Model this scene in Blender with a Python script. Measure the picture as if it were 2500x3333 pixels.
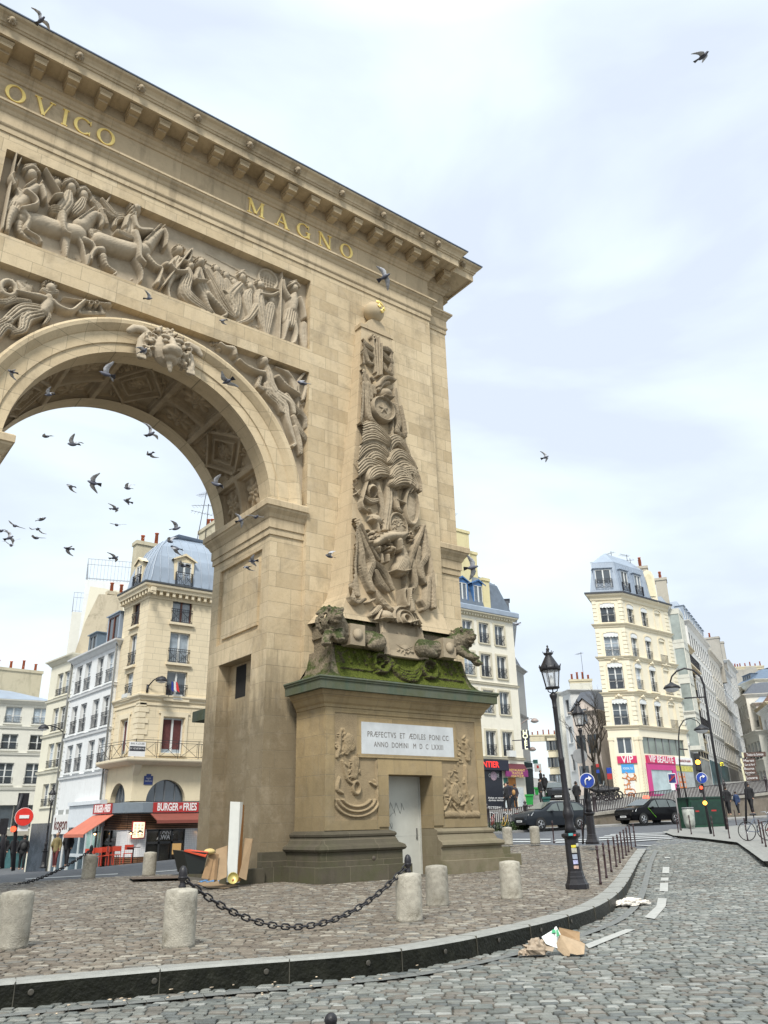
# built from survey measurements; sections: camera/sky/light, ground, arch, buildings, street furniture
import bpy,bmesh,math,random
import numpy as np
from mathutils import Vector,Matrix,noise as mnoise
from mathutils.geometry import delaunay_2d_cdt
random.seed(7);RNG=np.random.default_rng(7)
PI=math.pi
SC=bpy.context.scene
COL=SC.collection
for o in list(bpy.data.objects):bpy.data.objects.remove(o)
FPX=2551.825
CAM=np.array([-6.94,-19.95,1.34])
def _rot(a,b,c):
 ca,sa,cb,sb,cc,sc=math.cos(a),math.sin(a),math.cos(b),math.sin(b),math.cos(c),math.sin(c)
 Rz=np.array([[ca,sa,0],[-sa,ca,0],[0,0,1]]);B=np.array([[1,0,0],[0,0,-1],[0,1,0]])
 return np.array([[cc,-sc,0],[sc,cc,0],[0,0,1]])@np.array([[1,0,0],[0,cb,sb],[0,-sb,cb]])@B@Rz
MR=_rot(-0.64943418,0.37919464,-0.02193509)
cam_data=bpy.data.cameras.new('camera');cam=bpy.data.objects.new('camera',cam_data);COL.objects.link(cam)
cam_data.sensor_fit='HORIZONTAL';cam_data.sensor_width=36.0;cam_data.lens=36.0*FPX/2500.0
cam_data.clip_start=0.1;cam_data.clip_end=3000
m=Matrix.Identity(4)
for i in range(3):
 m[i][0]=MR[0][i];m[i][1]=-MR[1][i];m[i][2]=-MR[2][i];m[i][3]=CAM[i]
cam.matrix_world=m
SC.camera=cam
SUN_EL,SUN_AZ=math.radians(50),math.radians(226)
w=bpy.data.worlds.new('World');SC.world=w;w.use_nodes=True
nt=w.node_tree;nt.nodes.clear();N=nt.nodes.new;L=nt.links.new
sky=N('ShaderNodeTexSky');sky.sky_type='NISHITA';sky.sun_disc=False
sky.sun_elevation=SUN_EL;sky.sun_rotation=SUN_AZ;sky.air_density=1.2;sky.dust_density=3.0
b1=N('ShaderNodeBackground');b1.inputs[1].default_value=0.12;L(sky.outputs[0],b1.inputs[0])
tc=N('ShaderNodeTexCoord');mp=N('ShaderNodeMapping');mp.inputs['Scale'].default_value=(1.0,1.0,2.6);mp.inputs['Rotation'].default_value=(0.25,0.1,0.4)
L(tc.outputs['Generated'],mp.inputs[0])
n1=N('ShaderNodeTexNoise');n1.inputs['Scale'].default_value=2.1;n1.inputs['Detail'].default_value=9;n1.inputs['Roughness'].default_value=0.47;n1.inputs['Distortion'].default_value=0.35
L(mp.outputs[0],n1.inputs['Vector'])
cr=N('ShaderNodeValToRGB');e=cr.color_ramp.elements
e[0].position=0.38;e[0].color=(0.495,0.55,0.635,1);e[1].position=0.62;e[1].color=(0.665,0.725,0.745,1)
k=e.new(0.50);k.color=(0.585,0.66,0.71,1)
L(n1.outputs[0],cr.inputs[0])
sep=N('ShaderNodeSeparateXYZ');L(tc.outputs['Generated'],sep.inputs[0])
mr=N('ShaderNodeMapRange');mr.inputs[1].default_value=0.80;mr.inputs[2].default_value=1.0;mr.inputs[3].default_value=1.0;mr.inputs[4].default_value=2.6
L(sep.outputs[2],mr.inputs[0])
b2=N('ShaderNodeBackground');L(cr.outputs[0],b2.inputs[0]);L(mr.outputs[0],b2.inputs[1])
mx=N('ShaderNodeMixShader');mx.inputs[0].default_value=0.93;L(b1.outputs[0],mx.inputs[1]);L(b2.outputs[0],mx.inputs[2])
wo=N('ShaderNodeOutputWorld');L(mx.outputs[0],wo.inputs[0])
sd=bpy.data.lights.new('sun','SUN');sd.energy=2.5;sd.angle=math.radians(13);sd.color=(1.0,0.96,0.88)
so=bpy.data.objects.new('sun',sd);COL.objects.link(so)
sv=Vector((math.sin(SUN_AZ)*math.cos(SUN_EL),math.cos(SUN_AZ)*math.cos(SUN_EL),math.sin(SUN_EL)))
so.rotation_euler=sv.to_track_quat('Z','Y').to_euler()
SC.view_settings.view_transform='Standard';SC.view_settings.look='None';SC.view_settings.exposure=0.72;SC.view_settings.gamma=1.0
SC.render.engine='CYCLES'
def ray(u,v):return MR.T@np.array([u-1250.0,v-1666.5,FPX])
def onY(u,v,y=0.0):d=ray(u,v);return CAM+d*((y-CAM[1])/d[1])
def onX(u,v,x):d=ray(u,v);return CAM+d*((x-CAM[0])/d[0])
def onZ(u,v,z=0.0):d=ray(u,v);return CAM+d*((z-CAM[2])/d[2])
def atz(u,v,zc):return CAM+ray(u,v)*(zc/FPX)
def atd(u,v,D):d=ray(u,v);return CAM+d*(D/math.hypot(d[0],d[1]))
def onP(u,v,P,d2):
 d=ray(u,v);n=np.array([-d2[1],d2[0],0.0]);t=((np.array([P[0],P[1],0])-CAM)@n)/(d@n)
 Q=CAM+d*t;return float((Q[0]-P[0])*d2[0]+(Q[1]-P[1])*d2[1]),float(Q[2])
GP=[]
for x,y,z in[(-15,-30,0),(-12,-12,0),(-4,-10,0),(0,-25,-.02),(2,-10,0),(6,-9,0),(4.5,-2,0),(9,-2,0.02),(12,-1,.08),(-6,0,0),(0,3,0),(-5,8,.0),(3,5,.05),(17.8,4.8,.38),(29.6,12.7,.81),(39,12.6,.96),(7,27.2,-.63),(10.0,24.6,-.22),(2,14,-.05),(14,24,-.05),(5,40,-1.2),(-20,30,-1.3),(-40,10,-1.0),(12,-9,.05),(20,-15,.12),(35,-10,.5),(60,20,1.5),(90,30,2.2),(60,-10,1.1),(50,30,1.4),(26,26,.6),(0,70,-2.0),(60,80,1.5),(130,60,3),(130,-20,2.5),(-60,-40,-.8),(60,-60,.5)]:
 GP.append((x,y,z))
P_=atz(2434,2736,30.5);GP.append(tuple(P_))
P_=atz(2070,2755,29.0);GP.append(tuple(P_))
GP=np.array(GP)
def _tps(r2):return r2*np.log(r2+1e-9)*.5
_d2=((GP[:,None,:2]-GP[None,:,:2])**2).sum(-1);_n=len(GP)
_A=np.zeros((_n+3,_n+3));_A[:_n,:_n]=_tps(_d2)+np.eye(_n)*6.0;_A[:_n,_n]=1;_A[:_n,_n+1:]=GP[:,:2];_A[_n,:_n]=1;_A[_n+1:,:_n]=GP[:,:2].T
_w=np.linalg.solve(_A,np.concatenate([GP[:,2],np.zeros(3)]))
def Gv(xy):
 xy=np.asarray(xy,float).reshape(-1,2);out=np.empty(len(xy))
 for i in range(0,len(xy),20000):
  q=xy[i:i+20000];d2=((q[:,None,:]-GP[None,:,:2])**2).sum(-1)
  out[i:i+20000]=_tps(d2)@_w[:_n]+_w[_n]+q@_w[_n+1:]
 return out
def G(x,y):return float(Gv([[x,y]])[0])
def onG(u,v,dz=0.0):
 d=ray(u,v);d=d/math.hypot(d[0],d[1]);a,b=3.0,None
 t=3.0
 while t<220:
  P=CAM+d*t
  if P[2]<G(P[0],P[1])+dz:b=t;break
  a=t;t+=0.5 if t<40 else 2
 if b is None:return CAM+d*120
 for _ in range(24):
  c=(a+b)/2;P=CAM+d*c
  if P[2]<G(P[0],P[1])+dz:b=c
  else:a=c
 return CAM+d*b
WLOC={}
def setp(o,label=None,cat=None,group=None,kind=None,category=None):
 cat=cat or category
 if label:o['label']=label
 if cat:o['category']=cat
 if group:o['group']=group
 if kind:o['kind']=kind
 return o
def thing(name,label,cat,loc=(0,0,0),rz=0.0,group=None):
 o=bpy.data.objects.new(name,None);COL.objects.link(o);o.empty_display_size=.1
 o.location=loc;o.rotation_euler=(0,0,rz);WLOC[o.name]=Vector(loc)
 return setp(o,label,cat,group)
def copy_tree(o,parent=None):
 c=o.copy();COL.objects.link(c);c.parent=parent
 for ch in list(o.children):copy_tree(ch,c)
 if not parent:WLOC[c.name]=Vector(c.location)
 return c
class MB:
 def __init__(s):s.v=[];s.f=[];s.s=[]
 def add(s,vs,fs,smooth=False):
  b=len(s.v);s.v+=[tuple(map(float,p)) for p in vs];s.f+=[tuple(b+i for i in f) for f in fs];s.s+=[smooth]*len(fs);return s
 def box(s,x0,x1,y0,y1,z0,z1):
  return s.add([(x0,y0,z0),(x1,y0,z0),(x1,y1,z0),(x0,y1,z0),(x0,y0,z1),(x1,y0,z1),(x1,y1,z1),(x0,y1,z1)],[(0,3,2,1),(4,5,6,7),(0,1,5,4),(1,2,6,5),(2,3,7,6),(3,0,4,7)])
 def hexa(s,p8):return s.add(p8,[(0,3,2,1),(4,5,6,7),(0,1,5,4),(1,2,6,5),(2,3,7,6),(3,0,4,7)])
 def prism(s,poly,z0,z1,M=None):
  n=len(poly);vs=[(x,y,z0) for x,y in poly]+[(x,y,z1) for x,y in poly]
  if M:vs=[M(*p) for p in vs]
  return s.add(vs,[tuple(range(n))[::-1],tuple(range(n,2*n))]+[(i,(i+1)%n,n+(i+1)%n,n+i) for i in range(n)])
 def lathe(s,prof,n=24,c=(0,0,0),smooth=True,ax=None,ph=0.0,cap=True):
  b=[];fs=[]
  for r,z in prof:
   for i in range(n):
    a=2*PI*i/n+ph;b.append((r*math.cos(a),r*math.sin(a),z))
  k=len(prof)
  for j in range(k-1):
   for i in range(n):
    fs.append((j*n+i,j*n+(i+1)%n,(j+1)*n+(i+1)%n,(j+1)*n+i))
  if ax is not None:
   q=Vector((0,0,1)).rotation_difference(Vector(ax));b=[tuple(q@Vector(p)) for p in b]
  b=[(p[0]+c[0],p[1]+c[1],p[2]+c[2]) for p in b]
  s.add(b,fs,smooth)
  if cap:
   B=len(s.v)-len(b)
   s.f.append(tuple(B+i for i in range(n))[::-1]);s.s.append(False)
   s.f.append(tuple(B+(k-1)*n+i for i in range(n)));s.s.append(False)
  return s
 def tube(s,pts,r,n=8,smooth=True,closed=False):
  pts=[Vector(p) for p in pts];K=len(pts);rs=r if isinstance(r,(list,tuple)) else[r]*K
  vs=[];up=None
  for i,p in enumerate(pts):
   if closed:t=pts[(i+1)%K]-pts[i-1]
   else:t=pts[min(i+1,K-1)]-pts[max(i-1,0)]
   t.normalize()
   if up is None:up=Vector((0,0,1)) if abs(t.z)<.9 else Vector((1,0,0))
   a=t.cross(up)
   if a.length<1e-4:a=t.cross(Vector((.3,1,.2)))
   a.normalize();b=a.cross(t).normalized();up=b
   for j in range(n):
    an=2*PI*j/n;q=p+(a*math.cos(an)+b*math.sin(an))*rs[i];vs.append(tuple(q))
  fs=[]
  for i in range(K if closed else K-1):
   i2=(i+1)%K
   for j in range(n):fs.append((i*n+j,i2*n+j,i2*n+(j+1)%n,i*n+(j+1)%n))
  if not closed:fs+=[tuple(range(n)),tuple((K-1)*n+j for j in range(n))[::-1]]
  return s.add(vs,fs,smooth)
 def ell(s,c,r,n=12,m=8,q=None):
  r=(r,r,r) if isinstance(r,(int,float)) else r;vs=[];fs=[]
  for j in range(m+1):
   t=PI*j/m
   for i in range(n):
    a=2*PI*i/n;p=Vector((r[0]*math.sin(t)*math.cos(a),r[1]*math.sin(t)*math.sin(a),r[2]*math.cos(t)))
    if q is not None:p=q@p
    vs.append((p.x+c[0],p.y+c[1],p.z+c[2]))
  for j in range(m):
   for i in range(n):fs.append((j*n+i,(j+1)*n+i,(j+1)*n+(i+1)%n,j*n+(i+1)%n))
  return s.add(vs,fs,True)
 def bar(s,a,b,w,h=None):
  a=Vector(a);b=Vector(b);t=(b-a).normalized();h=h or w
  u=t.cross(Vector((0,0,1)));
  if u.length<1e-3:u=Vector((1,0,0))
  u.normalize();v=u.cross(t).normalized()
  P=lambda p,i,j:tuple(p+u*(w/2*i)+v*(h/2*j))
  return s.add([P(a,-1,-1),P(a,1,-1),P(a,1,1),P(a,-1,1),P(b,-1,-1),P(b,1,-1),P(b,1,1),P(b,-1,1)],[(0,3,2,1),(4,5,6,7),(0,1,5,4),(1,2,6,5),(2,3,7,6),(3,0,4,7)])
 def join(s,o,M=None):
  vs=o.v if M is None else[tuple(M@Vector(p)) for p in o.v]
  b=len(s.v);s.v+=vs;s.f+=[tuple(b+i for i in f) for f in o.f];s.s+=o.s;return s
 def mesh(s,name,mat,off=None):
  me=bpy.data.meshes.new(name)
  vs=s.v if off is None else[(p[0]-off[0],p[1]-off[1],p[2]-off[2]) for p in s.v]
  me.from_pydata(vs,[],s.f);me.polygons.foreach_set('use_smooth',s.s)
  if mat:me.materials.append(mat)
  me.update();return me
def wl(o):
 v=Vector((0,0,0));p=o
 while p is not None:v=v+Vector(p.location);p=p.parent
 return v
SPLIT={'window_surround','window_trim','quoin','pier','niche_opening','frame','rear_pedestal','rear_ledge','rustication','pilaster','curtain','blind_window','blind_balcony','lambrequin','carved_keystone','graffiti','door_frame','tiled_wall','shop_opening','shop_glass','side_window','front_window','foot_stone','base','upper_slats','slats','slat_backing','entresol_window','drainpipe','wheel_arch','pavement_kerb','planter','inscription','window_lettering','lettering','chimney_pot','cornice_bracket','dentil','shop_window','shop_window_frame'}
def islands(mb,gap):
 n=len(mb.v);par=list(range(n))
 def fd(a):
  while par[a]!=a:par[a]=par[par[a]];a=par[a]
  return a
 for f in mb.f:
  r=fd(f[0])
  for i in f[1:]:par[fd(i)]=r
 V=np.array(mb.v);root=np.array([fd(i) for i in range(n)]);ks=np.unique(root);bb=[(V[root==k].min(0)-gap,V[root==k].max(0)+gap) for k in ks];g=list(range(len(ks)))
 def fg(a):
  while g[a]!=a:a=g[a]
  return a
 for i in range(len(ks)):
  for j in range(i+1,len(ks)):
   if(bb[i][0]<=bb[j][1]).all() and(bb[j][0]<=bb[i][1]).all():g[fg(j)]=fg(i)
 lab={int(k):fg(i) for i,k in enumerate(ks)};out={}
 for f,s in zip(mb.f,mb.s):out.setdefault(lab[int(root[f[0]])],[]).append((f,s))
 res=[]
 for fs in out.values():
  ids=sorted({i for f,_ in fs for i in f});m={i:k for k,i in enumerate(ids)};q=MB();q.v=[mb.v[i] for i in ids];q.f=[tuple(m[i] for i in f) for f,_ in fs];q.s=[s for _,s in fs];res.append(q)
 return res
def part(name,mb,mat,parent=None,world=True,**kw):
 if isinstance(mb,MB) and name in SPLIT and len(mb.v)<9000 and mb.v:
  L_=islands(mb,.09 if name not in('inscription','lettering','window_lettering') else.035)
  if 1<len(L_)<=95:
   os_=[part1(name,q,mat,parent,world,**kw) for q in L_];return os_[0]
 return part1(name,mb,mat,parent,world,**kw)
def part1(name,mb,mat,parent=None,world=True,**kw):
 off=wl(parent) if(parent is not None and world) else None
 me=mb.mesh(name,mat,off) if isinstance(mb,MB) else mb
 o=bpy.data.objects.new(name,me);COL.objects.link(o)
 if parent is not None:o.parent=parent
 setp(o,**kw);return o
def struct(name,mb,mat):return part(name,mb,mat,None,kind='structure')
def text_mb(txt,size,ext=0.01,align='CENTER',space=1.0,shear=0.0,bold=0.0,res=3):
 c=bpy.data.curves.new('t','FONT');c.body=txt;c.size=size;c.extrude=ext;c.align_x=align;c.align_y='CENTER';c.resolution_u=res
 c.space_character=space;c.shear=shear;c.offset=bold;c.space_line=.85
 o=bpy.data.objects.new('t',c);COL.objects.link(o);dg=bpy.context.evaluated_depsgraph_get();me=bpy.data.meshes.new_from_object(o.evaluated_get(dg))
 mb=MB();mb.add([v.co[:] for v in me.vertices],[p.vertices[:] for p in me.polygons])
 bpy.data.objects.remove(o);bpy.data.curves.remove(c);bpy.data.meshes.remove(me);return mb
def place2(mb,O,ax,up=(0,0,1)):
 ax=Vector(ax).normalized();up=Vector(up).normalized();n=ax.cross(up)
 M=Matrix(((ax.x,up.x,n.x,O[0]),(ax.y,up.y,n.y,O[1]),(ax.z,up.z,n.z,O[2]),(0,0,0,1)))
 r=MB();r.join(mb,M);return r
MATS={}
def _new(name):
 m=bpy.data.materials.new(name);m.use_nodes=True;nt=m.node_tree;b=nt.nodes['Principled BSDF'];return m,nt,b
def mat(name,col,rough=.6,var=.12,scale=6.0,bump=0.0,metal=0.0,emit=None,es=1.0,spec=None,obj=False,dirt=0.0,dcol=(.05,.05,.04),objvar=0.0,bscale=None):
 if name in MATS:return MATS[name]
 m,nt,b=_new(name);N=nt.nodes.new;L=nt.links.new
 b.inputs['Roughness'].default_value=rough;b.inputs['Metallic'].default_value=metal
 if spec is not None:b.inputs['Specular IOR Level'].default_value=spec
 tc=N('ShaderNodeTexCoord');no=N('ShaderNodeTexNoise');no.inputs['Scale'].default_value=scale;no.inputs['Detail'].default_value=6;no.inputs['Roughness'].default_value=.6
 L(tc.outputs['Object'],no.inputs['Vector'])
 hs=N('ShaderNodeHueSaturation');hs.inputs['Color'].default_value=(*col,1)
 mr=N('ShaderNodeMapRange');mr.inputs[1].default_value=.25;mr.inputs[2].default_value=.75;mr.inputs[3].default_value=1-var;mr.inputs[4].default_value=1+var
 L(no.outputs[0],mr.inputs[0]);val=mr.outputs[0]
 if objvar:
  oi=N('ShaderNodeObjectInfo');m2=N('ShaderNodeMapRange');m2.inputs[3].default_value=1-objvar;m2.inputs[4].default_value=1+objvar;L(oi.outputs['Random'],m2.inputs[0])
  mm=N('ShaderNodeMath');mm.operation='MULTIPLY';L(val,mm.inputs[0]);L(m2.outputs[0],mm.inputs[1]);val=mm.outputs[0]
 L(val,hs.inputs['Value']);out=hs.outputs[0]
 if dirt:
  n2=N('ShaderNodeTexNoise');n2.inputs['Scale'].default_value=scale*.45;n2.inputs['Detail'].default_value=8;n2.inputs['Roughness'].default_value=.7
  L(tc.outputs['Object'],n2.inputs['Vector']);r=N('ShaderNodeMapRange');r.inputs[1].default_value=.5;r.inputs[2].default_value=.72;r.inputs[4].default_value=dirt;L(n2.outputs[0],r.inputs[0])
  x=N('ShaderNodeMix');x.data_type='RGBA';L(r.outputs[0],x.inputs[0]);L(out,x.inputs[6]);x.inputs[7].default_value=(*dcol,1);out=x.outputs[2]
 L(out,b.inputs['Base Color'])
 if bump:
  nb=N('ShaderNodeTexNoise');nb.inputs['Scale'].default_value=bscale or scale*6;nb.inputs['Detail'].default_value=5;L(tc.outputs['Object'],nb.inputs['Vector'])
  bp=N('ShaderNodeBump');bp.inputs['Strength'].default_value=bump;bp.inputs['Distance'].default_value=.02;L(nb.outputs[0],bp.inputs['Height']);L(bp.outputs[0],b.inputs['Normal'])
 if emit:b.inputs['Emission Color'].default_value=(*emit,1);b.inputs['Emission Strength'].default_value=es
 MATS[name]=m;return m
def boxmap(nt):
 N=nt.nodes.new;L=nt.links.new
 g=N('ShaderNodeNewGeometry');sp=N('ShaderNodeSeparateXYZ');L(g.outputs['Position'],sp.inputs[0]);sn=N('ShaderNodeSeparateXYZ');L(g.outputs['True Normal'],sn.inputs[0])
 ax=N('ShaderNodeMath');ax.operation='ABSOLUTE';L(sn.outputs[0],ax.inputs[0]);ay=N('ShaderNodeMath');ay.operation='ABSOLUTE';L(sn.outputs[1],ay.inputs[0])
 gt=N('ShaderNodeMath');gt.operation='GREATER_THAN';L(ax.outputs[0],gt.inputs[0]);L(ay.outputs[0],gt.inputs[1])
 mu=N('ShaderNodeMix');L(gt.outputs[0],mu.inputs[0]);L(sp.outputs[0],mu.inputs[2]);L(sp.outputs[1],mu.inputs[3])
 cb=N('ShaderNodeCombineXYZ');L(mu.outputs[0],cb.inputs[0]);L(sp.outputs[2],cb.inputs[1]);return cb.outputs[0],g.outputs['Position'],sp.outputs[2]
def stone(name,c1,c2,mortar=(.2,.17,.12),bw=1.1,rh=.48,ms=.006,stain=.5,scol=(.13,.10,.065),streak=.35,green=0.0,gz=None,bump=.5,low=None,blockvar=1.0,patch=0.0):
 if name in MATS:return MATS[name]
 m,nt,b=_new(name);N=nt.nodes.new;L=nt.links.new;uv,pos,zz=boxmap(nt)
 b.inputs['Roughness'].default_value=.85;b.inputs['Specular IOR Level'].default_value=.25
 def mix(f,a,c,bt='MIX'):
  x=N('ShaderNodeMix');x.data_type='RGBA';x.blend_type=bt
  for v,i in((f,0),(a,6),(c,7)):
   if hasattr(v,'is_linked'):L(v,x.inputs[i])
   else:x.inputs[i].default_value=v if i==0 else(*v,1)
  return x.outputs[2]
 def noise(vec,s,d=6,r=.6,dist=0):
  n=N('ShaderNodeTexNoise');n.inputs['Scale'].default_value=s;n.inputs['Detail'].default_value=d;n.inputs['Roughness'].default_value=r;n.inputs['Distortion'].default_value=dist;L(vec,n.inputs['Vector']);return n.outputs[0]
 def rng(v,a,c,o0=0.,o1=1.):
  r=N('ShaderNodeMapRange');r.inputs[1].default_value=a;r.inputs[2].default_value=c;r.inputs[3].default_value=o0;r.inputs[4].default_value=o1;L(v,r.inputs[0]);return r.outputs[0]
 br=N('ShaderNodeTexBrick');br.inputs['Scale'].default_value=1;br.inputs['Brick Width'].default_value=bw;br.inputs['Row Height'].default_value=rh;br.inputs['Mortar Size'].default_value=ms;br.inputs['Mortar Smooth'].default_value=.3
 br.offset=.5;br.offset_frequency=2;br.squash=.75;br.squash_frequency=3;br.inputs['Bias'].default_value=0
 br.inputs['Color1'].default_value=(0,0,0,1);br.inputs['Color2'].default_value=(1,1,1,1);br.inputs['Mortar'].default_value=(.5,.5,.5,1)
 L(uv,br.inputs['Vector'])
 big=noise(pos,.35,5,.55);fine=noise(pos,5.,8,.7)
 blk=rng(br.outputs[0],0,1,.5-.5*blockvar,.5+.5*blockvar);x1=N('ShaderNodeMath');x1.operation='MULTIPLY_ADD';L(blk,x1.inputs[0]);x1.inputs[1].default_value=.62;L(rng(big,.3,.7,0,.45),x1.inputs[2])
 col=mix(x1.outputs[0],c1,c2);col=mix(rng(fine,.2,.8,.0,.35),col,tuple(c*1.25 for c in c1));
 mp=N('ShaderNodeMapping');mp.inputs['Scale'].default_value=(1.6,.22,1);L(uv,mp.inputs[0])
 sk=noise(mp.outputs[0],1.5,6,.65)
 col=mix(rng(sk,.52,.8,0,streak),col,scol)
 st=noise(pos,.8,9,.72,.6);col=mix(rng(st,.52,.74,0,stain),col,scol)
 pit=noise(pos,26,3,.6);col=mix(rng(pit,.60,.72,0,.35),col,scol)
 if low is not None:
  hz,lc,la=low;n5=noise(mp.outputs[0],.9,7,.7,.5)
  a1=N('ShaderNodeMath');a1.operation='MULTIPLY_ADD';L(n5,a1.inputs[0]);a1.inputs[1].default_value=hz*1.1;a1.inputs[2].default_value=hz*.45
  a2=N('ShaderNodeMath');a2.operation='SUBTRACT';L(a1.outputs[0],a2.inputs[0]);L(zz,a2.inputs[1])
  col=mix(rng(a2.outputs[0],-hz*.12,hz*.25,0,la),col,lc)
 if patch:
  pn=noise(pos,1.6,9,.72,.2);col=mix(rng(pn,.50,.66,0,patch*.8),col,tuple(q*.62+.13 for q in c1));pn=noise(pos,1.0,9,.74,.3);col=mix(rng(pn,.52,.64,0,patch*1.3),col,tuple(q*.42 for q in c1))
  b3=N('ShaderNodeTexBrick');b3.inputs['Scale'].default_value=1;b3.inputs['Brick Width'].default_value=bw*1.0;b3.inputs['Row Height'].default_value=rh;b3.inputs['Mortar Size'].default_value=0;b3.offset=.5;b3.squash=.75;b3.squash_frequency=3;b3.inputs['Color1'].default_value=(0,0,0,1);b3.inputs['Color2'].default_value=(1,1,1,1);b3.inputs['Bias'].default_value=-.35;L(uv,b3.inputs['Vector']);col=mix(rng(b3.outputs[0],.55,.9,0,.55),col,tuple(q*.5 for q in c1))
 if green:
  n4=noise(pos,1.3,8,.7,.3);g1=rng(n4,.42,.62,0,green)
  if gz is not None:
   k=N('ShaderNodeMath');k.operation='MULTIPLY';L(g1,k.inputs[0]);L(rng(zz,gz[0],gz[1],1,0),k.inputs[1]);g1=k.outputs[0]
  col=mix(g1,col,(.075,.085,.03))
 col=mix(rng(br.outputs['Fac'],0,1,0,.75),col,mortar)
 L(col,b.inputs['Base Color'])
 h=N('ShaderNodeMath');h.operation='MULTIPLY_ADD';L(br.outputs['Fac'],h.inputs[0]);h.inputs[1].default_value=-1.0;L(fine,h.inputs[2])
 bp=N('ShaderNodeBump');bp.inputs['Strength'].default_value=bump;bp.inputs['Distance'].default_value=.02;L(h.outputs[0],bp.inputs['Height']);L(bp.outputs[0],b.inputs['Normal'])
 MATS[name]=m;return m
def poly_mb(poly,zf,step=1.5,skirt=None):
 P=np.array(poly,float);x0,y0=P.min(0);x1,y1=P.max(0)
 def inside(q):
  c=np.zeros(len(q),bool);j=len(P)-1
  for i in range(len(P)):
   a,b=P[i],P[j];cond=((a[1]>q[:,1])!=(b[1]>q[:,1]))&(q[:,0]<(b[0]-a[0])*(q[:,1]-a[1])/(b[1]-a[1]+1e-12)+a[0]);c^=cond;j=i
  return c
 gx,gy=np.meshgrid(np.arange(x0+step/2,x1,step),np.arange(y0+step/2,y1,step));q=np.stack([gx.ravel(),gy.ravel()],1)
 q=q[inside(q)]
 ring=[]
 for i in range(len(P)):
  a,b=P[i],P[(i+1)%len(P)];k=max(1,int(np.hypot(*(b-a))/step))
  for t in range(k):ring.append(a+(b-a)*t/k)
 n=len(ring);pts=[Vector(p) for p in ring]+[Vector(p) for p in q]
 vs,es,fs,*_=delaunay_2d_cdt(pts,[(i,(i+1)%n) for i in range(n)],[tuple(range(n))],1,1e-5)
 xy=np.array([v[:] for v in vs]);z=zf(xy);mb=MB();mb.add([(xy[i][0],xy[i][1],z[i]) for i in range(len(xy))],[tuple(f) for f in fs],True)
 if skirt:
  r=[tuple(p) for p in ring];zz=zf(np.array(r));m=len(r)
  mb.add([(r[i][0],r[i][1],zz[i]) for i in range(m)]+[(r[i][0],r[i][1],zz[i]-skirt) for i in range(m)],[(i,m+i,m+(i+1)%m,(i+1)%m) for i in range(m)])
 return mb
def smooth_poly(pts,n=6):
 P=[Vector((p[0],p[1])) for p in pts];out=[]
 for i in range(len(P)-1):
  p0,p1,p2,p3=P[max(i-1,0)],P[i],P[i+1],P[min(i+2,len(P)-1)]
  for k in range(n):
   t=k/n;q=.5*((2*p1)+(p2-p0)*t+(2*p0-5*p1+4*p2-p3)*t*t+(3*p1-p0-3*p2+p3)*t**3);out.append((q.x,q.y))
 out.append((P[-1].x,P[-1].y));return out
KF=[(-9.5,-9.3),(-7.4,-10.2)]+[tuple(onG(*p)[:2]) for p in[(0,3205),(650,3149),(1300,3094),(1700,3019),(1859,2978),(1950,2946),(2009,2908),(2040,2872),(2060,2838),(2080,2800),(2104,2763)]]
KF=smooth_poly(KF,5)
def offs(poly,d):
 out=[]
 for i,p in enumerate(poly):
  a=poly[max(i-1,0)];b=poly[min(i+1,len(poly)-1)];t=Vector((b[0]-a[0],b[1]-a[1])).normalized();out.append((p[0]-t.y*d,p[1]+t.x*d))
 return out
KB=offs(KF,.30)
KEND=KF[-1]
kfa=np.array(KF)
def ramp(xy):
 d=np.hypot(xy[:,0]-KEND[0],xy[:,1]-KEND[1]);t=np.clip((d-1.0)/14.0,0,1);t=t*t*(3-2*t)
 s=((xy[:,0]-KEND[0])*.75+(xy[:,1]-KEND[1])*.66)>0
 return np.where(s,0.0,t)
RD=lambda xy:Gv(xy)-.045-.155*ramp(np.asarray(xy))
ASPH=mat('asphalt',(.085,.09,.10),.8,.22,1.4,.5,dirt=.35,dcol=(.16,.16,.165),bscale=60)
far=poly_mb([(-420,-300),(600,-300),(600,500),(-420,500)],lambda q:np.where(np.hypot(q[:,0]-20,q[:,1]-10)>150,-3.0,0)*1.0+np.where(np.hypot(q[:,0]-20,q[:,1]-10)>150,0,Gv(q)-.32),12)
struct('ground',far,mat('ground_dust',(.16,.15,.14),.9,.2,.5))
PLB=[tuple(onG(*p)[:2]) for p in[(2104,2763),(2046,2752),(1960,2751),(1840,2752),(1740,2747),(1640,2749)]]
PLL=[(11.5,7.0),(8.5,7.6)]+[tuple(onG(*p)[:2]) for p in[(640,2843),(480,2848),(250,2860),(0,2874)]]+[(-9,6.0),(-14,3.0),(-14,-8)]
asph=poly_mb([(-60,2),(-14,3),(-9,4.5),(8,6),(17,3.0),tuple(onG(2046,2756)[:2]),tuple(onG(2104,2764)[:2]),tuple(onG(2215,2740)[:2]),(50,0),(60,-8),(140,-8),(140,40),(60,40),(20,70),(-60,70)],lambda q:Gv(q)-.045,2.5)
struct('road',asph,ASPH)
SETTM=None
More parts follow.
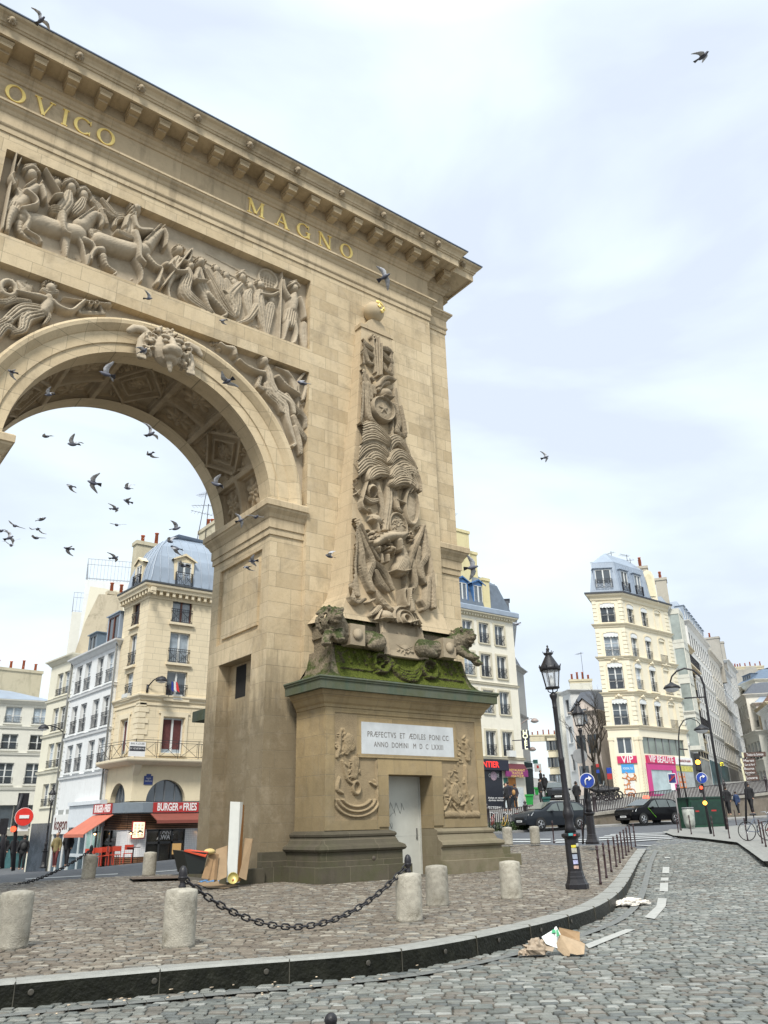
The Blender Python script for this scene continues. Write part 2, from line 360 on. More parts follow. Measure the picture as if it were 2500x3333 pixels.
def sett_mat(name):
 m,nt,b=_new(name);N=nt.nodes.new;L=nt.links.new
 at=N('ShaderNodeAttribute');at.attribute_name='tone';g=N('ShaderNodeNewGeometry')
 no=N('ShaderNodeTexNoise');no.inputs['Scale'].default_value=9;no.inputs['Detail'].default_value=8;no.inputs['Roughness'].default_value=.7;L(g.outputs['Position'],no.inputs['Vector'])
 r=N('ShaderNodeMapRange');r.inputs[1].default_value=.25;r.inputs[2].default_value=.75;r.inputs[3].default_value=.72;r.inputs[4].default_value=1.28;L(no.outputs[0],r.inputs[0])
 n2=N('ShaderNodeTexNoise');n2.inputs['Scale'].default_value=.35;n2.inputs['Detail'].default_value=4;L(g.outputs['Position'],n2.inputs['Vector'])
 r2=N('ShaderNodeMapRange');r2.inputs[1].default_value=.3;r2.inputs[2].default_value=.7;r2.inputs[3].default_value=.85;r2.inputs[4].default_value=1.15;L(n2.outputs[0],r2.inputs[0])
 mm=N('ShaderNodeMath');mm.operation='MULTIPLY';L(r.outputs[0],mm.inputs[0]);L(r2.outputs[0],mm.inputs[1])
 hs=N('ShaderNodeHueSaturation');L(at.outputs['Color'],hs.inputs['Color']);L(mm.outputs[0],hs.inputs['Value']);L(hs.outputs[0],b.inputs['Base Color'])
 b.inputs['Roughness'].default_value=.55;b.inputs['Specular IOR Level'].default_value=.4
 nb=N('ShaderNodeTexNoise');nb.inputs['Scale'].default_value=70;nb.inputs['Detail'].default_value=4;L(g.outputs['Position'],nb.inputs['Vector'])
 bp=N('ShaderNodeBump');bp.inputs['Strength'].default_value=.45;bp.inputs['Distance'].default_value=.01;L(nb.outputs[0],bp.inputs['Height']);L(bp.outputs[0],b.inputs['Normal'])
 return m
def inpoly(q,P):
 P=np.array(P);c=np.zeros(len(q),bool);j=len(P)-1
 for i in range(len(P)):
  a,b=P[i],P[j];c^=((a[1]>q[:,1])!=(b[1]>q[:,1]))&(q[:,0]<(b[0]-a[0])*(q[:,1]-a[1])/(b[1]-a[1]+1e-12)+a[0]);j=i
 return c
def setts(name,poly,holes,zf,ang,sl,sw,palette,weights,label_kind='structure',wave=.0,far=26,bright=1.0,crown=.012):
 P=np.array(poly);ca,sa=math.cos(ang),math.sin(ang)
 a=P@np.array([ca,sa]);b=P@np.array([-sa,ca])
 C=[];Ls=[]
 y=b.min()
 while y<b.max():
  hgt=sw*RNG.uniform(.93,1.07);x=a.min()+RNG.uniform(-sl,0)
  n=int((a.max()-a.min())/sl*1.25)+2;ls=sl*RNG.uniform(.66,1.3,n);xs=x+np.cumsum(ls)-ls/2
  C.append(np.stack([xs,np.full(n,y+hgt/2),ls,np.full(n,hgt)],1));y+=hgt
 C=np.concatenate(C);cx=C[:,0]*ca-C[:,1]*sa;cy=C[:,0]*sa+C[:,1]*ca
 q=np.stack([cx,cy],1);rel=q-CAM[:2];fw=rel@np.array([.6047,.7964]);rt=rel@np.array([.7964,-.6047])
 keep=(fw>3.2)&(fw<far)&(np.abs(rt)<fw*.62+1.5)&inpoly(q,poly)
 for h in holes:keep&=~inpoly(q,h)
 C=C[keep];q=q[keep];n=len(C)
 wv=wave*np.sin(C[:,0]*.9)+wave*.6*np.sin(C[:,0]*2.3+C[:,1])
 gap=.011
 hl=C[:,2]/2-gap/2;hw=C[:,3]/2-gap/2
 sx=np.array([-1,1,1,-1.]);sy=np.array([-1,-1,1,1.])
 V=np.zeros((n,12,3));jit=RNG.uniform(-.007,.007,(n,4,2));dz=RNG.uniform(-.006,.006,n);tx=RNG.uniform(-.03,.03,n);ty=RNG.uniform(-.03,.03,n)
 for r,(ins,dzz) in enumerate([(0,-.03),(.004,-.007),(.022,crown*.0)]):
  for k in range(4):
   lx=sx[k]*(hl-ins)+jit[:,k,0];ly=sy[k]*(hw-ins)+jit[:,k,1]
   X=C[:,0]+lx;Y=C[:,1]+ly+wv
   V[:,r*4+k,0]=X*ca-Y*sa;V[:,r*4+k,1]=X*sa+Y*ca;V[:,r*4+k,2]=dzz+dz+lx*tx+ly*ty
 z=zf(q);V[:,:,2]+=z[:,None]
 F=[]
 for r in(0,4):
  for k in range(4):F.append((r+k,r+(k+1)%4,r+4+(k+1)%4,r+4+k))
 F.append((8,9,10,11));F=np.array(F);faces=(np.arange(n)[:,None,None]*12+F[None]).reshape(-1,4)
 me=bpy.data.meshes.new(name);me.vertices.add(n*12);me.vertices.foreach_set('co',V.ravel());nf=len(faces)
 me.loops.add(nf*4);me.loops.foreach_set('vertex_index',faces.ravel().astype(np.int32));me.polygons.add(nf)
 me.polygons.foreach_set('loop_start',np.arange(0,nf*4,4,dtype=np.int32));me.polygons.foreach_set('loop_total',np.full(nf,4,np.int32))
 sm=np.tile(np.array([0,0,0,0,1,1,1,1,1],bool),n);me.polygons.foreach_set('use_smooth',sm)
 pal=np.array(palette);ci=RNG.choice(len(pal),n,p=np.array(weights)/sum(weights));col=pal[ci]*RNG.uniform(.82,1.18,(n,1))*bright
 at=me.color_attributes.new('tone','FLOAT_COLOR','POINT');cc=np.ones((n,12,4));cc[:,:,:3]=col[:,None,:];cc[:,0:4,:3]*=.5;at.data.foreach_set('color',cc.ravel())
 me.update();me.validate();me.materials.append(SETT)
 o=bpy.data.objects.new(name,me);COL.objects.link(o);o['kind']=label_kind;return n
SETT=sett_mat('granite_setts')
JOINT=mat('joint_sand',(.085,.075,.06),.95,.25,12,.6)
RPAL=[(.152,.157,.142),(.128,.137,.126),(.185,.188,.17),(.145,.134,.115),(.10,.108,.104),(.235,.238,.22),(.13,.118,.10)]
PPAL=[(.150,.127,.100),(.125,.103,.080),(.185,.163,.130),(.105,.088,.070),(.25,.228,.188),(.145,.137,.120)]
MONU=[(4.45,-2.0),(11.9,-2.0),(11.9,6.0),(4.2,6.0),(3.1,4.2),(3.1,-.35),(4.45,-.35)]
PLAZA=KB+PLB[1:]+PLL+[(-14,-5),(-11,-7.9)]
struct('plaza_bed',poly_mb(PLAZA,lambda q:Gv(q)-.022,1.2,.25),JOINT)
RK=[tuple(onG(*p,.02)[:2]) for p in[(2173,2708),(2210,2722),(2300,2730),(2423,2745),(2470,2775),(2500,2806)]]+[(19,-16),(21,-34)]
LANE=[(-24,-34)]+RK[::-1]+[tuple(onG(2104,2757)[:2])]+KF[::-1]+[(-24,-10)]
struct('lane_bed',poly_mb(LANE,lambda q:RD(q)-.024,1.2),JOINT)
n1_=setts('lane_setts',LANE,[offs(KF,-.25)+offs(KF,-.41)[::-1]],RD,math.radians(-38),.158,.100,RPAL,[5,4,3,2.4,2,2.4,1.2],wave=.02,far=41)
n2_=setts('plaza_setts',PLAZA,[MONU],Gv,math.radians(-33),.17,.098,PPAL,[5,4,3,2,1.6,2.5],wave=.015,far=40)
print('setts',n1_,n2_)
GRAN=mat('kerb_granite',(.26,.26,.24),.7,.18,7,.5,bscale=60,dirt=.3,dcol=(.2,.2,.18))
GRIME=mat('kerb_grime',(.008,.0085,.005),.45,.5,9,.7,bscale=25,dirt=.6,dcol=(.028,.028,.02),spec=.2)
mt=MB();mf=MB()
zt=Gv(KF)+.012;zb=RD(np.array(KF))-.06;kb=offs(KF,.31);zk=Gv(kb)+.006
B1=offs(KF,.03);
for i in range(len(KF)-1):
 mt.add([(*B1[i],zt[i]+.002),(*B1[i+1],zt[i+1]+.002),(*kb[i+1],zk[i+1]),(*kb[i],zk[i])],[(0,1,2,3)],True)
 mt.add([(*KF[i],zt[i]-.02),(*KF[i+1],zt[i+1]-.02),(*B1[i+1],zt[i+1]+.002),(*B1[i],zt[i]+.002)],[(0,1,2,3)],True)
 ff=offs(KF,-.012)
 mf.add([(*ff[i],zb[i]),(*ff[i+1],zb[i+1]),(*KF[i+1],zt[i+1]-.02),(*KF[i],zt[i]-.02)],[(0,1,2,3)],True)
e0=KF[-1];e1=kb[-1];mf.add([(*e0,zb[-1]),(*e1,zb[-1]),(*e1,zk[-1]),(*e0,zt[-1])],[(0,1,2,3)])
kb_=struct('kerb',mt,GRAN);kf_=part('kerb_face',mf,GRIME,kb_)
mj=MB();md=MB();acc=0;nxt=1.1;nd=.7
for i in range(len(KF)-1):
 a=Vector(KF[i]);b=Vector(KF[i+1]);l=(b-a).length;t=(b-a)/l;nrm=Vector((t.y,-t.x))
 while nxt<acc+l:
  p=a+t*(nxt-acc);z=G(p.x,p.y)
  mj.hexa([(*(p+nrm*.013-t*.005),z-.22),(*(p+nrm*.013+t*.005),z-.22),(*(p-nrm*.3+t*.005),z-.22),(*(p-nrm*.3-t*.005),z-.22),(*(p+nrm*.013-t*.005),z+.001),(*(p+nrm*.004+t*.005),z+.0165),(*(p-nrm*.3+t*.005),z+.010),(*(p-nrm*.3-t*.005),z+.010)]);nxt+=1.35
 while nd<acc+l:
  p=a+t*(nd-acc)+nrm*.012;z=G(p.x,p.y)-.085
  if nd<14:md.lathe([(.0,.0),(.028,.0),(.030,.006),(.02,.009),(.0,.007)],12,(p.x,p.y,z),ax=(nrm.x,nrm.y,0),cap=False)
  nd+=1.15
 acc+=l
part('kerb_joint',mj,mat('joint_dark',(.07,.065,.05),.9),kb_);part('drain_plug',md,mat('rusty_iron',(.05,.045,.035),.6,.3,40),kb_)
gt=MB();
c0,c1,c2,c3=offs(KF,-.02),offs(KF,-.17),offs(KF,-.26),offs(KF,-.40)
for(pa,pb) in((c2,c3),):
 za=RD(np.array(pa))+.002;zb2=RD(np.array(pb))+.002
 for i in range(len(KF)-1):
  for k in range(2):
   f0,f1=k/2+.01,(k+1)/2-.01;A=lambda P,Z,f:(P[i][0]+(P[i+1][0]-P[i][0])*f,P[i][1]+(P[i+1][1]-P[i][1])*f,Z[i]+(Z[i+1]-Z[i])*f)
   gt.add([A(pa,za,f0),A(pb,zb2,f0),A(pb,zb2,f1),A(pa,za,f1)],[(0,1,2,3)])
struct('gutter',gt,mat('gutter_granite',(.15,.155,.147),.55,.2,5,.4,dirt=.4,dcol=(.17,.17,.15)))
PAINT=mat('road_paint',(.38,.38,.355),.65,.18,8,.3,dirt=.6,dcol=(.36,.36,.33),bscale=30)
def gquad(px,zf,dz=.006,n=1):
 P=[onG(u,v,-.19 if zf is RD else-.04) for u,v in px];q=np.array([[p[0],p[1]] for p in P])
 return P,q
def decal(mb,quads,zf,dz):
 for px in quads:
  q=np.array([onG(u,v,float(zf(onG(u,v)[:2].reshape(1,2))[0]-G(*onG(u,v)[:2])))[:2] for u,v in px])
  n=6;g=[]
  for j in range(n+1):
   for i in range(n+1):
    s,t=i/n,j/n;p=(q[0]*(1-s)+q[1]*s)*(1-t)+(q[3]*(1-s)+q[2]*s)*t;g.append(p)
  g=np.array(g);z=zf(g)+dz
  mb.add([(g[i][0],g[i][1],z[i]) for i in range(len(g))],[(j*(n+1)+i,j*(n+1)+i+1,(j+1)*(n+1)+i+1,(j+1)*(n+1)+i) for j in range(n) for i in range(n)],True)
K8=lambda u,v:(1700+u*800/1659,2650+v*800/1659)
md_=MB()
decal(md_,[[K8(*p) for p in q] for q in[[(425,885),(450,912),(765,782),(700,780)],[(825,700),(895,712),(968,625),(905,625)],[(905,628),(968,628),(977,575),(918,572)],[(928,530),(985,532),(987,477),(933,477)],[(937,462),(988,462),(990,441),(940,441)],[(947,410),(994,410),(994,364),(950,364)],[(962,301),(999,301),(999,294),(963,294)]]],RD,.010)
struct('lane_marking',md_,PAINT)
mz=MB();Z7=lambda u,v:(1950+u*550/1659,2350+v*550/1659)
qs=[[(0,1155),(0,1166),(880,1130),(870,1122)],[(0,1134),(0,1144),(800,1117),(760,1110)],[(60,1118),(40,1127),(720,1103),(690,1097)],[(120,1104),(100,1112),(690,1091),(680,1086)],[(180,1178),(150,1190),(700,1150),(800,1136)],[(350,1208),(360,1214),(525,1222),(500,1214)],[(-420,1178),(-430,1190),(-10,1176),(-10,1166)],[(-420,1155),(-430,1165),(-10,1160),(-10,1152)],[(-900,1172),(-930,1184),(-480,1184),(-470,1173)],[(-900,1150),(-930,1160),(-480,1160),(-470,1150)]]
WHITE=mat('white_road_paint',(.40,.41,.41),.6,.1,4,.2,dirt=.4,dcol=(.2,.2,.2))
decal(mz,[[Z7(*p) for p in q] for q in qs],lambda q:Gv(q)-.03,.012)
struct('crossing_marking',mz,WHITE)
ml=MB()
S5=lambda u,v:(250+u*450/1531,2250+v*450/1531)
decal(ml,[[S5(*p) for p in q] for q in[[(-570,2078),(-570,2086),(455,2030),(455,2020)],[(850,2000),(850,2008),(1150,1982),(1150,1975)]]],lambda q:Gv(q)-.045,.008)
decal(ml,[[(1640,2733),(1640,2737),(1560,2735),(1560,2732)],[(1860,2735),(1860,2738),(1800,2738),(1800,2735)]],lambda q:Gv(q)-.045,.008)
struct('lane_line',ml,WHITE)
RP=RK+[(95,-34),(95,4)]+[tuple(onG(*p)[:2]) for p in[(2500,2683),(2380,2692),(2250,2698),(2180,2703)]]
struct('pavement',poly_mb(RP,lambda q:Gv(q)+.055,2,.2),mat('pavement_setts',(.22,.217,.20),.8,.25,9,.7,dirt=.5,dcol=(.22,.21,.19),bscale=26))
rk=MB();rb=offs(RK,-.25);zz=Gv(RK)+.062;z2=Gv(rb)+.062;z3=RD(np.array(RK))-.05
for i in range(len(RK)-1):
 rk.add([(*RK[i],zz[i]),(*RK[i+1],zz[i+1]),(*rb[i+1],z2[i+1]),(*rb[i],z2[i])],[(0,3,2,1)])
 rk.add([(*RK[i],z3[i]),(*RK[i+1],z3[i+1]),(*RK[i+1],zz[i+1]),(*RK[i],zz[i])],[(0,1,2,3)])
struct('pavement_kerb',rk,mat('kerb_right',(.22,.22,.2),.7,.3,3))
class RL:
 def __init__(s,x0,x1,y0,y1,res):
  s.nx=int((x1-x0)/res)+1;s.ny=int((y1-y0)/res)+1
  s.x=np.linspace(x0,x1,s.nx);s.y=np.linspace(y0,y1,s.ny);s.X,s.Y=np.meshgrid(s.x,s.y);s.H=np.zeros_like(s.X)
  s.D=np.zeros_like(s.X)
 def _win(s,x0,x1,y0,y1):
  i0,i1=np.searchsorted(s.x,[x0,x1]);j0,j1=np.searchsorted(s.y,[y0,y1]);return slice(max(j0,0),j1+1),slice(max(i0,0),i1+1)
 def cap(s,pts,h,base=0.0,fold=None,twist=0.0):
  if len(pts)>2:
   o=[];n_=len(pts)
   for i in range(n_-1):
    p0,p1,p2,p3=(np.array(pts[k]) for k in(max(i-1,0),i,i+1,min(i+2,n_-1)))
    for t in(0,.25,.5,.75):o.append(tuple(.5*(2*p1+(p2-p0)*t+(2*p0-5*p1+4*p2-p3)*t*t+(3*p1-p0-3*p2+p3)*t**3)))
   pts=[(q[0],q[1],max(q[2],.01)) for q in o]+[tuple(pts[-1])]
  for a,b in zip(pts[:-1],pts[1:]):
   R=max(a[2],b[2]);W=s._win(min(a[0],b[0])-R,max(a[0],b[0])+R,min(a[1],b[1])-R,max(a[1],b[1])+R)
   X,Y=s.X[W],s.Y[W]
   if X.size==0:continue
   dx,dy=b[0]-a[0],b[1]-a[1];l2=dx*dx+dy*dy+1e-9
   t=np.clip(((X-a[0])*dx+(Y-a[1])*dy)/l2,0,1);px=X-a[0]-t*dx;py=Y-a[1]-t*dy;d=np.hypot(px,py)
   r=a[2]+(b[2]-a[2])*t;q=d/r;m=q<1
   hh=h*np.sqrt(np.clip(1-q*q,0,1))*(.55+.45*r/R)
   if fold:
    sd=((X-a[0])*-dy+(Y-a[1])*dx)/math.sqrt(l2)/r
    hh=h*(np.clip(1-q**4,0,1))**.5*.7+fold[1]*np.abs(np.sin(fold[0]*sd*1.6+twist))**.7*m
   v=np.where(m,base+hh,-9);s.H[W]=np.maximum(s.H[W],v)
  return s
 def ell(s,cx,cy,rx,ry,h,ang=0.0,base=0.0,p=.5):
  R=max(rx,ry);W=s._win(cx-R,cx+R,cy-R,cy+R);X,Y=s.X[W]-cx,s.Y[W]-cy
  if X.size==0:return s
  c,n=math.cos(ang),math.sin(ang);q=((X*c+Y*n)/rx)**2+((-X*n+Y*c)/ry)**2
  s.H[W]=np.maximum(s.H[W],np.where(q<1,base+h*np.clip(1-q,0,1)**p,-9));return s
 def ring(s,cx,cy,rx,ry,wd,h,ang=0.0,base=0.0):
  R=max(rx,ry)+wd;W=s._win(cx-R,cx+R,cy-R,cy+R);X,Y=s.X[W]-cx,s.Y[W]-cy
  if X.size==0:return s
  c,n=math.cos(ang),math.sin(ang);q=np.sqrt(((X*c+Y*n)/rx)**2+((-X*n+Y*c)/ry)**2);d=(q-1)*min(rx,ry)/wd
  s.H[W]=np.maximum(s.H[W],np.where(np.abs(d)<1,base+h*np.sqrt(np.clip(1-d*d,0,1)),-9));return s
 def hole(s,cx,cy,rx,ry,d,ang=0.0):
  R=max(rx,ry);W=s._win(cx-R,cx+R,cy-R,cy+R);X,Y=s.X[W]-cx,s.Y[W]-cy
  if X.size==0:return s
  c,n=math.cos(ang),math.sin(ang);q=((X*c+Y*n)/rx)**2+((-X*n+Y*c)/ry)**2
  s.H[W]=np.where(q<1,s.H[W]-d*np.clip(1-q,0,1)**.4,s.H[W]);return s
 def rosette(s,cx,cy,r,h,n=8,base=0.0):
  for k in range(n):
   a=2*PI*k/n;s.ell(cx+.58*r*math.cos(a),cy+.58*r*math.sin(a),.40*r,.22*r,h*.8,a,base)
   s.ell(cx+.3*r*math.cos(a+.4),cy+.3*r*math.sin(a+.4),.28*r,.15*r,h,a+.4,base)
  return s.ell(cx,cy,.17*r,.17*r,h*1.35,0,base)
 def leaves(s,cx,cy,rx,ry,n,sz,h,rng,ang=None,base=0.0):
  for _ in range(n):
   a=rng.uniform(0,2*PI);q=math.sqrt(rng.uniform(0,1));x=cx+rx*q*math.cos(a);y=cy+ry*q*math.sin(a)
   an=ang+rng.uniform(-.5,.5) if ang is not None else rng.uniform(0,PI);s.ell(x,y,sz*rng.uniform(.7,1.3),sz*rng.uniform(.25,.45),h*rng.uniform(.5,1),an,base)
  return s
 def frond(s,pts,r,h,base=0.0,n=13):
  P=smooth_poly(pts,5);n_=len(P);k=int(abs(pts[0][0]*37+pts[-1][1]*53))%5
  s.cap([(x,y,r*(.16+.52*math.sin(PI*min(1,(.12+i/(n_-1))*.9))**.8)) for i,(x,y) in enumerate(P)][::3]+[(P[-1][0],P[-1][1],r*.12)],h*.75,base+.035*k,fold=(5,.10))
  for i in range(2,n_,3):
   x,y=P[i];a,b=P[min(i+1,n_-1)],P[i-1];dx,dy=a[0]-b[0],a[1]-b[1];l=math.hypot(dx,dy)+1e-6;sg=1 if dx*(-1)>0 else-1;nx,ny=-dy/l,dx/l
   if ny>0:nx,ny=-nx,-ny
   s.cap([(x+nx*r*.3,y+ny*r*.3,r*.10),(x+nx*r*.8+dx/l*r*.5,y+ny*r*.8+dy/l*r*.3,r*.03)],h*.7,base+.03*k)
  return s
 def detail(s,amp,freq,rng,lo=.01):
  n=np.zeros_like(s.X)
  for k in range(5):
   f=freq*1.9**k;a,b,c,d=rng.uniform(-1,1,4);n+=np.abs(np.sin(f*(s.X*(1+a*.3)+b*s.Y*.8)+3*np.sin(f*.31*s.Y+c*6))*np.cos(f*(s.Y*(1+c*.3)+d*s.X*.7)+2.5*np.sin(f*.27*s.X+a*5)))/1.6**k
  m=np.clip((s.H-lo)/.04,0,1);s.H+=amp*(n-n.mean())*m;return s
 def blur(s,k=1):
  for _ in range(k):
   P=np.pad(s.H,1,'edge');s.H=(P[1:-1,1:-1]*4+P[:-2,1:-1]*2+P[2:,1:-1]*2+P[1:-1,:-2]*2+P[1:-1,2:]*2+P[:-2,:-2]+P[2:,2:]+P[:-2,2:]+P[2:,:-2])/16
  return s
 def mesh(s,name,fn,mat,keep=None):
  V=fn(s.X,s.Y,s.H).reshape(-1,3);i=np.arange(s.nx-1);j=np.arange(s.ny-1);I,J=np.meshgrid(i,j);a=(J*s.nx+I)
  F=np.stack([a,a+1,a+s.nx+1,a+s.nx],-1)
  if keep is not None:
   kk=keep(s.X,s.Y);km=kk[:-1,:-1]&kk[1:,:-1]&kk[:-1,1:]&kk[1:,1:];F=F[km]
  F=F.reshape(-1,4);me=bpy.data.meshes.new(name);me.vertices.add(len(V));me.vertices.foreach_set('co',V.ravel());nf=len(F)
  me.loops.add(nf*4);me.loops.foreach_set('vertex_index',F.ravel().astype(np.int32));me.polygons.add(nf);me.polygons.foreach_set('loop_start',np.arange(0,nf*4,4,dtype=np.int32))
  me.polygons.foreach_set('loop_total',np.full(nf,4,np.int32));me.polygons.foreach_set('use_smooth',np.ones(nf,bool));me.update();me.validate();me.materials.append(mat);return me
def npart(name,me,parent,**kw):
 off=wl(parent);co=np.empty(len(me.vertices)*3);me.vertices.foreach_get('co',co);co=co.reshape(-1,3)-np.array(off);me.vertices.foreach_set('co',co.ravel());me.update()
 o=bpy.data.objects.new(name,me);COL.objects.link(o);o.parent=parent;setp(o,**kw);return o
front=lambda y:(lambda X,Y,H:np.stack([X,y-H,Y],-1))
def sweep(path,prof,closed=True,mb=None):
 mb=mb or MB();n=len(path);P=[Vector(p) for p in path];rings=[]
 for(p,z) in prof:
  rg=[]
  for i in range(n):
   if closed:a,b,c=P[i-1],P[i],P[(i+1)%n]
   else:a,b,c=P[max(i-1,0)],P[i],P[min(i+1,n-1)]
   d1=(b-a).normalized() if(b-a).length>0 else(c-b).normalized();d2=(c-b).normalized() if(c-b).length>0 else d1
   n1=Vector((d1.y,-d1.x));n2=Vector((d2.y,-d2.x));mm=n1+n2;mm=mm/max(mm.dot(n1),.2) if mm.length>1e-6 else n1
   q=b+mm*p;rg.append((q.x,q.y,z))
  rings.append(rg)
 vs=[v for r in rings for v in r];fs=[]
 for j in range(len(prof)-1):
  for i in range(n if closed else n-1):fs.append((j*n+i,j*n+(i+1)%n,(j+1)*n+(i+1)%n,(j+1)*n+i))
 if not closed:
  fs.append(tuple(j*n for j in range(len(prof)))[::-1]);fs.append(tuple(j*n+n-1 for j in range(len(prof))))
 mb.add(vs,fs);return mb
SA,SB=(.60,.492,.33),(.44,.345,.215)
STONE=stone('limestone_ashlar',SA,(.37,.28,.165),bw=1.05,rh=.475,stain=.5,streak=.42,low=(5.6,(.135,.108,.068),.82),green=.0,patch=.26)
TRIM=stone('limestone_trim',(.54,.44,.295),(.37,.29,.185),bw=2.1,rh=3.0,ms=.004,stain=.6,streak=.7)
SOFF=stone('limestone_sooty',(.26,.20,.125),(.19,.145,.09),bw=1.5,rh=.6,stain=.6)
CARV=mat('carved_limestone',(.42,.355,.265),.9,.22,1.6,.3,dirt=.55,dcol=(.21,.165,.105),bscale=40,spec=.2)
CARVD=mat('carved_limestone_dark',(.33,.27,.19),.9,.28,1.5,.35,dirt=.65,dcol=(.13,.105,.07),bscale=40,spec=.2)
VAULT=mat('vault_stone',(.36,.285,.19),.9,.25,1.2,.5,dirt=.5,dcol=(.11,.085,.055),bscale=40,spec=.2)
PEDM=stone('pedestal_ashlar',(.365,.275,.15),(.245,.185,.10),bw=1.2,rh=.52,stain=.6,streak=.5,low=(2.6,(.14,.115,.07),.45),patch=.22)
BASEM=stone('grimy_base_stone',(.10,.086,.062),(.060,.051,.036),bw=1.6,rh=.5,stain=.7,scol=(.05,.045,.03),streak=.8,green=.45,gz=(.1,1.3))
GOLD=mat('gilding',(.92,.70,.24),.35,.12,8,.1,metal=.45)
LEAD=mat('roof_lead',(.10,.13,.19),.5,.2,3)
ARCH=thing('triumphal_arch','huge sand-coloured stone triumphal arch with carved panels and gilt letters','triumphal arch',(0,0,0))
X0,XR,XO,YS,DEP=5.12,10.71,11.86,.36,4.35
ZC,RI,RO=10.60,3.93,4.95
w_=MB()
for s in(-1,1):
 a,b=sorted((s*X0,s*XR));w_.box(a,b,0,DEP,-.3,20.17)
 a,b=sorted((s*(XR-.01),s*XO));w_.box(a,b,YS,DEP-YS,-.3,20.17)
w_.box(-X0,X0,0,DEP,19.62,20.17);w_.box(-X0,X0,0,DEP,15.80,16.72);w_.box(-X0,X0,.34,DEP-.34,16.72,19.62)
def arcpts(r,n=48,z=ZC):return[(r*math.cos(PI*i/n),z+r*math.sin(PI*i/n)) for i in range(n+1)]
for y0,y1 in((.32,DEP-.32),):
 n=48;A=arcpts(4.10,n);O=[]
 for(x,z) in A:
  k=max(abs(x)/X0,(z-ZC)/(15.80-ZC));O.append((x/k,ZC+(z-ZC)/k))
 A=[(4.10,ZC-.02)]+A+[(-4.10,ZC-.02)];O=[(X0,ZC-.02)]+O+[(-X0,ZC-.02)]
 m_=len(A);vs=[(x,y0,z) for x,z in A]+[(x,y0,z) for x,z in O]+[(x,y1,z) for x,z in A]+[(x,y1,z) for x,z in O]
 w_.add(vs,[(i,i+1,m_+i+1,m_+i) for i in range(m_-1)]+[(2*m_+i+1,2*m_+i,3*m_+i,3*m_+i+1) for i in range(m_-1)])
part('wall',w_,STONE,ARCH)
pr=MB()
for s in(1,-1):
 xi=s*3.95;xo=s*X0
 yy=[.2,.69,1.12,3.35,3.62,4.15];zz=[-.3,.0,6.17,6.84,9.38,ZC]
 def cell(y0,y1,z0,z1,d):
  x=xi+s*d;pr.add([(x,y0,z0),(x,y1,z0),(x,y1,z1),(x,y0,z1)],[(0,1,2,3)] if s<0 else[(3,2,1,0)])
 def cutbox(y0,y1,z0,z1,d):
  a,b=xi,xi+s*d
  pr.add([(a,y0,z0),(b,y0,z0),(b,y0,z1),(a,y0,z1),(a,y1,z0),(b,y1,z0),(b,y1,z1),(a,y1,z1)],[(0,1,2,3),(7,6,5,4),(3,2,6,7),(0,4,5,1)]);cell(y0,y1,z0,z1,d)
 cell(.2,.69,-.3,ZC,0);cell(3.62,4.15,-.3,ZC,0);cell(.69,3.62,9.38,ZC,0);cell(.69,3.62,6.17,6.84,0);cell(.69,1.12,-.3,6.17,0);cell(3.35,3.62,-.3,6.17,0)
 a_,b_=.69+.06,3.62-.06
 for(q0,q1,e0,e1,d0,d1) in((.69,3.62,6.84,9.38,0,.10),):cutbox(q0,q1,e0,e1,.10)
 lo,hi=sorted((xi+s*.04,xi+s*.12));pr.box(lo,hi,.95,3.36,7.02,9.18)
 cutbox(1.12,3.35,-.1,6.17,.42)
 a,b=sorted((xi,xo));pr.add([(xi,.2,-.3),(xo,.2,-.3),(xo,.2,ZC),(xi,.2,ZC)],[(0,1,2,3)] if s>0 else[(3,2,1,0)]);pr.add([(xi,4.15,-.3),(xo,4.15,-.3),(xo,4.15,ZC),(xi,4.15,ZC)],[(3,2,1,0)] if s>0 else[(0,1,2,3)])
part('pier',pr,STONE,ARCH)
nw=MB()
for s in(1,-1):
 x=s*(3.95+.42);a,b=sorted((x-s*.004,x));nw.box(a,b,2.22,2.9,5.1,6.1)
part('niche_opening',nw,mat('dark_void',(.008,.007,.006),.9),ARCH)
gs=MB();gs.box(2.85,3.88,-.28,.22,-.1,.34);gs.box(3.72,3.95-.003,.22,4.1,-.1,.30);gs.box(3.9,4.75,-.17,.198,-.1,.36);gs.box(3.9,5.3,-.07,.199,.36,.72);gs.box(4.7,5.6,-.12,-.002,.33,.74)
part('foot_stone',gs,BASEM,ARCH)
IMP=[(0,9.70),(.05,9.71),(.05,9.90),(.09,9.92),(.09,10.22),(.12,10.25),(.17,10.36),(.27,10.48),(.29,10.54),(.33,10.56),(.33,10.74),(.30,10.78),(0,10.80)]
im=MB();im=sweep([(X0,.2),(3.95,.2),(3.95,4.15),(X0,4.15)][::-1][::-1],[(-p,z) for p,z in IMP],False)
im2=sweep([(-X0,.2),(-3.95,.2),(-3.95,4.15),(-X0,4.15)],IMP,False)
for a in(im,im2):part('impost',a,TRIM,ARCH)
sc_=sweep([(XR,YS),(XO,YS),(XO,DEP-YS),(XR,DEP-YS)],IMP,False);part('impost',sc_,TRIM,ARCH)
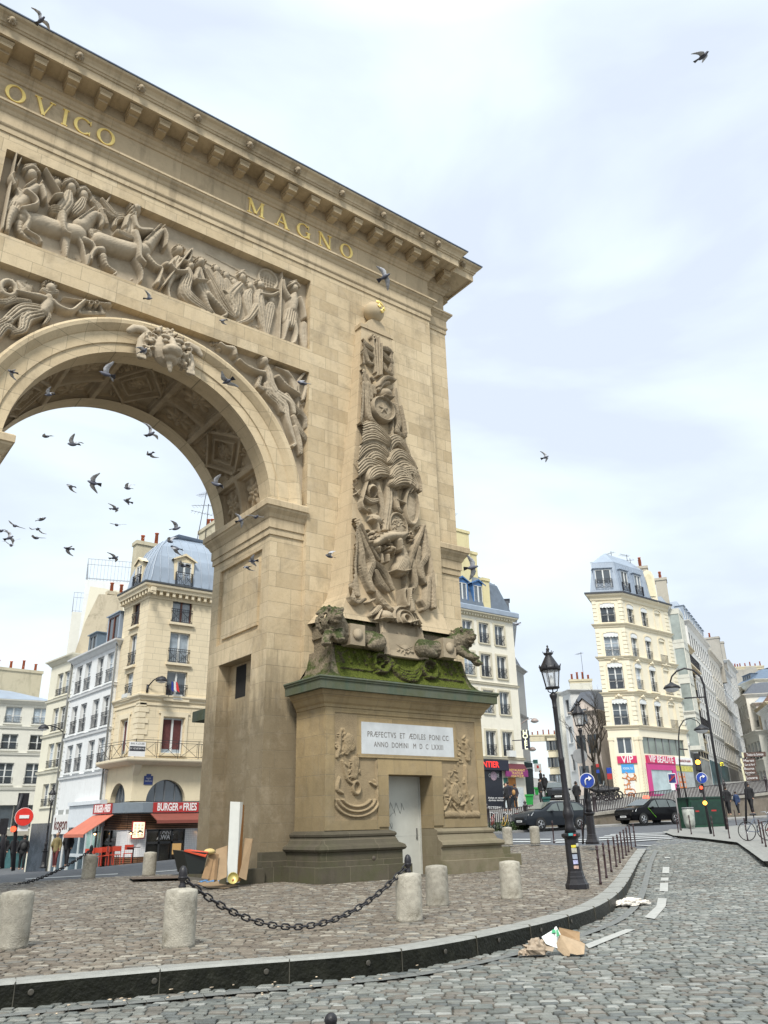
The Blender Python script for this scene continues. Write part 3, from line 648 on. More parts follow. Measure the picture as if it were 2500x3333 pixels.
for(yf,sg) in((0,1),(DEP,-1)):
 pf=[(RI,.9),(RI,.20),(4.20,.20),(4.22,.155),(4.58,.155),(4.60,.12),(4.66,.06),(4.76,-.03),(4.86,-.05),(4.93,-.02),(RO,.06),(RO,.34)]
 n=72;vs=[]
 for r,y in pf:
  for i in range(n+1):
   a=-.02+(PI+.04)*i/n;vs.append((r*math.cos(a),yf+sg*y,ZC+r*math.sin(a)))
 K=n+1;fs=[(j*K+i,j*K+i+1,(j+1)*K+i+1,(j+1)*K+i) for j in range(len(pf)-1) for i in range(n)]
 am=MB();am.add(vs,fs if sg>0 else[f[::-1] for f in fs]);part('archivolt',am,stone('archivolt_stone',SA,SB,bw=.9,rh=.55,stain=.35,streak=.2),ARCH)
rg=np.random.default_rng(3)
vt=RL(0,PI*RI,.24,4.11,.022)
dep=.24;yl,yr=.80,3.55
segs=[('p',0.06,.40),('d',.44,.90),('p',.94,1.30),('d',1.34,PI-1.34),('p',PI-1.30,PI-.94),('d',PI-.90,PI-.44),('p',PI-.40,PI-.06)]
S_,Y_=vt.X,vt.Y;Hd=np.zeros_like(S_)
def sunk(a0,a1,y0,y1,d):
 e=np.minimum(np.minimum(S_-a0,a1-S_),np.minimum(Y_-y0,y1-Y_));return np.clip(e/.05,0,1)*d*.6+np.clip((e-.10)/.03,0,1)*d*.4
for kind,a0,a1 in segs:
 a0*=RI;a1*=RI;ym=(yl+yr)/2;mid=(a0+a1)/2
 if kind=='p':
  for(y0,y1) in((yl,ym-.08),(ym+.08,yr)):Hd=np.maximum(Hd,sunk(a0,a1,y0,y1,dep))
 else:Hd=np.maximum(Hd,sunk(a0,a1,yl,yr,dep*.8))
vt.H[:]=0
for kind,a0,a1 in segs:
 a0*=RI;a1*=RI;ym=(yl+yr)/2;mid=(a0+a1)/2
 if kind=='p':
  for(y0,y1) in((yl,ym-.08),(ym+.08,yr)):vt.rosette(mid,(y0+y1)/2,min(a1-a0,y1-y0)*.42,.17,7)
 else:
  hw=min((a1-a0)/2,(yr-yl)/2)*.96
  q=np.abs(S_-mid)/((a1-a0)/2*.97)+np.abs(Y_-ym)/((yr-yl)/2*.97)
  vt.leaves(mid,ym,(a1-a0)*.46,(yr-yl)*.46,110,.11,.15,rg)
  vt.H=np.where(q<1.02,np.where((q>.88),.16,np.where(q>.62,.03,np.where(q>.52,.14,.0))),vt.H);vt.H=np.where((np.abs(S_-mid)>(a1-a0)/2-.08)&(np.abs(S_-mid)<(a1-a0)/2),0,vt.H)
  vt.leaves(mid,ym,hw*.30,hw*.30,46,.09,.13,rg);vt.rosette(mid,ym,hw*.24,.12,8)
def vf(S,Y,H):
 a=S/RI;r=RI+Hd-np.where(Hd>.02,np.minimum(H,Hd+.02),0);return np.stack([r*np.cos(a),Y,ZC+r*np.sin(a)],-1)
npart('vault',vt.mesh('vault',vf,VAULT),ARCH)
LOOP=[(-XR,0),(XR,0),(XR,YS),(XO,YS),(XO,DEP-YS),(XR,DEP-YS),(XR,DEP),(-XR,DEP),(-XR,DEP-YS),(-XO,DEP-YS),(-XO,YS),(-XR,YS)]
ent=sweep(LOOP,[(0,20.16),(.04,20.17),(.04,20.35),(.07,20.37),(.09,20.41),(.09,20.46),(.06,20.49),(.06,20.80),(.09,20.83),(.13,20.92),(.20,20.98),(.22,21.05),(.26,21.06),(.26,21.13),(0,21.17)])
part('architrave',ent,TRIM,ARCH)
part('frieze',sweep(LOOP,[(0,21.165),(0,22.10),(.05,22.12),(.07,22.20),(.12,22.24),(.16,22.34),(.24,22.38),(.24,22.46),(.26,22.74)]),stone('frieze_stone',(.50,.40,.265),(.35,.275,.175),bw=2.4,rh=1.6,ms=.004,stain=.65,streak=.65),ARCH)
co=sweep(LOOP,[(.25,22.735),(.86,22.735),(.86,22.70),(.94,22.70),(.94,23.00),(.98,23.01),(1.00,23.07),(1.03,23.08),(1.05,23.16),(1.12,23.25),(1.20,23.30),(1.22,23.33),(1.22,23.38),(.6,23.5)])
part('cornice',co,TRIM,ARCH)
tp=sweep(LOOP,[(1.1,23.36),(1.26,23.385),(1.26,23.42),(.0,23.62),(-.8,23.64)]);tp.box(-XR+.7,XR-.7,.7,DEP-.7,23.5,23.66);part('roof',tp,LEAD,ARCH)
mo=MB();mo.box(-.17,.17,-.80,-.24,22.47,22.735);mo.box(-.20,.20,-.83,-.24,22.62,22.70);mo.box(-.14,.14,-.60,-.24,22.40,22.47);mo.box(-.19,.19,-.815,-.24,22.585,22.62)
lm_=MB();lm_.ell((0,-1.13,23.16),(.10,.09,.13),10,8);lm_.ell((0,-1.21,23.11),(.05,.06,.06),8,6)
for k in range(9):
 a=2*PI*k/9;lm_.ell((.10*math.cos(a),-1.11,23.17+.13*math.sin(a)),.045,6,5)
MODM=stone('modillion_stone',(.50,.40,.26),(.36,.28,.175),bw=5,rh=5,stain=.3,streak=.2)
me_m=mo.mesh('modillion',MODM);me_l=lm_.mesh('lion_mask',CARVD)
def inst(name,me,parent,loc,rz=0):o=bpy.data.objects.new(name,me);COL.objects.link(o);o.parent=parent;o.location=loc;o.rotation_euler=(0,0,rz);return o
xs=[i*.957 for i in range(-10,12)]
for x in xs:inst('modillion',me_m,ARCH,(x+(.0 if abs(x)<10.3 else 0),0,0))
inst('modillion',me_m,ARCH,(11.45,YS,0));
for y in(1.1,2.17,3.25):inst('modillion',me_m,ARCH,(XO,y,0),PI/2)
for k in range(-5,6):inst('lion_mask',me_l,ARCH,(k*1.915,0,0))
inst('lion_mask',me_l,ARCH,(10.42,0,0));inst('lion_mask',me_l,ARCH,(-10.42,0,0));inst('lion_mask',me_l,ARCH,(12.1,YS,0))
def glyph(ch):
 T,t=.155,.06;S=lambda x,z,w=.30:[('s',x-w/2,z,x+w/2,z,.045)]
 O=lambda a0,a1:[('o',.46,.5,.46,.5,a0,a1)]
 return{'I':(.36,[('s',.18,0,.18,1,T)]+S(.18,.02)+S(.18,.98)),'V':(.92,[('s',.12,1,.46,0,T),('s',.80,1,.46,0,t)]+S(.13,.98,.32)+S(.80,.98,.26)),'O':(.92,O(0,360)),'C':(.84,O(42,318)+[('s',.80,.72,.80,.96,.05),('s',.80,.04,.80,.26,.05)]),'G':(.90,O(42,322)+[('s',.80,.72,.80,.96,.05),('s',.80,.06,.80,.44,T)]+S(.78,.44,.32)),'M':(1.10,[('s',.15,0,.15,1,t),('s',.15,1,.55,.08,T),('s',.92,1,.55,.08,t),('s',.92,0,.92,1,T)]+S(.15,.02,.3)+S(.92,.02,.34)+S(.12,.98,.2)+S(.95,.98,.22)),'A':(.92,[('s',.46,1,.12,0,t),('s',.46,1,.80,0,T),('s',.26,.36,.66,.36,.05)]+S(.12,.02,.26)+S(.80,.02,.34)),'N':(1.0,[('s',.14,0,.14,1,t),('s',.14,1,.82,0,T),('s',.82,0,.82,1,t)]+S(.14,.02,.28)+S(.12,.98,.2)+S(.82,.98,.28)),'L':(.7,[('s',.15,0,.15,1,T),('s',.15,.03,.66,.03,.06),('s',.66,.0,.66,.22,.05)]+S(.15,.98)),'D':(.9,[('s',.15,0,.15,1,T)]+[('o',.3,.5,.54,.5,-90,90)])}[ch]
for ch,cx in zip('LVDOVICOMAGNO',[-7.62,-6.9,-6.05,-5.19,-4.37,-3.76,-3.24,-2.51,2.80,3.85,4.75,5.70,6.66]):
 wd,st=glyph(ch);h=.62;z0=21.385;lm2=MB();ox=cx-wd*h/2
 for kq,q in enumerate(st):
  pj=.045+.0012*kq
  if q[0]=='s':
   a=Vector((q[1],q[2]));b=Vector((q[3],q[4]));d=(b-a).normalized();n=Vector((-d.y,d.x))*q[5]/2
   if abs(d.y)>.5:n=Vector((q[5]/2/abs(d.y)*(-1),0))
   P4=[a+n,b+n,b-n,a-n];lm2.prism([(ox+p.x*h,z0+p.y*h) for p in P4],0,1,lambda x,z,y,pj=pj:(x,-pj if y else.002,z))
  else:
   n=28;_,cx_,cz_,rx,rz_,a0,a1=q;vs=[]
   for i in range(n+1):
    a=math.radians(a0+(a1-a0)*i/n);
    for rr,rz2 in((rx,rz_),(rx-.165,rz_-.05)):
     for y in(.002,-pj):vs.append((ox+(cx_+rr*math.cos(a))*h,y,z0+(cz_+rz2*math.sin(a))*h))
   fs=[]
   for i in range(n):
    b=i*4;fs+=[(b,b+1,b+5,b+4),(b+1,b+3,b+7,b+5),(b+3,b+2,b+6,b+7)]
   lm2.add(vs,fs)
 part('letter',lm2,GOLD,ARCH)
kA=900/1659;kB=950/1659;k3=500/1659
zA=lambda u,v:(u*kA,v*kA);zB=lambda u,v:(700+u*kB,500+v*kB);z8=lambda u,v:(u*700/1659,850+v*700/1659)
g1=lambda u,v:(1100+u*k3,700+v*k3);g2=lambda u,v:(1000+u*k3,1250+v*k3);r3=lambda u,v:(900+u*800/1659,1400+v*800/1659);g7=lambda u,v:(1000+u*650/1659,1850+v*650/1659)
def mk(zf,y):
 def f(*pts,r=.1):
  o=[]
  for p in pts:
   P=onY(*zf(p[0],p[1]),y);o.append((P[0],P[2],(p[2] if len(p)>2 else r)*.82))
  return o
 return f
rgm=np.random.default_rng(11)
rp=RL(-X0,X0,16.72,19.62,.0125)
A=mk(zA,.12);Bq=mk(zB,.12)
def head(R,P,r,h,helm=False,base=.0,face=1):
 x,z=P[0][0],P[0][1];R.ell(x,z,r*.82,r,h,0,base);R.ell(x+face*r*.55,z-r*.1,r*.3,r*.22,h*.75,0,base)
 for k in range(7):
  a=PI*.15+PI*.95*k/6;R.ell(x-face*r*.15+r*.8*math.cos(a),z+r*.25+r*.7*math.sin(a),r*.3,r*.2,h*.8,a,base)
 if helm:R.cap([(x-r,z+r*.2,r*.3),(x,z+r*1.1,r*.42),(x+r*.9,z+r*.5,r*.25)],h*.95,base);R.cap([(x-r*.9,z+r*.9,r*.3),(x+r*.2,z+r*1.75,r*.3)],h*.8,base)
 return R
for i in range(9):rp.cap(Bq((-120+i*34,560+i*17),(-120+i*34+30,575+i*17),r=.02),.03)
rp.ring(*[q for q in Bq((315,700))[0][:2]],.36,.40,.05,.07);
for i in range(6):rp.cap(Bq((275+i*16,660+i*5),(275+i*16,730+i*8),r=.018),.04)
for i in range(4):rp.cap(Bq((262,672+i*17),(368,715+i*17),r=.016),.035)
for i in range(8):rp.cap(A((1250+i*45,1500+i*24),(1290+i*45,1520+i*24),r=.02),.03)
for(hx,hy,bx,by,fx,fy) in[(20,640,40,720,30,800),(75,678,90,760,100,880),(212,738,195,810,215,920),(120,720,135,810,130,900),(335,820,325,870,300,1010)]:
 head(rp,Bq((hx,hy)),.15,.12);rp.cap(Bq((hx,hy+28,.10),(bx,by,.24),(fx,fy,.16)),.13,fold=(4,.03))
for(hx,hy,pts) in[(165,692,[(150,735,.16),(95,800,.26),(120,870,.2),(95,930,.13)]),(268,735,[(265,780,.17),(260,830,.25),(270,900,.24),(285,990,.1),(290,1030,.08)]),(1,1,None)]:
 if pts:head(rp,Bq((hx,hy)),.17,.17,hx==165);rp.cap(Bq(*pts),.18,fold=(3,.04))
rp.cap(Bq((262,790,.09),(320,800,.08),(360,785,.07)),.2);rp.cap(Bq((300,752,.035),(366,768,.05)),.17)
rp.cap(Bq((250,860,.2),(200,930,.13),(160,950,.08),(145,955,.09)),.17,fold=(3,.04));rp.cap(Bq((90,800,.1),(45,770,.08),(20,810,.07)),.17)
rp.cap(Bq((386,668,.055),(372,1045,.055)),.16);rp.ell(*Bq((386,690))[0][:2],.08,.16,.15)
head(rp,Bq((456,762)),.19,.27,True);rp.cap(Bq((455,795,.1),(452,830,.26),(445,880,.22)),.27);rp.cap(Bq((440,905,.30),(432,950,.33)),.24,fold=(6,.06))
rp.cap(Bq((425,815,.12),(400,770,.09),(392,720,.08)),.23);rp.cap(Bq((485,820,.12),(505,880,.1),(512,930,.08)),.25)
rp.cap(Bq((415,955,.15),(405,1000,.12),(392,1050,.08),(385,1058,.1)),.24);rp.cap(Bq((455,960,.15),(465,1010,.12),(455,1065,.09),(440,1078,.1)),.24)
rp.cap(Bq((515,965,.16),(512,1030,.22),(515,1095,.14)),.22,fold=(5,.02))
rp.cap(A((1140,1505,.045),(972,1722,.045)),.33);rp.ell(*A((1000,1588))[0][:2],.16,.12,.3,.6)
head(rp,A((1075,1500)),.2,.30,face=-1);rp.cap(A((1070,1545,.12),(1050,1590,.24),(1055,1640,.2)),.28,fold=(3,.03));rp.cap(A((1085,1560,.12),(1130,1570,.09),(1150,1500,.08)),.28);rp.cap(A((1035,1570,.11),(1010,1600,.09),(1000,1585,.09)),.3)
rp.cap(A((1040,1650,.16),(1010,1720,.11),(1018,1790,.08)),.24)
rp.cap(A((1125,1625,.13),(1130,1660,.22),(1110,1740,.26),(1150,1800,.28),(1260,1880,.16)),.33,fold=(5,.07));rp.cap(A((1110,1640,.11),(1050,1640,.09),(1015,1600,.08)),.38);head(rp,A((1140,1605)),.16,.36,face=-1)
head(rp,A((1200,1578)),.2,.36,face=-1);rp.cap(A((1195,1620,.13),(1200,1680,.26),(1235,1760,.25)),.34,fold=(4,.04));rp.cap(A((1180,1640,.12),(1165,1690,.1),(1225,1700,.08)),.4)
rp.cap(A((1245,1770,.2),(1300,1830,.14),(1350,1890,.1),(1335,1905,.1)),.32);rp.cap(A((1225,1770,.18),(1250,1840,.12),(1290,1900,.08)),.26)
rp.cap(A((1235,1625,.12),(1290,1720,.2),(1340,1810,.2),(1400,1905,.14)),.30,fold=(4,.08));rp.cap(A((1255,1700,.1),(1330,1850,.16),(1395,1912,.1)),.36,fold=(3,.06))
def horse(R,Z,body,neck,hd,legs,tail=None,h=.33,base=0.):
 R.cap(Z(*body),h,base);R.cap(Z(*neck),h*1.05,base);R.cap(Z(*hd),h*1.15,base)
 for l in legs:R.cap(Z(*l),h*.8,base)
 if tail:R.cap(Z(*tail),h*.8,base,fold=(4,.05))
 e=Z(hd[0])[0];R.ell(e[0]-.02,e[1]+.16,.04,.1,h*1.1,0,base)
 n0,n1=Z(neck[0])[0],Z(neck[-1])[0]
 for k in range(9):
  t=k/8;R.ell(n0[0]+(n1[0]-n0[0])*t-.08,n0[1]+(n1[1]-n0[1])*t+.16,.13,.05,h*1.1,.9,base)
rp.cap(A((470,1420,.12),(500,1480,.08),(520,1590,.06)),.22)
horse(rp,A,[(600,1440,.36),(700,1475,.37),(800,1500,.36),(860,1500,.33)],[(880,1480,.28),(925,1430,.23),(960,1400,.17)],[(975,1400,.14),(990,1440,.13),(985,1490,.085)],[[(880,1540,.19),(930,1595,.13),(968,1615,.09),(960,1660,.07),(945,1700,.11)],[(820,1560,.15),(850,1640,.09),(845,1690,.05)],[(610,1500,.2),(575,1500,.12),(550,1530,.08),(545,1560,.1)],[(620,1540,.17),(640,1600,.1),(690,1640,.07),(680,1655,.07)],[(530,1540,.12),(520,1590,.07)]],[(570,1430,.12),(545,1390,.12),(600,1400,.1)],.36)
head(rp,A((812,1262)),.21,.40);
for k in range(9):rp.ell(*A((790-6*(k%3),1255+k*7))[0][:2],.09,.05,.38,.6)
rp.cap(A((800,1290,.13),(780,1340,.27),(775,1395,.27)),.42,fold=(4,.03));rp.cap(A((790,1330,.14),(815,1395,.12),(895,1405,.09)),.48);rp.cap(A((760,1320,.13),(745,1370,.11)),.4)
rp.cap(A((800,1420,.22),(822,1490,.17),(825,1560,.12),(855,1600,.09)),.46);rp.cap(A((700,1400,.1),(760,1430,.16),(790,1440,.12)),.42,fold=(5,.05))
for p in([(735,1290,.09),(690,1285,.1),(650,1240,.12),(612,1195,.06)],[(730,1300,.07),(680,1300,.09),(625,1260,.08)],[(740,1310,.08),(700,1320,.09),(690,1350,.08)],[(640,1215,.05),(660,1180,.04)]):rp.cap(A(*p),.26,fold=(3,.06))
horse(rp,A,[(150,1310,.34),(250,1330,.36),(350,1365,.36),(470,1390,.36)],[(490,1350,.33),(540,1305,.27),(570,1290,.2)],[(590,1300,.14),(610,1330,.13),(605,1360,.08)],[[(500,1430,.17),(550,1455,.12),(570,1500,.08),(525,1580,.08)],[(400,1430,.18),(400,1490,.12),(398,1540,.06)],[(150,1380,.22),(190,1430,.12),(230,1470,.08)],[(120,1340,.2),(130,1400,.12),(215,1470,.06)]],None,.30)
horse(rp,A,[(110,1230,.25),(150,1200,.26)],[(170,1160,.24),(215,1130,.22)],[(245,1135,.17),(262,1180,.13),(265,1205,.09)],[],None,.32)
rp.cap(A((268,1030,.05),(352,1168,.05)),.36);rp.cap(A((95,935,.05),(10,1385,.055)),.34);rp.cap(A((130,945,.03),(100,1010,.05)),.3)
head(rp,A((192,1045)),.22,.30,True);head(rp,A((350,1088)),.18,.2);head(rp,A((425,1130)),.21,.34,True);head(rp,A((505,1165)),.2,.26,True);head(rp,A((560,1180)),.16,.15);head(rp,A((90,1075)),.15,.2)
rp.cap(A((410,1165,.15),(400,1215,.27),(370,1260,.26)),.38,fold=(4,.04));rp.cap(A((360,1190,.12),(320,1195,.09),(345,1190,.08)),.42);rp.cap(A((350,1265,.24),(330,1260,.2)),.34,fold=(6,.07));rp.cap(A((370,1300,.2),(372,1370,.15),(385,1410,.1),(410,1425,.1)),.40)
rp.cap(A((500,1200,.14),(480,1240,.22),(450,1270,.2)),.28,fold=(5,.06));rp.cap(A((560,1200,.1),(600,1240,.16),(640,1330,.12)),.2,fold=(5,.06))
rp.cap(A((110,1150,.14),(130,1190,.24),(90,1240,.28)),.36,fold=(3,.03));rp.cap(A((150,1170,.13),(200,1210,.12),(210,1250,.1),(120,1275,.09)),.44);rp.cap(A((80,1130,.1),(60,1080,.09),(75,1062,.08)),.4)
rp.cap(A((80,1270,.22),(50,1330,.15),(40,1395,.1)),.36);rp.cap(A((130,1280,.2),(170,1330,.14),(150,1390,.1),(220,1440,.08),(240,1470,.09)),.36);rp.cap(A((85,1240,.25),(70,1265,.25)),.34,fold=(6,.06))
rp.leaves(0,17.0,5.0,.25,60,.07,.035,rgm)
rp.H*=1.2;rp.detail(.006,15,rgm,.05);rp.H=np.minimum(rp.H,.52)
npart('relief_panel',rp.mesh('relief_panel',front(.335),CARV),ARCH)
sp=RL(-X0,X0,ZC+.9,15.80,.0135)
E=mk(z8,.2);F=mk(zB,.2)
sp.ring(*E((60,222))[0][:2],.19,.23,.09,.24);sp.leaves(*E((60,222))[0][:2],.27,.3,26,.07,.26,rgm)
for k in range(9):sp.cap(E((200-k*4,150+k*13,.045),(130+k*3,155+k*10,.05),(250-k*3,190+k*10,.04)),.12+.01*k)
head(sp,E((385,222)),.21,.30);sp.cap(E((430,250,.1),(370,250,.16),(330,235,.1)),.28,fold=(4,.04))
sp.cap(E((120,250,.08),(200,268,.1),(290,285,.13),(340,300,.14)),.28);sp.cap(E((370,290,.15),(370,340,.23),(330,400,.22)),.30)
sp.cap(E((400,330,.13),(450,375,.12),(540,400,.10),(610,350,.08),(640,325,.08)),.30);sp.cap(E((480,297,.03),(620,318,.045),(790,340,.06),(835,343,.12)),.24)
for k in(690,735):sp.ring(*E((k,343))[0][:2],.05,.06,.02,.28)
sp.cap(E((620,360,.05),(610,400,.07),(700,405,.09),(800,410,.08)),.16,fold=(4,.05));sp.cap(E((770,350,.06),(790,400,.07)),.16,fold=(3,.04))
for p in([(330,400,.22),(230,380,.24),(150,390,.22),(60,460,.18)],[(300,420,.2),(200,450,.24),(170,540,.16),(100,570,.1)],[(60,470,.17),(-40,520,.15)],[(350,400,.1),(370,450,.09),(340,500,.08)],[(100,300,.1),(40,330,.12),(-60,330,.1)],[(220,330,.08),(120,320,.1),(30,345,.09)],[(120,560,.1),(40,520,.14),(-30,600,.12)]):sp.cap(E(*p),.26,fold=(4,.08))
head(sp,F((272,1188)),.21,.32,face=-1);sp.cap(F((285,1215,.1),(300,1260,.2),(310,1310,.22),(330,1350,.2)),.32,fold=(3,.03))
sp.cap(F((268,1255,.13),(220,1245,.1),(160,1215,.085),(125,1185,.08)),.30);sp.cap(F((345,1280,.13),(390,1330,.1),(440,1365,.085),(465,1382,.08)),.32)
for k in range(11):sp.cap(F((345+k*6,1215+k*3,.05),(400+k*5,1240+k*7,.055),(430+k*2,1290+k*9,.04)),.14+.008*k)
sp.cap(F((505,1250,.06),(470,1300,.07),(468,1380,.06),(468,1485,.045)),.22,fold=(3,.04));sp.cap(F((520,1260,.05),(520,1330,.07),(500,1400,.06)),.16,fold=(3,.05))
for p in([(320,1350,.2),(350,1400,.2),(390,1440,.18),(400,1500,.15),(425,1590,.11),(445,1655,.07),(432,1668,.08)],[(350,1370,.18),(420,1420,.17),(440,1480,.1)]):sp.cap(F(*p),.32,fold=(2,.02))
for p in([(290,1320,.16),(300,1370,.18),(350,1420,.16),(370,1470,.1)],[(400,1380,.12),(440,1440,.13),(500,1500,.1),(515,1560,.08)],[(440,1500,.1),(470,1570,.14),(520,1640,.1)],[(450,1560,.1),(470,1640,.13),(480,1710,.08)],[(250,1280,.1),(240,1330,.09),(290,1350,.1)],[(390,1400,.08),(380,1480,.08)]):sp.cap(F(*p),.22,fold=(4,.08))
sp.cap(F((20,1090,.1),(50,1110,.12),(95,1120,.17),(105,1150,.15)),.28);sp.leaves(*F((25,1085))[0][:2],.3,.2,24,.08,.18,rgm);sp.cap(F((150,1200,.04),(210,1210,.05),(235,1250,.03)),.12)
sp.leaves(*F((480,1430))[0][:2],.3,.5,20,.1,.08,rgm)
sp.H*=1.2;sp.detail(.006,15,rgm,.05)
npart('spandrel_relief',sp.mesh('spandrel_relief',front(.315),CARV,lambda X,Z:(X**2+(Z-ZC)**2)>4.86**2),ARCH)
OBZ=np.array([7.00,7.9,8.8,10.6,12.4,13.8,15.5,18.25]);OBY=np.array([-1.05,-.98,-.88,-.74,-.62,-.54,-.46,-.34])
OBL=np.array([5.85,6.06,6.17,6.36,6.50,6.70,6.86,7.10]);OBR=15.58-OBL;OBR[0]+=.1;WLN=np.array([5.55,5.95,6.06,6.26,6.48,6.63,6.83,7.08]);WRN=15.6-WLN
oz=np.linspace(7.0,18.25,40);ly=np.interp(oz,OBZ,OBY);lx=np.interp(oz,OBZ,OBL);rx_=np.interp(oz,OBZ,OBR);wx=np.interp(oz,OBZ,WLN);wr=np.interp(oz,OBZ,WRN)
fl=np.clip((8.6-oz)/1.6,0,1)**2.2*.35;lx=lx-fl;rx_=rx_+fl;ly=ly-fl*.6;wx=wx-fl;wr=wr+fl
ob=MB();vs=[]
for i in range(len(oz)):vs+=[(wx[i],.002,oz[i]),(lx[i],ly[i],oz[i]),(rx_[i],ly[i],oz[i]),(wr[i],.002,oz[i])]
fs=[]
for i in range(len(oz)-1):
 for k in range(3):fs.append((i*4+k,i*4+k+1,(i+1)*4+k+1,(i+1)*4+k))
ob.add(vs,fs);ob.add([vs[-4],vs[-3],vs[-2],vs[-1]],[(0,1,2,3)])
ob.box(7.04,8.54,-.38,.002,18.252,18.40)
OB=part('obelisk',ob,stone('obelisk_stone',(.50,.405,.27),(.40,.31,.20),bw=1.4,rh=.55,stain=.4,streak=.4),ARCH)
cp=MB();n=14
cp.prism([(7.2,18.40),(8.38,18.40),(8.25,18.50),(8.15,18.68),(8.0,18.80),(7.79,18.83),(7.58,18.80),(7.43,18.68),(7.33,18.50)],0,1,lambda x,z,y:(x,-.34 if y else.002,z));part('scroll_cap',cp,TRIM,OB)
gb=MB();gb.ell((7.74,-.26,19.20),(.40,.38,.40),28,18);GLB=part('globe',gb,mat('globe_stone',(.46,.37,.24),.8,.15,3,.3),OB)
gl=MB()
def onglobe(a,b,r=.58):r*=.72;return(7.74+r*math.sin(a+.2)*math.cos(b),-.26-r*.95*math.cos(a+.2)*math.cos(b),19.20+r*math.sin(b))
for i in range(11):
 a=-.55+i*.11;gl.ell(onglobe(a+.1,.62+.10*math.cos(a*2.2),.60),(.035,.03,.07),6,5)
gl.tube([onglobe(-.5+i*.1+.1,.50+.10*math.cos((-.5+i*.1)*2.2),.585) for i in range(11)],.028,6)
for(a,b) in((-.25,.12),(.45,.12),(.1,-.28)):
 gl.ell(onglobe(a,b+.06,.58),(.035,.03,.10),6,6);gl.ell(onglobe(a-.10,b+.02,.58),(.05,.03,.06),6,5);gl.ell(onglobe(a+.10,b+.02,.58),(.05,.03,.06),6,5);gl.ell(onglobe(a,b-.08,.57),(.05,.03,.04),6,5)
part('gilt_crown',gl,GOLD,GLB)
tr=RL(5.2,10.4,7.05,17.95,.0125)
def T(zf,lift=.12):
 def f(*pts,r=.1):
  o=[]
  for p in pts:
   q=zf(p[0],p[1]);z=12.0
   for _ in range(5):y=np.interp(z,OBZ,OBY)-lift;P=onY(*q,y);z=P[2]
   o.append((P[0],P[2],(p[2] if len(p)>2 else r)*.76))
  return o
 return f
t1,t2,t3,t7=T(g1),T(g2),T(r3),T(g7)
FO=lambda P,h,n=4,a=.07,b=0.:tr.cap(P,h,b,fold=(n,a))
for k,(a,b) in enumerate([((370,1320),(400,1700)),((400,1300),(418,1740)),((430,1310),(436,1740)),((455,1400),(450,1740))]):tr.cap(t1((*a,.05),(*b,.05)),.2+.02*k)
tr.leaves(*t1((400,1330))[0][:2],.22,.16,20,.07,.24,rgm,1.3)
for p in([(260,1350,.12),(300,1400,.16),(380,1450,.12)],[(250,1400,.10),(300,1470,.16),(385,1530,.13)],[(250,1500,.10),(270,1600,.10)],[(290,1480,.12),(330,1590,.10),(370,1610,.08)],[(470,1440,.12),(530,1450,.16),(580,1490,.08)],[(480,1500,.14),(540,1560,.15),(580,1600,.08)],[(470,1600,.11),(520,1680,.13),(580,1730,.07)],[(575,1480,.06),(570,1600,.07),(580,1720,.06)]):FO(t1(*p),.16,4,.07)
for p in([(265,1690,.12),(240,1790,.1),(240,1980,.1)],[(260,1700,.1),(290,1830,.13),(300,1990,.13)],[(300,1730,.08),(340,1860,.1),(350,1990,.12)],[(350,1760,.06),(380,1790,.06)]):FO(t1(*p),.18,4,.08)
for p in([(590,0,.12),(575,180,.14),(570,330,.12),(560,410,.08)],[(640,0,.13),(640,200,.16),(660,350,.15),(720,440,.14),(800,520,.12)],[(700,30,.1),(720,110,.1)],[(640,420,.1),(700,480,.13),(760,510,.1)],[(940,60,.1),(950,200,.1),(960,330,.12)],[(930,230,.12),(960,330,.14),(980,430,.15),(960,520,.13),(1050,570,.09)],[(1000,250,.08),(1030,400,.1),(1050,540,.1)],[(910,400,.05),(912,600,.04)]):FO(t2(*p),.2,4,.08)
tr.cap(t1((420,1860,.08),(470,1790,.12),(520,1770,.13),(590,1800,.08)),.32,fold=(5,.07));FO(t2((760,70,.1),(800,10,.12),(860,0,.1)),.3,4,.05);tr.ell(*t2((830,120))[0][:2],.27,.24,.40);tr.cap(t2((790,150,.07),(830,170,.08),(885,175,.06)),.42)
c=t2((800,285))[0];tr.ell(c[0],c[1],.44,.44,.20,0,.02,.12);tr.ring(c[0],c[1],.45,.45,.06,.30);
for k in range(5):
 a=PI/2+k*2*PI/5+.1;tr.cap([(c[0],c[1],.07),(c[0]+.20*math.cos(a),c[1]+.20*math.sin(a),.012)],.09,.19)
for pts in([(840,640),(700,500),(560,515),(525,560)],[(825,670),(700,590),(580,600),(535,655)],[(845,790),(720,680),(580,710),(510,830)],[(850,860),(730,770),(620,830),(560,930)],[(850,950),(660,860),(540,930),(475,1030)],[(860,990),(760,950),(670,980),(630,1050)],[(800,700),(760,620),(690,580),(640,600)],[(850,760),(880,640),(980,620),(1080,780)],[(860,860),(940,780),(1050,830),(1130,935)],[(865,950),(980,880),(1070,910),(1110,1010)],[(870,1020),(940,960),(1030,1010),(1050,1110)],[(885,1020),(1060,960),(1130,1040),(1170,1180)],[(880,1100),(960,1050),(1080,1080),(1130,1160)]):
 tr.frond([q[:2] for q in t2(*pts)],.34,.28,.02)
tr.cap(t2((850,640,.10),(850,800,.14),(870,1000,.18),(880,1250,.2),(855,1450,.19),(830,1620,.2)),.26,fold=(3,.03));tr.cap(t2((760,1080,.1),(800,1250,.13),(830,1500,.12)),.18,fold=(3,.04));tr.cap(t2((930,1100,.07),(910,1250,.09),(880,1450,.1)),.18,fold=(2,.03))
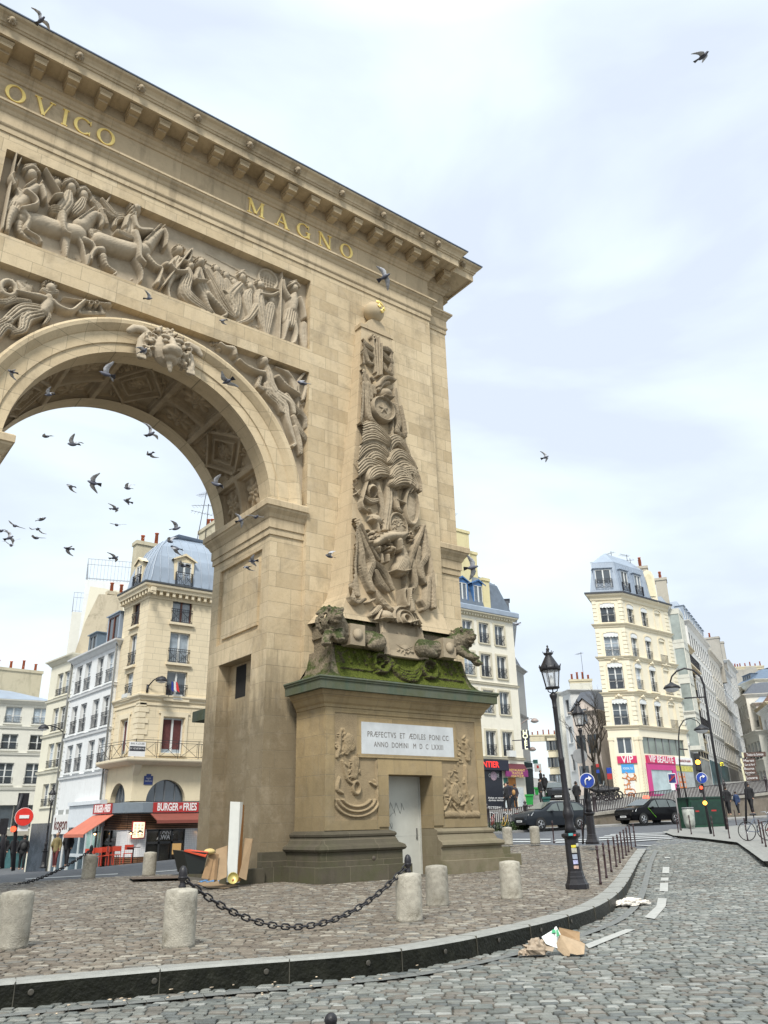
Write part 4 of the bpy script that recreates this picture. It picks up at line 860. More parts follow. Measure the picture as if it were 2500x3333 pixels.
tr.cap(t2((635,1045,.035),(572,1275,.035)),.26);tr.cap(t2((572,1275,.05),(590,1350,.06),(650,1390,.03)),.24);tr.cap(t2((490,1100,.05),(560,1200,.05)),.14);tr.cap(t2((520,1190,.03),(570,1140,.03)),.14)
c=t2((690,1170))[0];tr.ell(c[0],c[1]+.05,.24,.27,.34);tr.cap(t2((610,1230,.12),(680,1270,.15),(750,1260,.1)),.26,fold=(3,.04));tr.hole(c[0],c[1]-.02,.15,.17,.34);tr.cap(t2((670,1350,.06),(715,1430,.05)),.18)
c=t2((1110,1330))[0];tr.ell(c[0],c[1],.26,.66,.17,-.08,.02,.15);tr.ring(c[0],c[1],.27,.67,.05,.26,-.08);tr.cap(t2((1080,1230,.05),(1130,1390,.08),(1110,1440,.05)),.24,fold=(2,.03));tr.leaves(*t2((1180,1290))[0][:2],.14,.14,10,.06,.24,rgm)
FO(t2((940,1180,.1),(950,1270,.14),(970,1350,.12),(1010,1390,.07)),.22);tr.cap(t2((940,1250,.06),(1040,1300,.08)),.26)
c=t2((735,1470))[0];tr.ell(c[0],c[1],.26,.2,.30,-.4);tr.cap(t2((700,1480,.1),(675,1470,.08)),.34);tr.leaves(c[0],c[1],.3,.26,22,.07,.28,rgm);tr.cap(t2((740,1510,.13),(760,1600,.12)),.24)
c=t2((970,1545))[0];tr.ell(c[0],c[1],.36,.46,.14,0,.02,.15);tr.ring(c[0],c[1],.36,.47,.05,.22);tr.leaves(c[0],c[1],.28,.36,40,.07,.06,rgm,None,.14)
tr.cap(t2((600,1290,.03),(570,1210,.03)),.2);tr.cap(t2((560,1490,.06),(590,1590,.04)),.14)
tr.cap(t2((640,1580,.05),(710,1650,.05)),.22);tr.cap(t2((630,1640,.05),(700,1590,.05)),.22);tr.leaves(*t2((1090,1620))[0][:2],.2,.3,24,.08,.22,rgm)
tr.cap(t2((690,1740,.18),(760,1690,.24),(860,1660,.26),(960,1660,.24),(1010,1640,.16)),.46);tr.cap(t2((720,1790,.14),(740,1820,.1)),.4);tr.leaves(*t2((830,1720))[0][:2],.75,.35,60,.11,.44,rgm);tr.cap(t2((940,1720,.2),(960,1800,.15)),.48)
tr.cap(t3((690,850,.09),(700,900,.08)),.3);tr.cap(t3((735,850,.08),(740,890,.07)),.3)
tr.cap(t3((830,800,.12),(845,880,.28),(815,950,.30)),.42,fold=(9,.03));tr.cap(t3((860,880,.2),(850,955,.24)),.40,fold=(9,.03));tr.cap(t3((760,960,.05),(820,968,.06),(870,955,.04)),.46)
for p in([(905,870,.12),(920,960,.14),(930,1040,.12),(900,1100,.08)],[(860,980,.05),(865,1080,.05)]):FO(t3(*p),.24)
for p in([(490,545,.08),(480,700,.11),(478,900,.12),(485,1100,.12),(520,1170,.1),(575,1150,.08)],[(510,620,.07),(520,760,.12),(510,950,.13),(530,1120,.12)],[(520,640,.08),(560,800,.13),(580,950,.15),(630,1080,.13)],[(540,660,.07),(600,800,.12),(640,900,.14),(610,1000,.16),(640,1090,.1)],[(650,900,.14),(700,940,.16),(740,1000,.14),(770,1080,.08)],[(660,960,.12),(700,1040,.16),(740,1090,.1)],[(560,640,.05),(620,780,.07),(680,880,.07)],[(985,650,.08),(940,760,.12),(900,860,.12),(880,950,.08)],[(990,680,.08),(1000,850,.14),(960,930,.15),(990,1030,.1)],[(950,800,.1),(940,900,.15),(960,980,.14),(990,1035,.08)],[(1005,700,.08),(1030,900,.12),(1045,1050,.12),(1050,1200,.1)],[(1020,1000,.1),(1010,1100,.13),(1000,1190,.12),(970,1220,.08)],[(960,1160,.1),(980,1200,.1)],[(660,1100,.1),(690,1160,.15),(740,1220,.13)],[(700,1180,.12),(760,1230,.12)],[(600,1170,.05),(640,1150,.05)]):FO(t3(*p),.24,5,.09)
tr.cap(t3((492,530,.05),(512,620,.06)),.26);tr.leaves(*t3((500,640))[0][:2],.2,.4,26,.07,.24,rgm);tr.leaves(*t3((975,690))[0][:2],.2,.3,18,.07,.24,rgm);tr.cap(t3((560,600,.05),(575,650,.06)),.16)
tr.cap(t3((865,1090,.10),(860,1140,.12),(868,1190,.22),(870,1230,.2)),.44);tr.ring(*t3((835,1145))[0][:2],.07,.28,.03,.42);tr.ell(*t3((880,1085))[0][:2],.14,.07,.44)
c=t3((828,1290))[0]
for r,h in((.42,.30),(.28,.34),(.14,.38)):tr.ring(c[0],c[1],r,r*.98,.06,h)
tr.ell(c[0],c[1],.42,.41,.24,0,0,.1);tr.cap(t3((775,1335,.06),(905,1300,.06)),.38)
tr.ell(*t3((715,1262))[0][:2],.27,.2,.34);tr.cap(t3((670,1285,.05),(750,1290,.05)),.38);tr.cap(t3((735,1300,.05),(725,1340,.05)),.3);tr.cap(t3((610,1260,.05),(650,1230,.1),(680,1200,.1)),.22,fold=(4,.06));tr.cap(t3((640,1290,.04),(680,1220,.04)),.26);tr.cap(t3((905,1300,.05),(940,1340,.04)),.26)
tr.cap(t3((900,1250,.05),(935,1320,.04)),.3);tr.cap(t3((640,1225,.03),(610,1250,.03)),.22)
tr.H*=1.15;tr.detail(.007,15,rgm,.06)
tr.H[tr.H<.004]=-.03
def tf(X,Z,H):
 y=np.interp(Z,oz,ly);return np.stack([X,y-H,Z],-1)
def tk(X,Z):return(X>np.interp(Z,oz,lx)-.01)&(X<np.interp(Z,oz,rx_)+.01)
npart('trophy_carving',tr.mesh('trophy_carving',tf,CARVD,tk),OB)
PL,PRR,PY=4.90,10.69,-1.5
pd=MB()
dx0,dx1=7.0,8.60
PP=[(PL,0),(PL,PY),(dx0,PY),(dx1,PY),(PRR,PY),(PRR,0)]
pd.box(PL,dx0,PY,.002,1.20,4.42);pd.box(dx1,PRR,PY,.002,1.20,4.42);pd.box(dx0,dx1,PY,-.15,2.64,4.42);pd.box(dx0-.001,dx1+.001,-.5,.001,-.1,2.64)
PEDO=part('pedestal',pd,PEDM,ARCH)
fr=MB();fr.box(5.95,9.65,PY-.06,PY,3.07,3.16);fr.box(6.62,7.0,PY-.035,PY,1.28,3.06);fr.box(8.6,8.98,PY-.035,PY,1.28,3.06);fr.box(7.0,8.6,PY-.035,PY,2.64,3.06);fr.box(PL+.0,5.2,PY-.03,PY,1.22,4.36);fr.box(10.40,PRR,PY-.03,PY,1.22,4.36)
fr.box(5.2,10.40,PY-.03,PY,4.24,4.36);fr.box(5.2,6.66,PY-.03,PY,1.22,1.46);fr.box(8.94,10.4,PY-.03,PY,1.22,1.46)
part('frame',fr,PEDM,PEDO)
sl=MB();sl.box(6.10,9.50,PY-.022,PY+.0,3.17,4.03);SLAB=part('marble_slab',sl,mat('white_marble',(.50,.52,.53),.5,.2,1.3,.1,dirt=.5,dcol=(.36,.38,.39)),PEDO)
for txt,z,sz in(('PRÆFECTVS  ET  ÆDILES  PONI CC',3.70,.215),('ANNO  DOMINI   M  D  C  LXXIII',3.43,.205)):
 t=text_mb(txt,sz,.004,space=1.12);xs_=[v[0] for v in t.v];k=(3.0 if 'P'==txt[0] else 2.55)/(max(xs_)-min(xs_));t.v=[(v[0]*k,v[1],v[2]) for v in t.v]
 part('inscription',place2(t,(7.80,PY-.0235,z),(1,0,0)),mat('letter_grey',(.17,.16,.15),.8,.2,20),SLAB)
for(xa,xb,kind) in((5.2,6.66,0),(8.94,10.40,1)):
 q=RL(xa,xb,1.46,4.24,.014);rr=np.random.default_rng(20+kind);cx=(xa+xb)/2
 if kind==0:
  P=T(lambda u,v:(600+u*1150/1659,2200+v*1150/1659));P=mk(lambda u,v:(600+u*1150/1659,2200+v*1150/1659),PY)
  for k,rr_ in enumerate((.74,.62,.50)):
   c=P((808,575))[0];q.ring(c[0],c[1]+k*.05,rr_*1.0,rr_*.62,.035,.07);
  q.H=np.where(q.Y>c[1]-.02,0,q.H)
  q.ring(*P((805,525))[0][:2],.12,.16,.04,.09);q.cap(P((800,400,.16),(795,470,.12)),.08,fold=(5,.03));q.cap(P((780,330,.18),(770,300,.2),(760,360,.1)),.07,fold=(6,.03));q.cap(P((730,270,.05),(725,340,.08),(715,380,.06)),.07)
  q.leaves(*P((740,320))[0][:2],.25,.4,26,.08,.06,rr);q.cap(P((725,480,.05),(715,530,.08),(740,550,.05)),.08);q.cap(P((870,500,.03),(895,515,.05),(890,490,.03)),.08);q.leaves(*P((790,440))[0][:2],.25,.25,24,.07,.07,rr);q.cap(P((740,400,.04),(760,480,.06),(790,510,.04)),.08);q.cap(P((900,400,.03),(905,550,.06),(912,600,.03)),.06)
 else:
  P=mk(lambda u,v:(1250+u*k3,2350+v*k3),PY)
  q.cap(P((890,210,.07),(885,260,.08),(900,330,.1),(900,400,.1)),.08,fold=(3,.03));q.cap(P((870,480,.06),(880,700,.05),(930,950,.05)),.09);q.cap(P((760,700,.14),(740,780,.16),(790,860,.12)),.08,fold=(4,.03))
  q.cap(P((640,960,.03),(720,800,.03)),.07);q.cap(P((680,830,.03),(820,1010,.03)),.07);q.cap(P((820,900,.05),(860,890,.06),(870,960,.04)),.09);q.leaves(*P((800,780))[0][:2],.6,.7,60,.1,.05,rr);q.cap(P((620,800,.05),(660,880,.06)),.06);q.cap(P((640,1000,.12),(1010,1000,.12)),.07);q.leaves(cx,3.4,.5,.6,26,.1,.05,rr)
 q.detail(.008,11,rr,.01);
 fr_=np.minimum(np.minimum(q.X-xa,xb-q.X),np.minimum(q.Y-1.46,4.24-q.Y));
 npart('low_relief',q.mesh('low_relief',front(PY-.006),mat('weathered_carving',(.27,.205,.12),.9,.25,2.5,.6,dirt=.5,dcol=(.16,.125,.08),bscale=35),lambda X,Z:~((Z<3.06)&(((X>6.62)&(X<8.98))))&~((X>5.96)&(X<9.64)&(Z>3.06))),PEDO)
PM=[(.30,-.2),(.30,.0),(.42,.0)]
prof_base=[(.46,-.25),(.46,.36),(.27,.37),(.27,.70),(.33,.72),(.36,.77),(.33,.84),(.27,.87),(.20,.90),(.14,1.02),(.12,1.05),(.15,1.07),(.16,1.12),(.13,1.16),(.04,1.19),(0,1.21)]
pbl=MB()
def half(x0,x1,left):
 if left:path=[(x0,.0),(x0,PY),(x1,PY),(x1,-.4)]
 else:path=[(x0,-.4),(x0,PY),(x1,PY),(x1,.0)]
 return path
for(x0,x1,left) in((PL,dx0,True),(dx1,PRR,False)):
 b=MB();rings=[]
 for(p,z) in prof_base:
  if left:r=[(x0-p,0.003),(x0-p,PY-p),(x1+p*.9,PY-p),(x1+p*.0,PY+.02),(x1,.0)]
  else:p2=p+(.12 if z<.4 else 0);r=[(x0,.0),(x0-p*.0,PY+.02),(x0-p*.0+(.0),PY-p),(x1+p2,PY-p),(x1+p2,.003)]
  rings.append([(x,y,z) for x,y in r])
 vs=[v for r in rings for v in r];K=5;fs=[(j*K+i,j*K+(i+1)%K,(j+1)*K+(i+1)%K,(j+1)*K+i) for j in range(len(rings)-1) for i in range(K)]+[tuple((len(rings)-1)*K+i for i in range(K))]
 b.add(vs,fs);part('base',b,BASEM if left else stone('grimy_base_right',(.22,.19,.13),(.14,.115,.075),bw=1.6,rh=.5,stain=.6,streak=.7,green=.75,gz=(-.3,1.2)),PEDO)
st_=MB();st_.box(PRR+.5,12.35,-1.2,.35,-.2,.42);st_.box(PRR+.3,12.1,-1.0,.34,.42,.62);part('side_step',st_,stone('mossy_step',(.16,.14,.09),(.11,.10,.06),bw=1.2,rh=.4,green=.9,gz=(0,.9)),PEDO)
dr=MB();dr.box(dx0+.005,8.55,-.92,-.86,-.05,2.635);DOOR=part('door',dr,mat('white_painted_steel',(.48,.48,.43),.6,.12,1.5,.15,dirt=.35,dcol=(.36,.35,.28)),PEDO)
dj=MB();dj.box(8.55,8.597,-.95,-.85,-.05,2.635);dj.box(dx0+.02,8.53,-.924,-.921,1.02,1.03);part('door_frame',dj,mat('door_edge',(.42,.42,.38),.6),DOOR)
dk=MB();dk.box(8.42,8.445,-.95,-.92,.98,1.22);dk.box(8.41,8.455,-.945,-.921,.93,1.0);part('handle',dk,mat('dull_steel',(.2,.2,.19),.4,metal=.6),DOOR)
gf=MB();rq=random.Random(4)
def scrawl(mb,x0,z0,w,h,n,y,r=.008):
 pts=[];
 for i in range(n):
  t=i/n;pts.append((x0+w*t+.05*math.sin(i*1.9+x0),y,z0+h*(.5+.5*math.sin(i*2.3+rq.uniform(-.6,.6)))))
 P=[]
 for i in range(len(pts)-1):
  for k in range(3):t=k/3;P.append(tuple(Vector(pts[i]).lerp(Vector(pts[i+1]),t)))
 mb.tube(P,r,4)
scrawl(gf,7.10,1.60,1.0,.32,14,-.924,.006);scrawl(gf,7.08,1.22,.55,.26,13,-.924,.007);scrawl(gf,7.3,1.48,.5,.2,6,-.924,.005)
part('graffiti',gf,mat('graffiti_grey',(.20,.21,.20),.8),DOOR)
ir=MB();ir.ell((6.15,PY-.45,.53),(.06,.03,.06));part('iron_plug',ir,mat('rusty_iron2',(.07,.055,.04),.7),PEDO)
PC=[(PL,.0),(PL,PY),(PRR,PY),(PRR,.0)]
pc=sweep(PC,[(0,4.36),(.03,4.38),(.03,4.45),(.08,4.50),(.14,4.62),(.22,4.70),(.26,4.80)],False);part('bed_moulding',pc,PEDM,PEDO)
MOSSY=None
def mossmat(name,base,moss,cover,zrange=None,rough=.9):
 m,nt,b=_new(name);N=nt.nodes.new;L=nt.links.new
 g=N('ShaderNodeNewGeometry');sn=N('ShaderNodeSeparateXYZ');L(g.outputs['Normal'],sn.inputs[0])
 n1=N('ShaderNodeTexNoise');n1.inputs['Scale'].default_value=2.6;n1.inputs['Detail'].default_value=9;n1.inputs['Roughness'].default_value=.7;L(g.outputs['Position'],n1.inputs['Vector'])
 n2=N('ShaderNodeTexNoise');n2.inputs['Scale'].default_value=22;n2.inputs['Detail'].default_value=6;L(g.outputs['Position'],n2.inputs['Vector'])
 a=N('ShaderNodeMath');a.operation='MULTIPLY_ADD';L(sn.outputs[2],a.inputs[0]);a.inputs[1].default_value=.30;L(n1.outputs[0],a.inputs[2])
 r=N('ShaderNodeMapRange');r.inputs[1].default_value=.62-cover*.3;r.inputs[2].default_value=.74-cover*.3;L(a.outputs[0],r.inputs[0])
 c1=N('ShaderNodeValToRGB');e=c1.color_ramp.elements;e[0].position=.3;e[0].color=(*[q*.5 for q in moss],1);e[1].position=.7;e[1].color=(*[q*1.6 for q in moss],1);L(n2.outputs[0],c1.inputs[0])
 c2=N('ShaderNodeValToRGB');e=c2.color_ramp.elements;e[0].position=.3;e[0].color=(*[q*.6 for q in base],1);e[1].position=.7;e[1].color=(*[q*1.3 for q in base],1);L(n2.outputs[0],c2.inputs[0])
 x=N('ShaderNodeMix');x.data_type='RGBA';L(r.outputs[0],x.inputs[0]);L(c2.outputs[0],x.inputs[6]);L(c1.outputs[0],x.inputs[7]);L(x.outputs[2],b.inputs['Base Color'])
 b.inputs['Roughness'].default_value=rough;b.inputs['Specular IOR Level'].default_value=.2
 bp=N('ShaderNodeBump');bp.inputs['Strength'].default_value=.9;bp.inputs['Distance'].default_value=.03;L(n2.outputs[0],bp.inputs['Height']);L(bp.outputs[0],b.inputs['Normal']);return m
COPPER=stone('verdigris_streaked_ledge',(.115,.125,.095),(.075,.085,.06),bw=6,rh=3,stain=.5,scol=(.04,.09,.07),streak=.9,green=.5)
pk=sweep(PC,[(.26,4.80),(.40,4.80),(.41,5.02),(.44,5.04),(.44,5.07),(.47,5.10),(.46,5.14)],False);part('ledge',pk,COPPER,PEDO)
MOSS=mossmat('mossy_stone',(.13,.112,.08),(.048,.056,.016),.42);MOSS2=mossmat('part_mossy_stone',(.20,.165,.115),(.055,.068,.022),.22)
pt=sweep(PC,[(.46,5.14),(.30,5.17),(.18,5.19)],False);part('ledge_top',pt,MOSS,PEDO)
cv=[(.16,5.19),(.05,5.26),(-.07,5.42),(-.16,5.66),(-.22,5.95),(-.24,6.10),(-.7,6.12)]
part('scotia',sweep([(PL+.15,.0),(PL+.15,PY),(PRR-.15,PY),(PRR-.15,.0)],cv,False),MOSS2,PEDO)
sw_=RL(5.35,10.25,5.22,6.16,.02);rr=np.random.default_rng(31)
for cx in(6.9,8.75):
 sw_.ring(cx,5.78,.27,.27,.09,.16);sw_.leaves(cx,5.78,.38,.36,34,.09,.16,rr);
for k in range(3):sw_.cap([(7.15,6.0,.08),(7.5,5.66-k*.09,.1),(7.85,5.58-k*.1,.11),(8.2,5.66-k*.09,.1),(8.5,6.0,.08)],.13,fold=(3,.05))
for(a,b) in((5.5,6.55),(9.1,10.1)):
 for k in range(5):sw_.cap([(a+k*(b-a)/4,6.05,.05),(a+(k+.4)*(b-a)/4,5.7,.05)],.05)
 sw_.cap([(a,5.52,.04),(b,5.50,.04)],.05)
sw_.detail(.03,8,rr,.0)
def sf(X,Z,H):return np.stack([X,np.interp(Z,[5.19,5.26,5.42,5.66,5.95,6.10,6.2],[PY-.14,PY-.06,PY+.07,PY+.16,PY+.22,PY+.24,PY+.26])-.02-H*1.2,Z],-1)
npart('swag',sw_.mesh('swag',sf,mossmat('thick_moss',(.085,.072,.045),(.064,.078,.012),.70)),PEDO)
lb=MB();lb.box(5.45,10.15,-1.02,.002,6.10,6.92);lb.hexa([(5.35,-1.12,6.92),(10.25,-1.12,6.92),(10.25,.002,6.92),(5.35,.002,6.92),(5.5,-1.0,7.08),(10.1,-1.0,7.08),(10.1,.002,7.08),(5.5,.002,7.08)]);lb.box(5.38,10.22,-1.10,.0015,6.52,6.921)
part('socle',lb,MOSS2,PEDO)
tb=RL(6.95,8.62,6.02,7.18,.016)
t9=mk(r3,-1.32);tb.H[:]=.06
for x in(7.05,7.14,8.42,8.53):tb.cap([(x,7.15,.06),(x+(.05 if x>8 else-.03),6.05,.09)],.14,fold=(3,.06))
for k in range(9):
 a=-1.0+k*.25;tb.cap([(7.78,6.25,.022),(7.78+.75*math.sin(a),6.25+.75*math.cos(a)*.7,.018)],.05,.06)
tb.leaves(7.78,6.22,.3,.12,14,.07,.06,rr,None,.06)
npart('covered_altar',tb.mesh('covered_altar',lambda X,Z,H:np.stack([X,np.interp(Z,[6.0,7.2],[-1.42,-1.18])-H,Z],-1),CARVD),PEDO)
ta=MB();ta.box(6.96,8.61,-1.44,-1.0,6.0,6.7);ta.box(6.96,8.61,-1.2,-.9,6.7,7.17);part('altar_side',ta,CARVD,PEDO)
def blob(name,mb,mat,parent,vox=.03,smooth=2,disp=0.0,dscale=.2):
 o=part(name,mb,mat,parent);md=o.modifiers.new('r','REMESH');md.mode='VOXEL';md.voxel_size=vox;md.use_smooth_shade=True
 if smooth:s=o.modifiers.new('s','SMOOTH');s.iterations=smooth;s.factor=.5
 if disp:
  t=bpy.data.textures.new(name,'CLOUDS');t.noise_scale=dscale;t.noise_depth=3;d=o.modifiers.new('d','DISPLACE');d.texture=t;d.strength=disp;d.mid_level=.5;d.texture_coords='GLOBAL'
 return o
def limb(mb,pts,n=10):
 for a,b in zip(pts[:-1],pts[1:]):
  k=max(2,int((Vector(a[:3])-Vector(b[:3])).length/(min(a[3],b[3])*.45)))
  for i in range(k+1):
   t=i/k;mb.ell([a[j]+(b[j]-a[j])*t for j in range(3)],a[3]+(b[3]-a[3])*t,n,7)
def lion(sx,cx):
 L_=MB();R_=random.Random(5 if sx<0 else 9);X=lambda d:cx+sx*d
 limb(L_,[(X(-.9),-1.28,6.42,.30),(X(-.3),-1.30,6.42,.27),(X(.35),-1.36,6.50,.30)])
 limb(L_,[(X(-.95),-1.50,6.34,.27),(X(-.75),-1.62,6.25,.17),(X(-.55),-1.66,6.17,.09)])
 limb(L_,[(X(.35),-1.40,6.6,.30),(X(.62),-1.58,6.78,.30)])
 H=Vector((X(.72),-1.72,6.86))
 L_.ell(H,(.24,.26,.27));L_.ell(H+Vector((sx*.03,-.24,-.07)),(.13,.17,.11));L_.ell(H+Vector((sx*.03,-.19,-.19)),(.10,.11,.07))
 L_.ell(H+Vector((sx*.03,-.40,-.02)),(.06,.045,.04));L_.ell(H+Vector((sx*.02,-.26,.05)),(.05,.12,.05));L_.ell(H+Vector((.09,-.22,.08)),(.05,.04,.03));L_.ell(H+Vector((-.09,-.22,.08)),(.05,.04,.03));L_.ell(H+Vector((0,-.2,.15)),(.17,.08,.06))
 for s in(-1,1):L_.ell(H+Vector((s*.22,-.05,.22)),(.07,.05,.08))
 for k in range(200):
  a=R_.uniform(0,2*PI);b=R_.uniform(0,1);r=.27+.08*b;yy=.02+.42*b
  p=H+Vector((r*math.cos(a)*1.0,yy+.01,r*math.sin(a)*1.12-.05));q=Vector((math.cos(a),0,math.sin(a))).rotation_difference(Vector((1,0,0))).inverted()
  L_.ell(p,(R_.uniform(.025,.06),R_.uniform(.04,.09),R_.uniform(.025,.07)),7,5,None)
 limb(L_,[(X(.50),-1.62,6.45,.17),(X(.66),-1.82,6.25,.13),(X(.75),-2.02,6.16,.12)]);limb(L_,[(X(.72),-1.5,6.45,.17),(X(.98),-1.68,6.22,.12),(X(1.08),-1.80,6.05,.12)])
 for(px_,py_,pz_) in((X(.75),-2.04,6.15),(X(1.08),-1.84,6.03)):
  for k in(-1,0,1):L_.ell((px_+k*.065,py_-.08,pz_-.01),(.04,.07,.055),7,6)
 return blob('lion_statue',L_,mossmat('lion_stone',(.20,.165,.115),(.045,.055,.02),.12) if sx<0 else mossmat('lion_stone_b',(.185,.155,.11),(.045,.055,.02),.28),PEDO,.020,0,.03,.08)
LN1=lion(-1,5.78);LN2=lion(1,9.36)
for(cx,sx) in((5.90,-1),(9.42,1)):
 c_=MB();c_.box(cx-.26,cx+.26,-1.66,-1.2,6.14,6.75);c_.lathe([(0,0),(.17,0),(.17,.03),(0,.05)],16,(cx,-1.66,6.45),ax=(0,-1,0));part('saddle_cloth',c_,CARVD,PEDO)
ks=MB();kc=Vector((.0,-.30,14.55));rk_=random.Random(2)
ks.ell(kc,(.46,.34,.52));limb(ks,[(0,-.58,14.80,.09),(0,-.72,14.62,.10),(0,-.86,14.42,.11)]);ks.ell(kc+Vector((0,-.46,-.24)),(.30,.28,.17));ks.ell(kc+Vector((0,-.30,-.42)),(.20,.22,.12));ks.ell(kc+Vector((0,-.58,-.12)),(.11,.08,.08));limb(ks,[(0,-.68,14.75,.07),(0,-.85,14.45,.08)])
for s in(-1,1):
 ks.ell(kc+Vector((s*.19,-.36,.10)),(.09,.06,.055));ks.ell(kc+Vector((s*.20,-.36,.24)),(.15,.10,.06));ks.ell(kc+Vector((s*.17,-.50,-.28)),(.13,.13,.11))
 limb(ks,[(s*.40,-.15,14.95,.11),(s*.72,-.12,15.12,.13),(s*.98,-.14,15.06,.12),(s*1.12,-.14,14.92,.09)])
 limb(ks,[(s*.60,-.12,15.0,.10),(s*.76,-.20,14.7,.11),(s*.80,-.26,14.35,.12),(s*.76,-.30,14.12,.13)])
 for k in range(4):limb(ks,[(s*(.66+k*.065),-.37,14.10,.045),(s*(.65+k*.07),-.41,13.99,.038)])
for k in range(190):
 a=rk_.uniform(-.6,PI+.6);r=rk_.uniform(.46,.74);p=kc+Vector((r*math.cos(a),rk_.uniform(-.16,.16),r*math.sin(a)*1.02));ks.ell(p,(rk_.uniform(.03,.08),rk_.uniform(.05,.11),rk_.uniform(.03,.08)),7,5)
limb(ks,[(0,-.55,14.06,.09),(.02,-.62,13.85,.08),(.05,-.6,13.72,.05)])
blob('keystone_mask',ks,CARV,ARCH,.022,0,.02,.12)
bp_=MB()
for s in(1,-1):
 a,b=sorted((s*4.9,s*10.69));bp_.box(a,b,DEP-.002,DEP+1.5,-.3,4.75)
part('rear_pedestal',bp_,PEDM,ARCH)
bl=MB()
for s in(1,-1):
 a,b=sorted((s*4.9,s*10.69));bl.box(a-.44,b+.44,DEP-.001,DEP+1.95,4.75,5.1)
part('rear_ledge',bl,COPPER,ARCH)
def wallmat(name,c,rough=.9,stain=.3,streak=.3,courses=None,scol=None):
 scol=scol or tuple(q*.45 for q in c)
 if courses:return stone(name,c,tuple(q*.86 for q in c),bw=courses[0],rh=courses[1],ms=.012,mortar=tuple(q*.6 for q in c),stain=stain,streak=streak,scol=scol,bump=.3)
 return stone(name,c,tuple(q*.9 for q in c),bw=30,rh=30,ms=.0,mortar=c,stain=stain,streak=streak,scol=scol,bump=.2)
GLASS=mat('window_glass',(.06,.075,.092),.06,.3,1.2,0,spec=1.0,objvar=.6)
GLASSL=mat('curtained_glass',(.30,.35,.40),.10,.45,2.2,0,spec=.8,objvar=.5)
WFR=mat('white_window_frame',(.62,.63,.62),.5,.05,3)
BFR=mat('brown_window_frame',(.12,.04,.025),.5,.1,3)
GFR=mat('grey_window_frame',(.16,.17,.18),.5,.1,3)
IRON=mat('black_iron',(.018,.018,.022),.45,.2,10,spec=.4)
ZINC=mat('zinc_roof',(.26,.31,.38),.42,.16,.9,.15,dirt=.3,dcol=(.17,.20,.25),bscale=8)
SLATE=mat('slate_roof',(.075,.085,.105),.6,.25,5,.3)
POT=mat('clay_chimney_pot',(.42,.11,.05),.8,.25,3)
CHW=wallmat('chimney_render',(.50,.45,.33),stain=.6,streak=.6)
DARKP=mat('dim_pane',(.06,.066,.075),.4,.4,1.2,0,spec=.25,objvar=.5)
_wc={}
def win_meshes(w,h,kind,rail):
 k=(round(w,2),round(h,2),kind,rail)
 if k in _wc:return _wc[k]
 fm={'b':BFR,'g':GFR}.get(kind[0],WFR);f=MB();t=.065
 f.box(-w/2,-w/2+t,-.03,.05,0,h);f.box(w/2-t,w/2,-.03,.05,0,h);f.box(-w/2+t,w/2-t,-.03,.05,h-t,h);f.box(-w/2+t,w/2-t,-.03,.05,0,t)
 f.box(-.055,.055,-.04,.05,t,h-t)
 if 'x' in kind:
  for z in((h*.36,h*.66) if h>1.5 else(h*.5,)):f.box(-w/2+t,w/2-t,-.02,.03,z-.02,z+.02)
 p=MB();p.box(-w/2+t*.5,w/2-t*.5,.012,.03,t*.5,h-t*.5)
 r=None
 if rail:
  r=MB();hh=.85 if rail!='l' else.5;x0,x1=-w/2-.06,w/2+.06;y=-.20;r.box(x0,x1,y-.015,y+.015,hh-.03,hh);r.box(x0,x1,y-.012,y+.012,.06,.09);r.box(x0,x1,y-.012,y+.012,hh-.16,hh-.135)
  for s in(x0,x1-.02):r.box(s,s+.02,y,.02,.04,hh)
  n=max(3,int((x1-x0)/.115))
  for i in range(1,n):x=x0+(x1-x0)*i/n;r.box(x-.008,x+.008,y-.008,y+.008,.07,hh-.03)
  if 'X' in rail:
   for a,b in((0,.5),(.5,1)):
    xa,xb=x0+(x1-x0)*a,x0+(x1-x0)*b;r.bar((xa,y-.012,.09),(xb,y-.012,hh-.14),.018);r.bar((xb,y-.012,.09),(xa,y-.012,hh-.14),.018)
 _wc[k]=(f.mesh('window',fm),p.mesh('pane',DARKP if 'd' in kind else GLASSL if 'c' in kind else GLASS),r.mesh('railing',IRON) if r else None);return _wc[k]
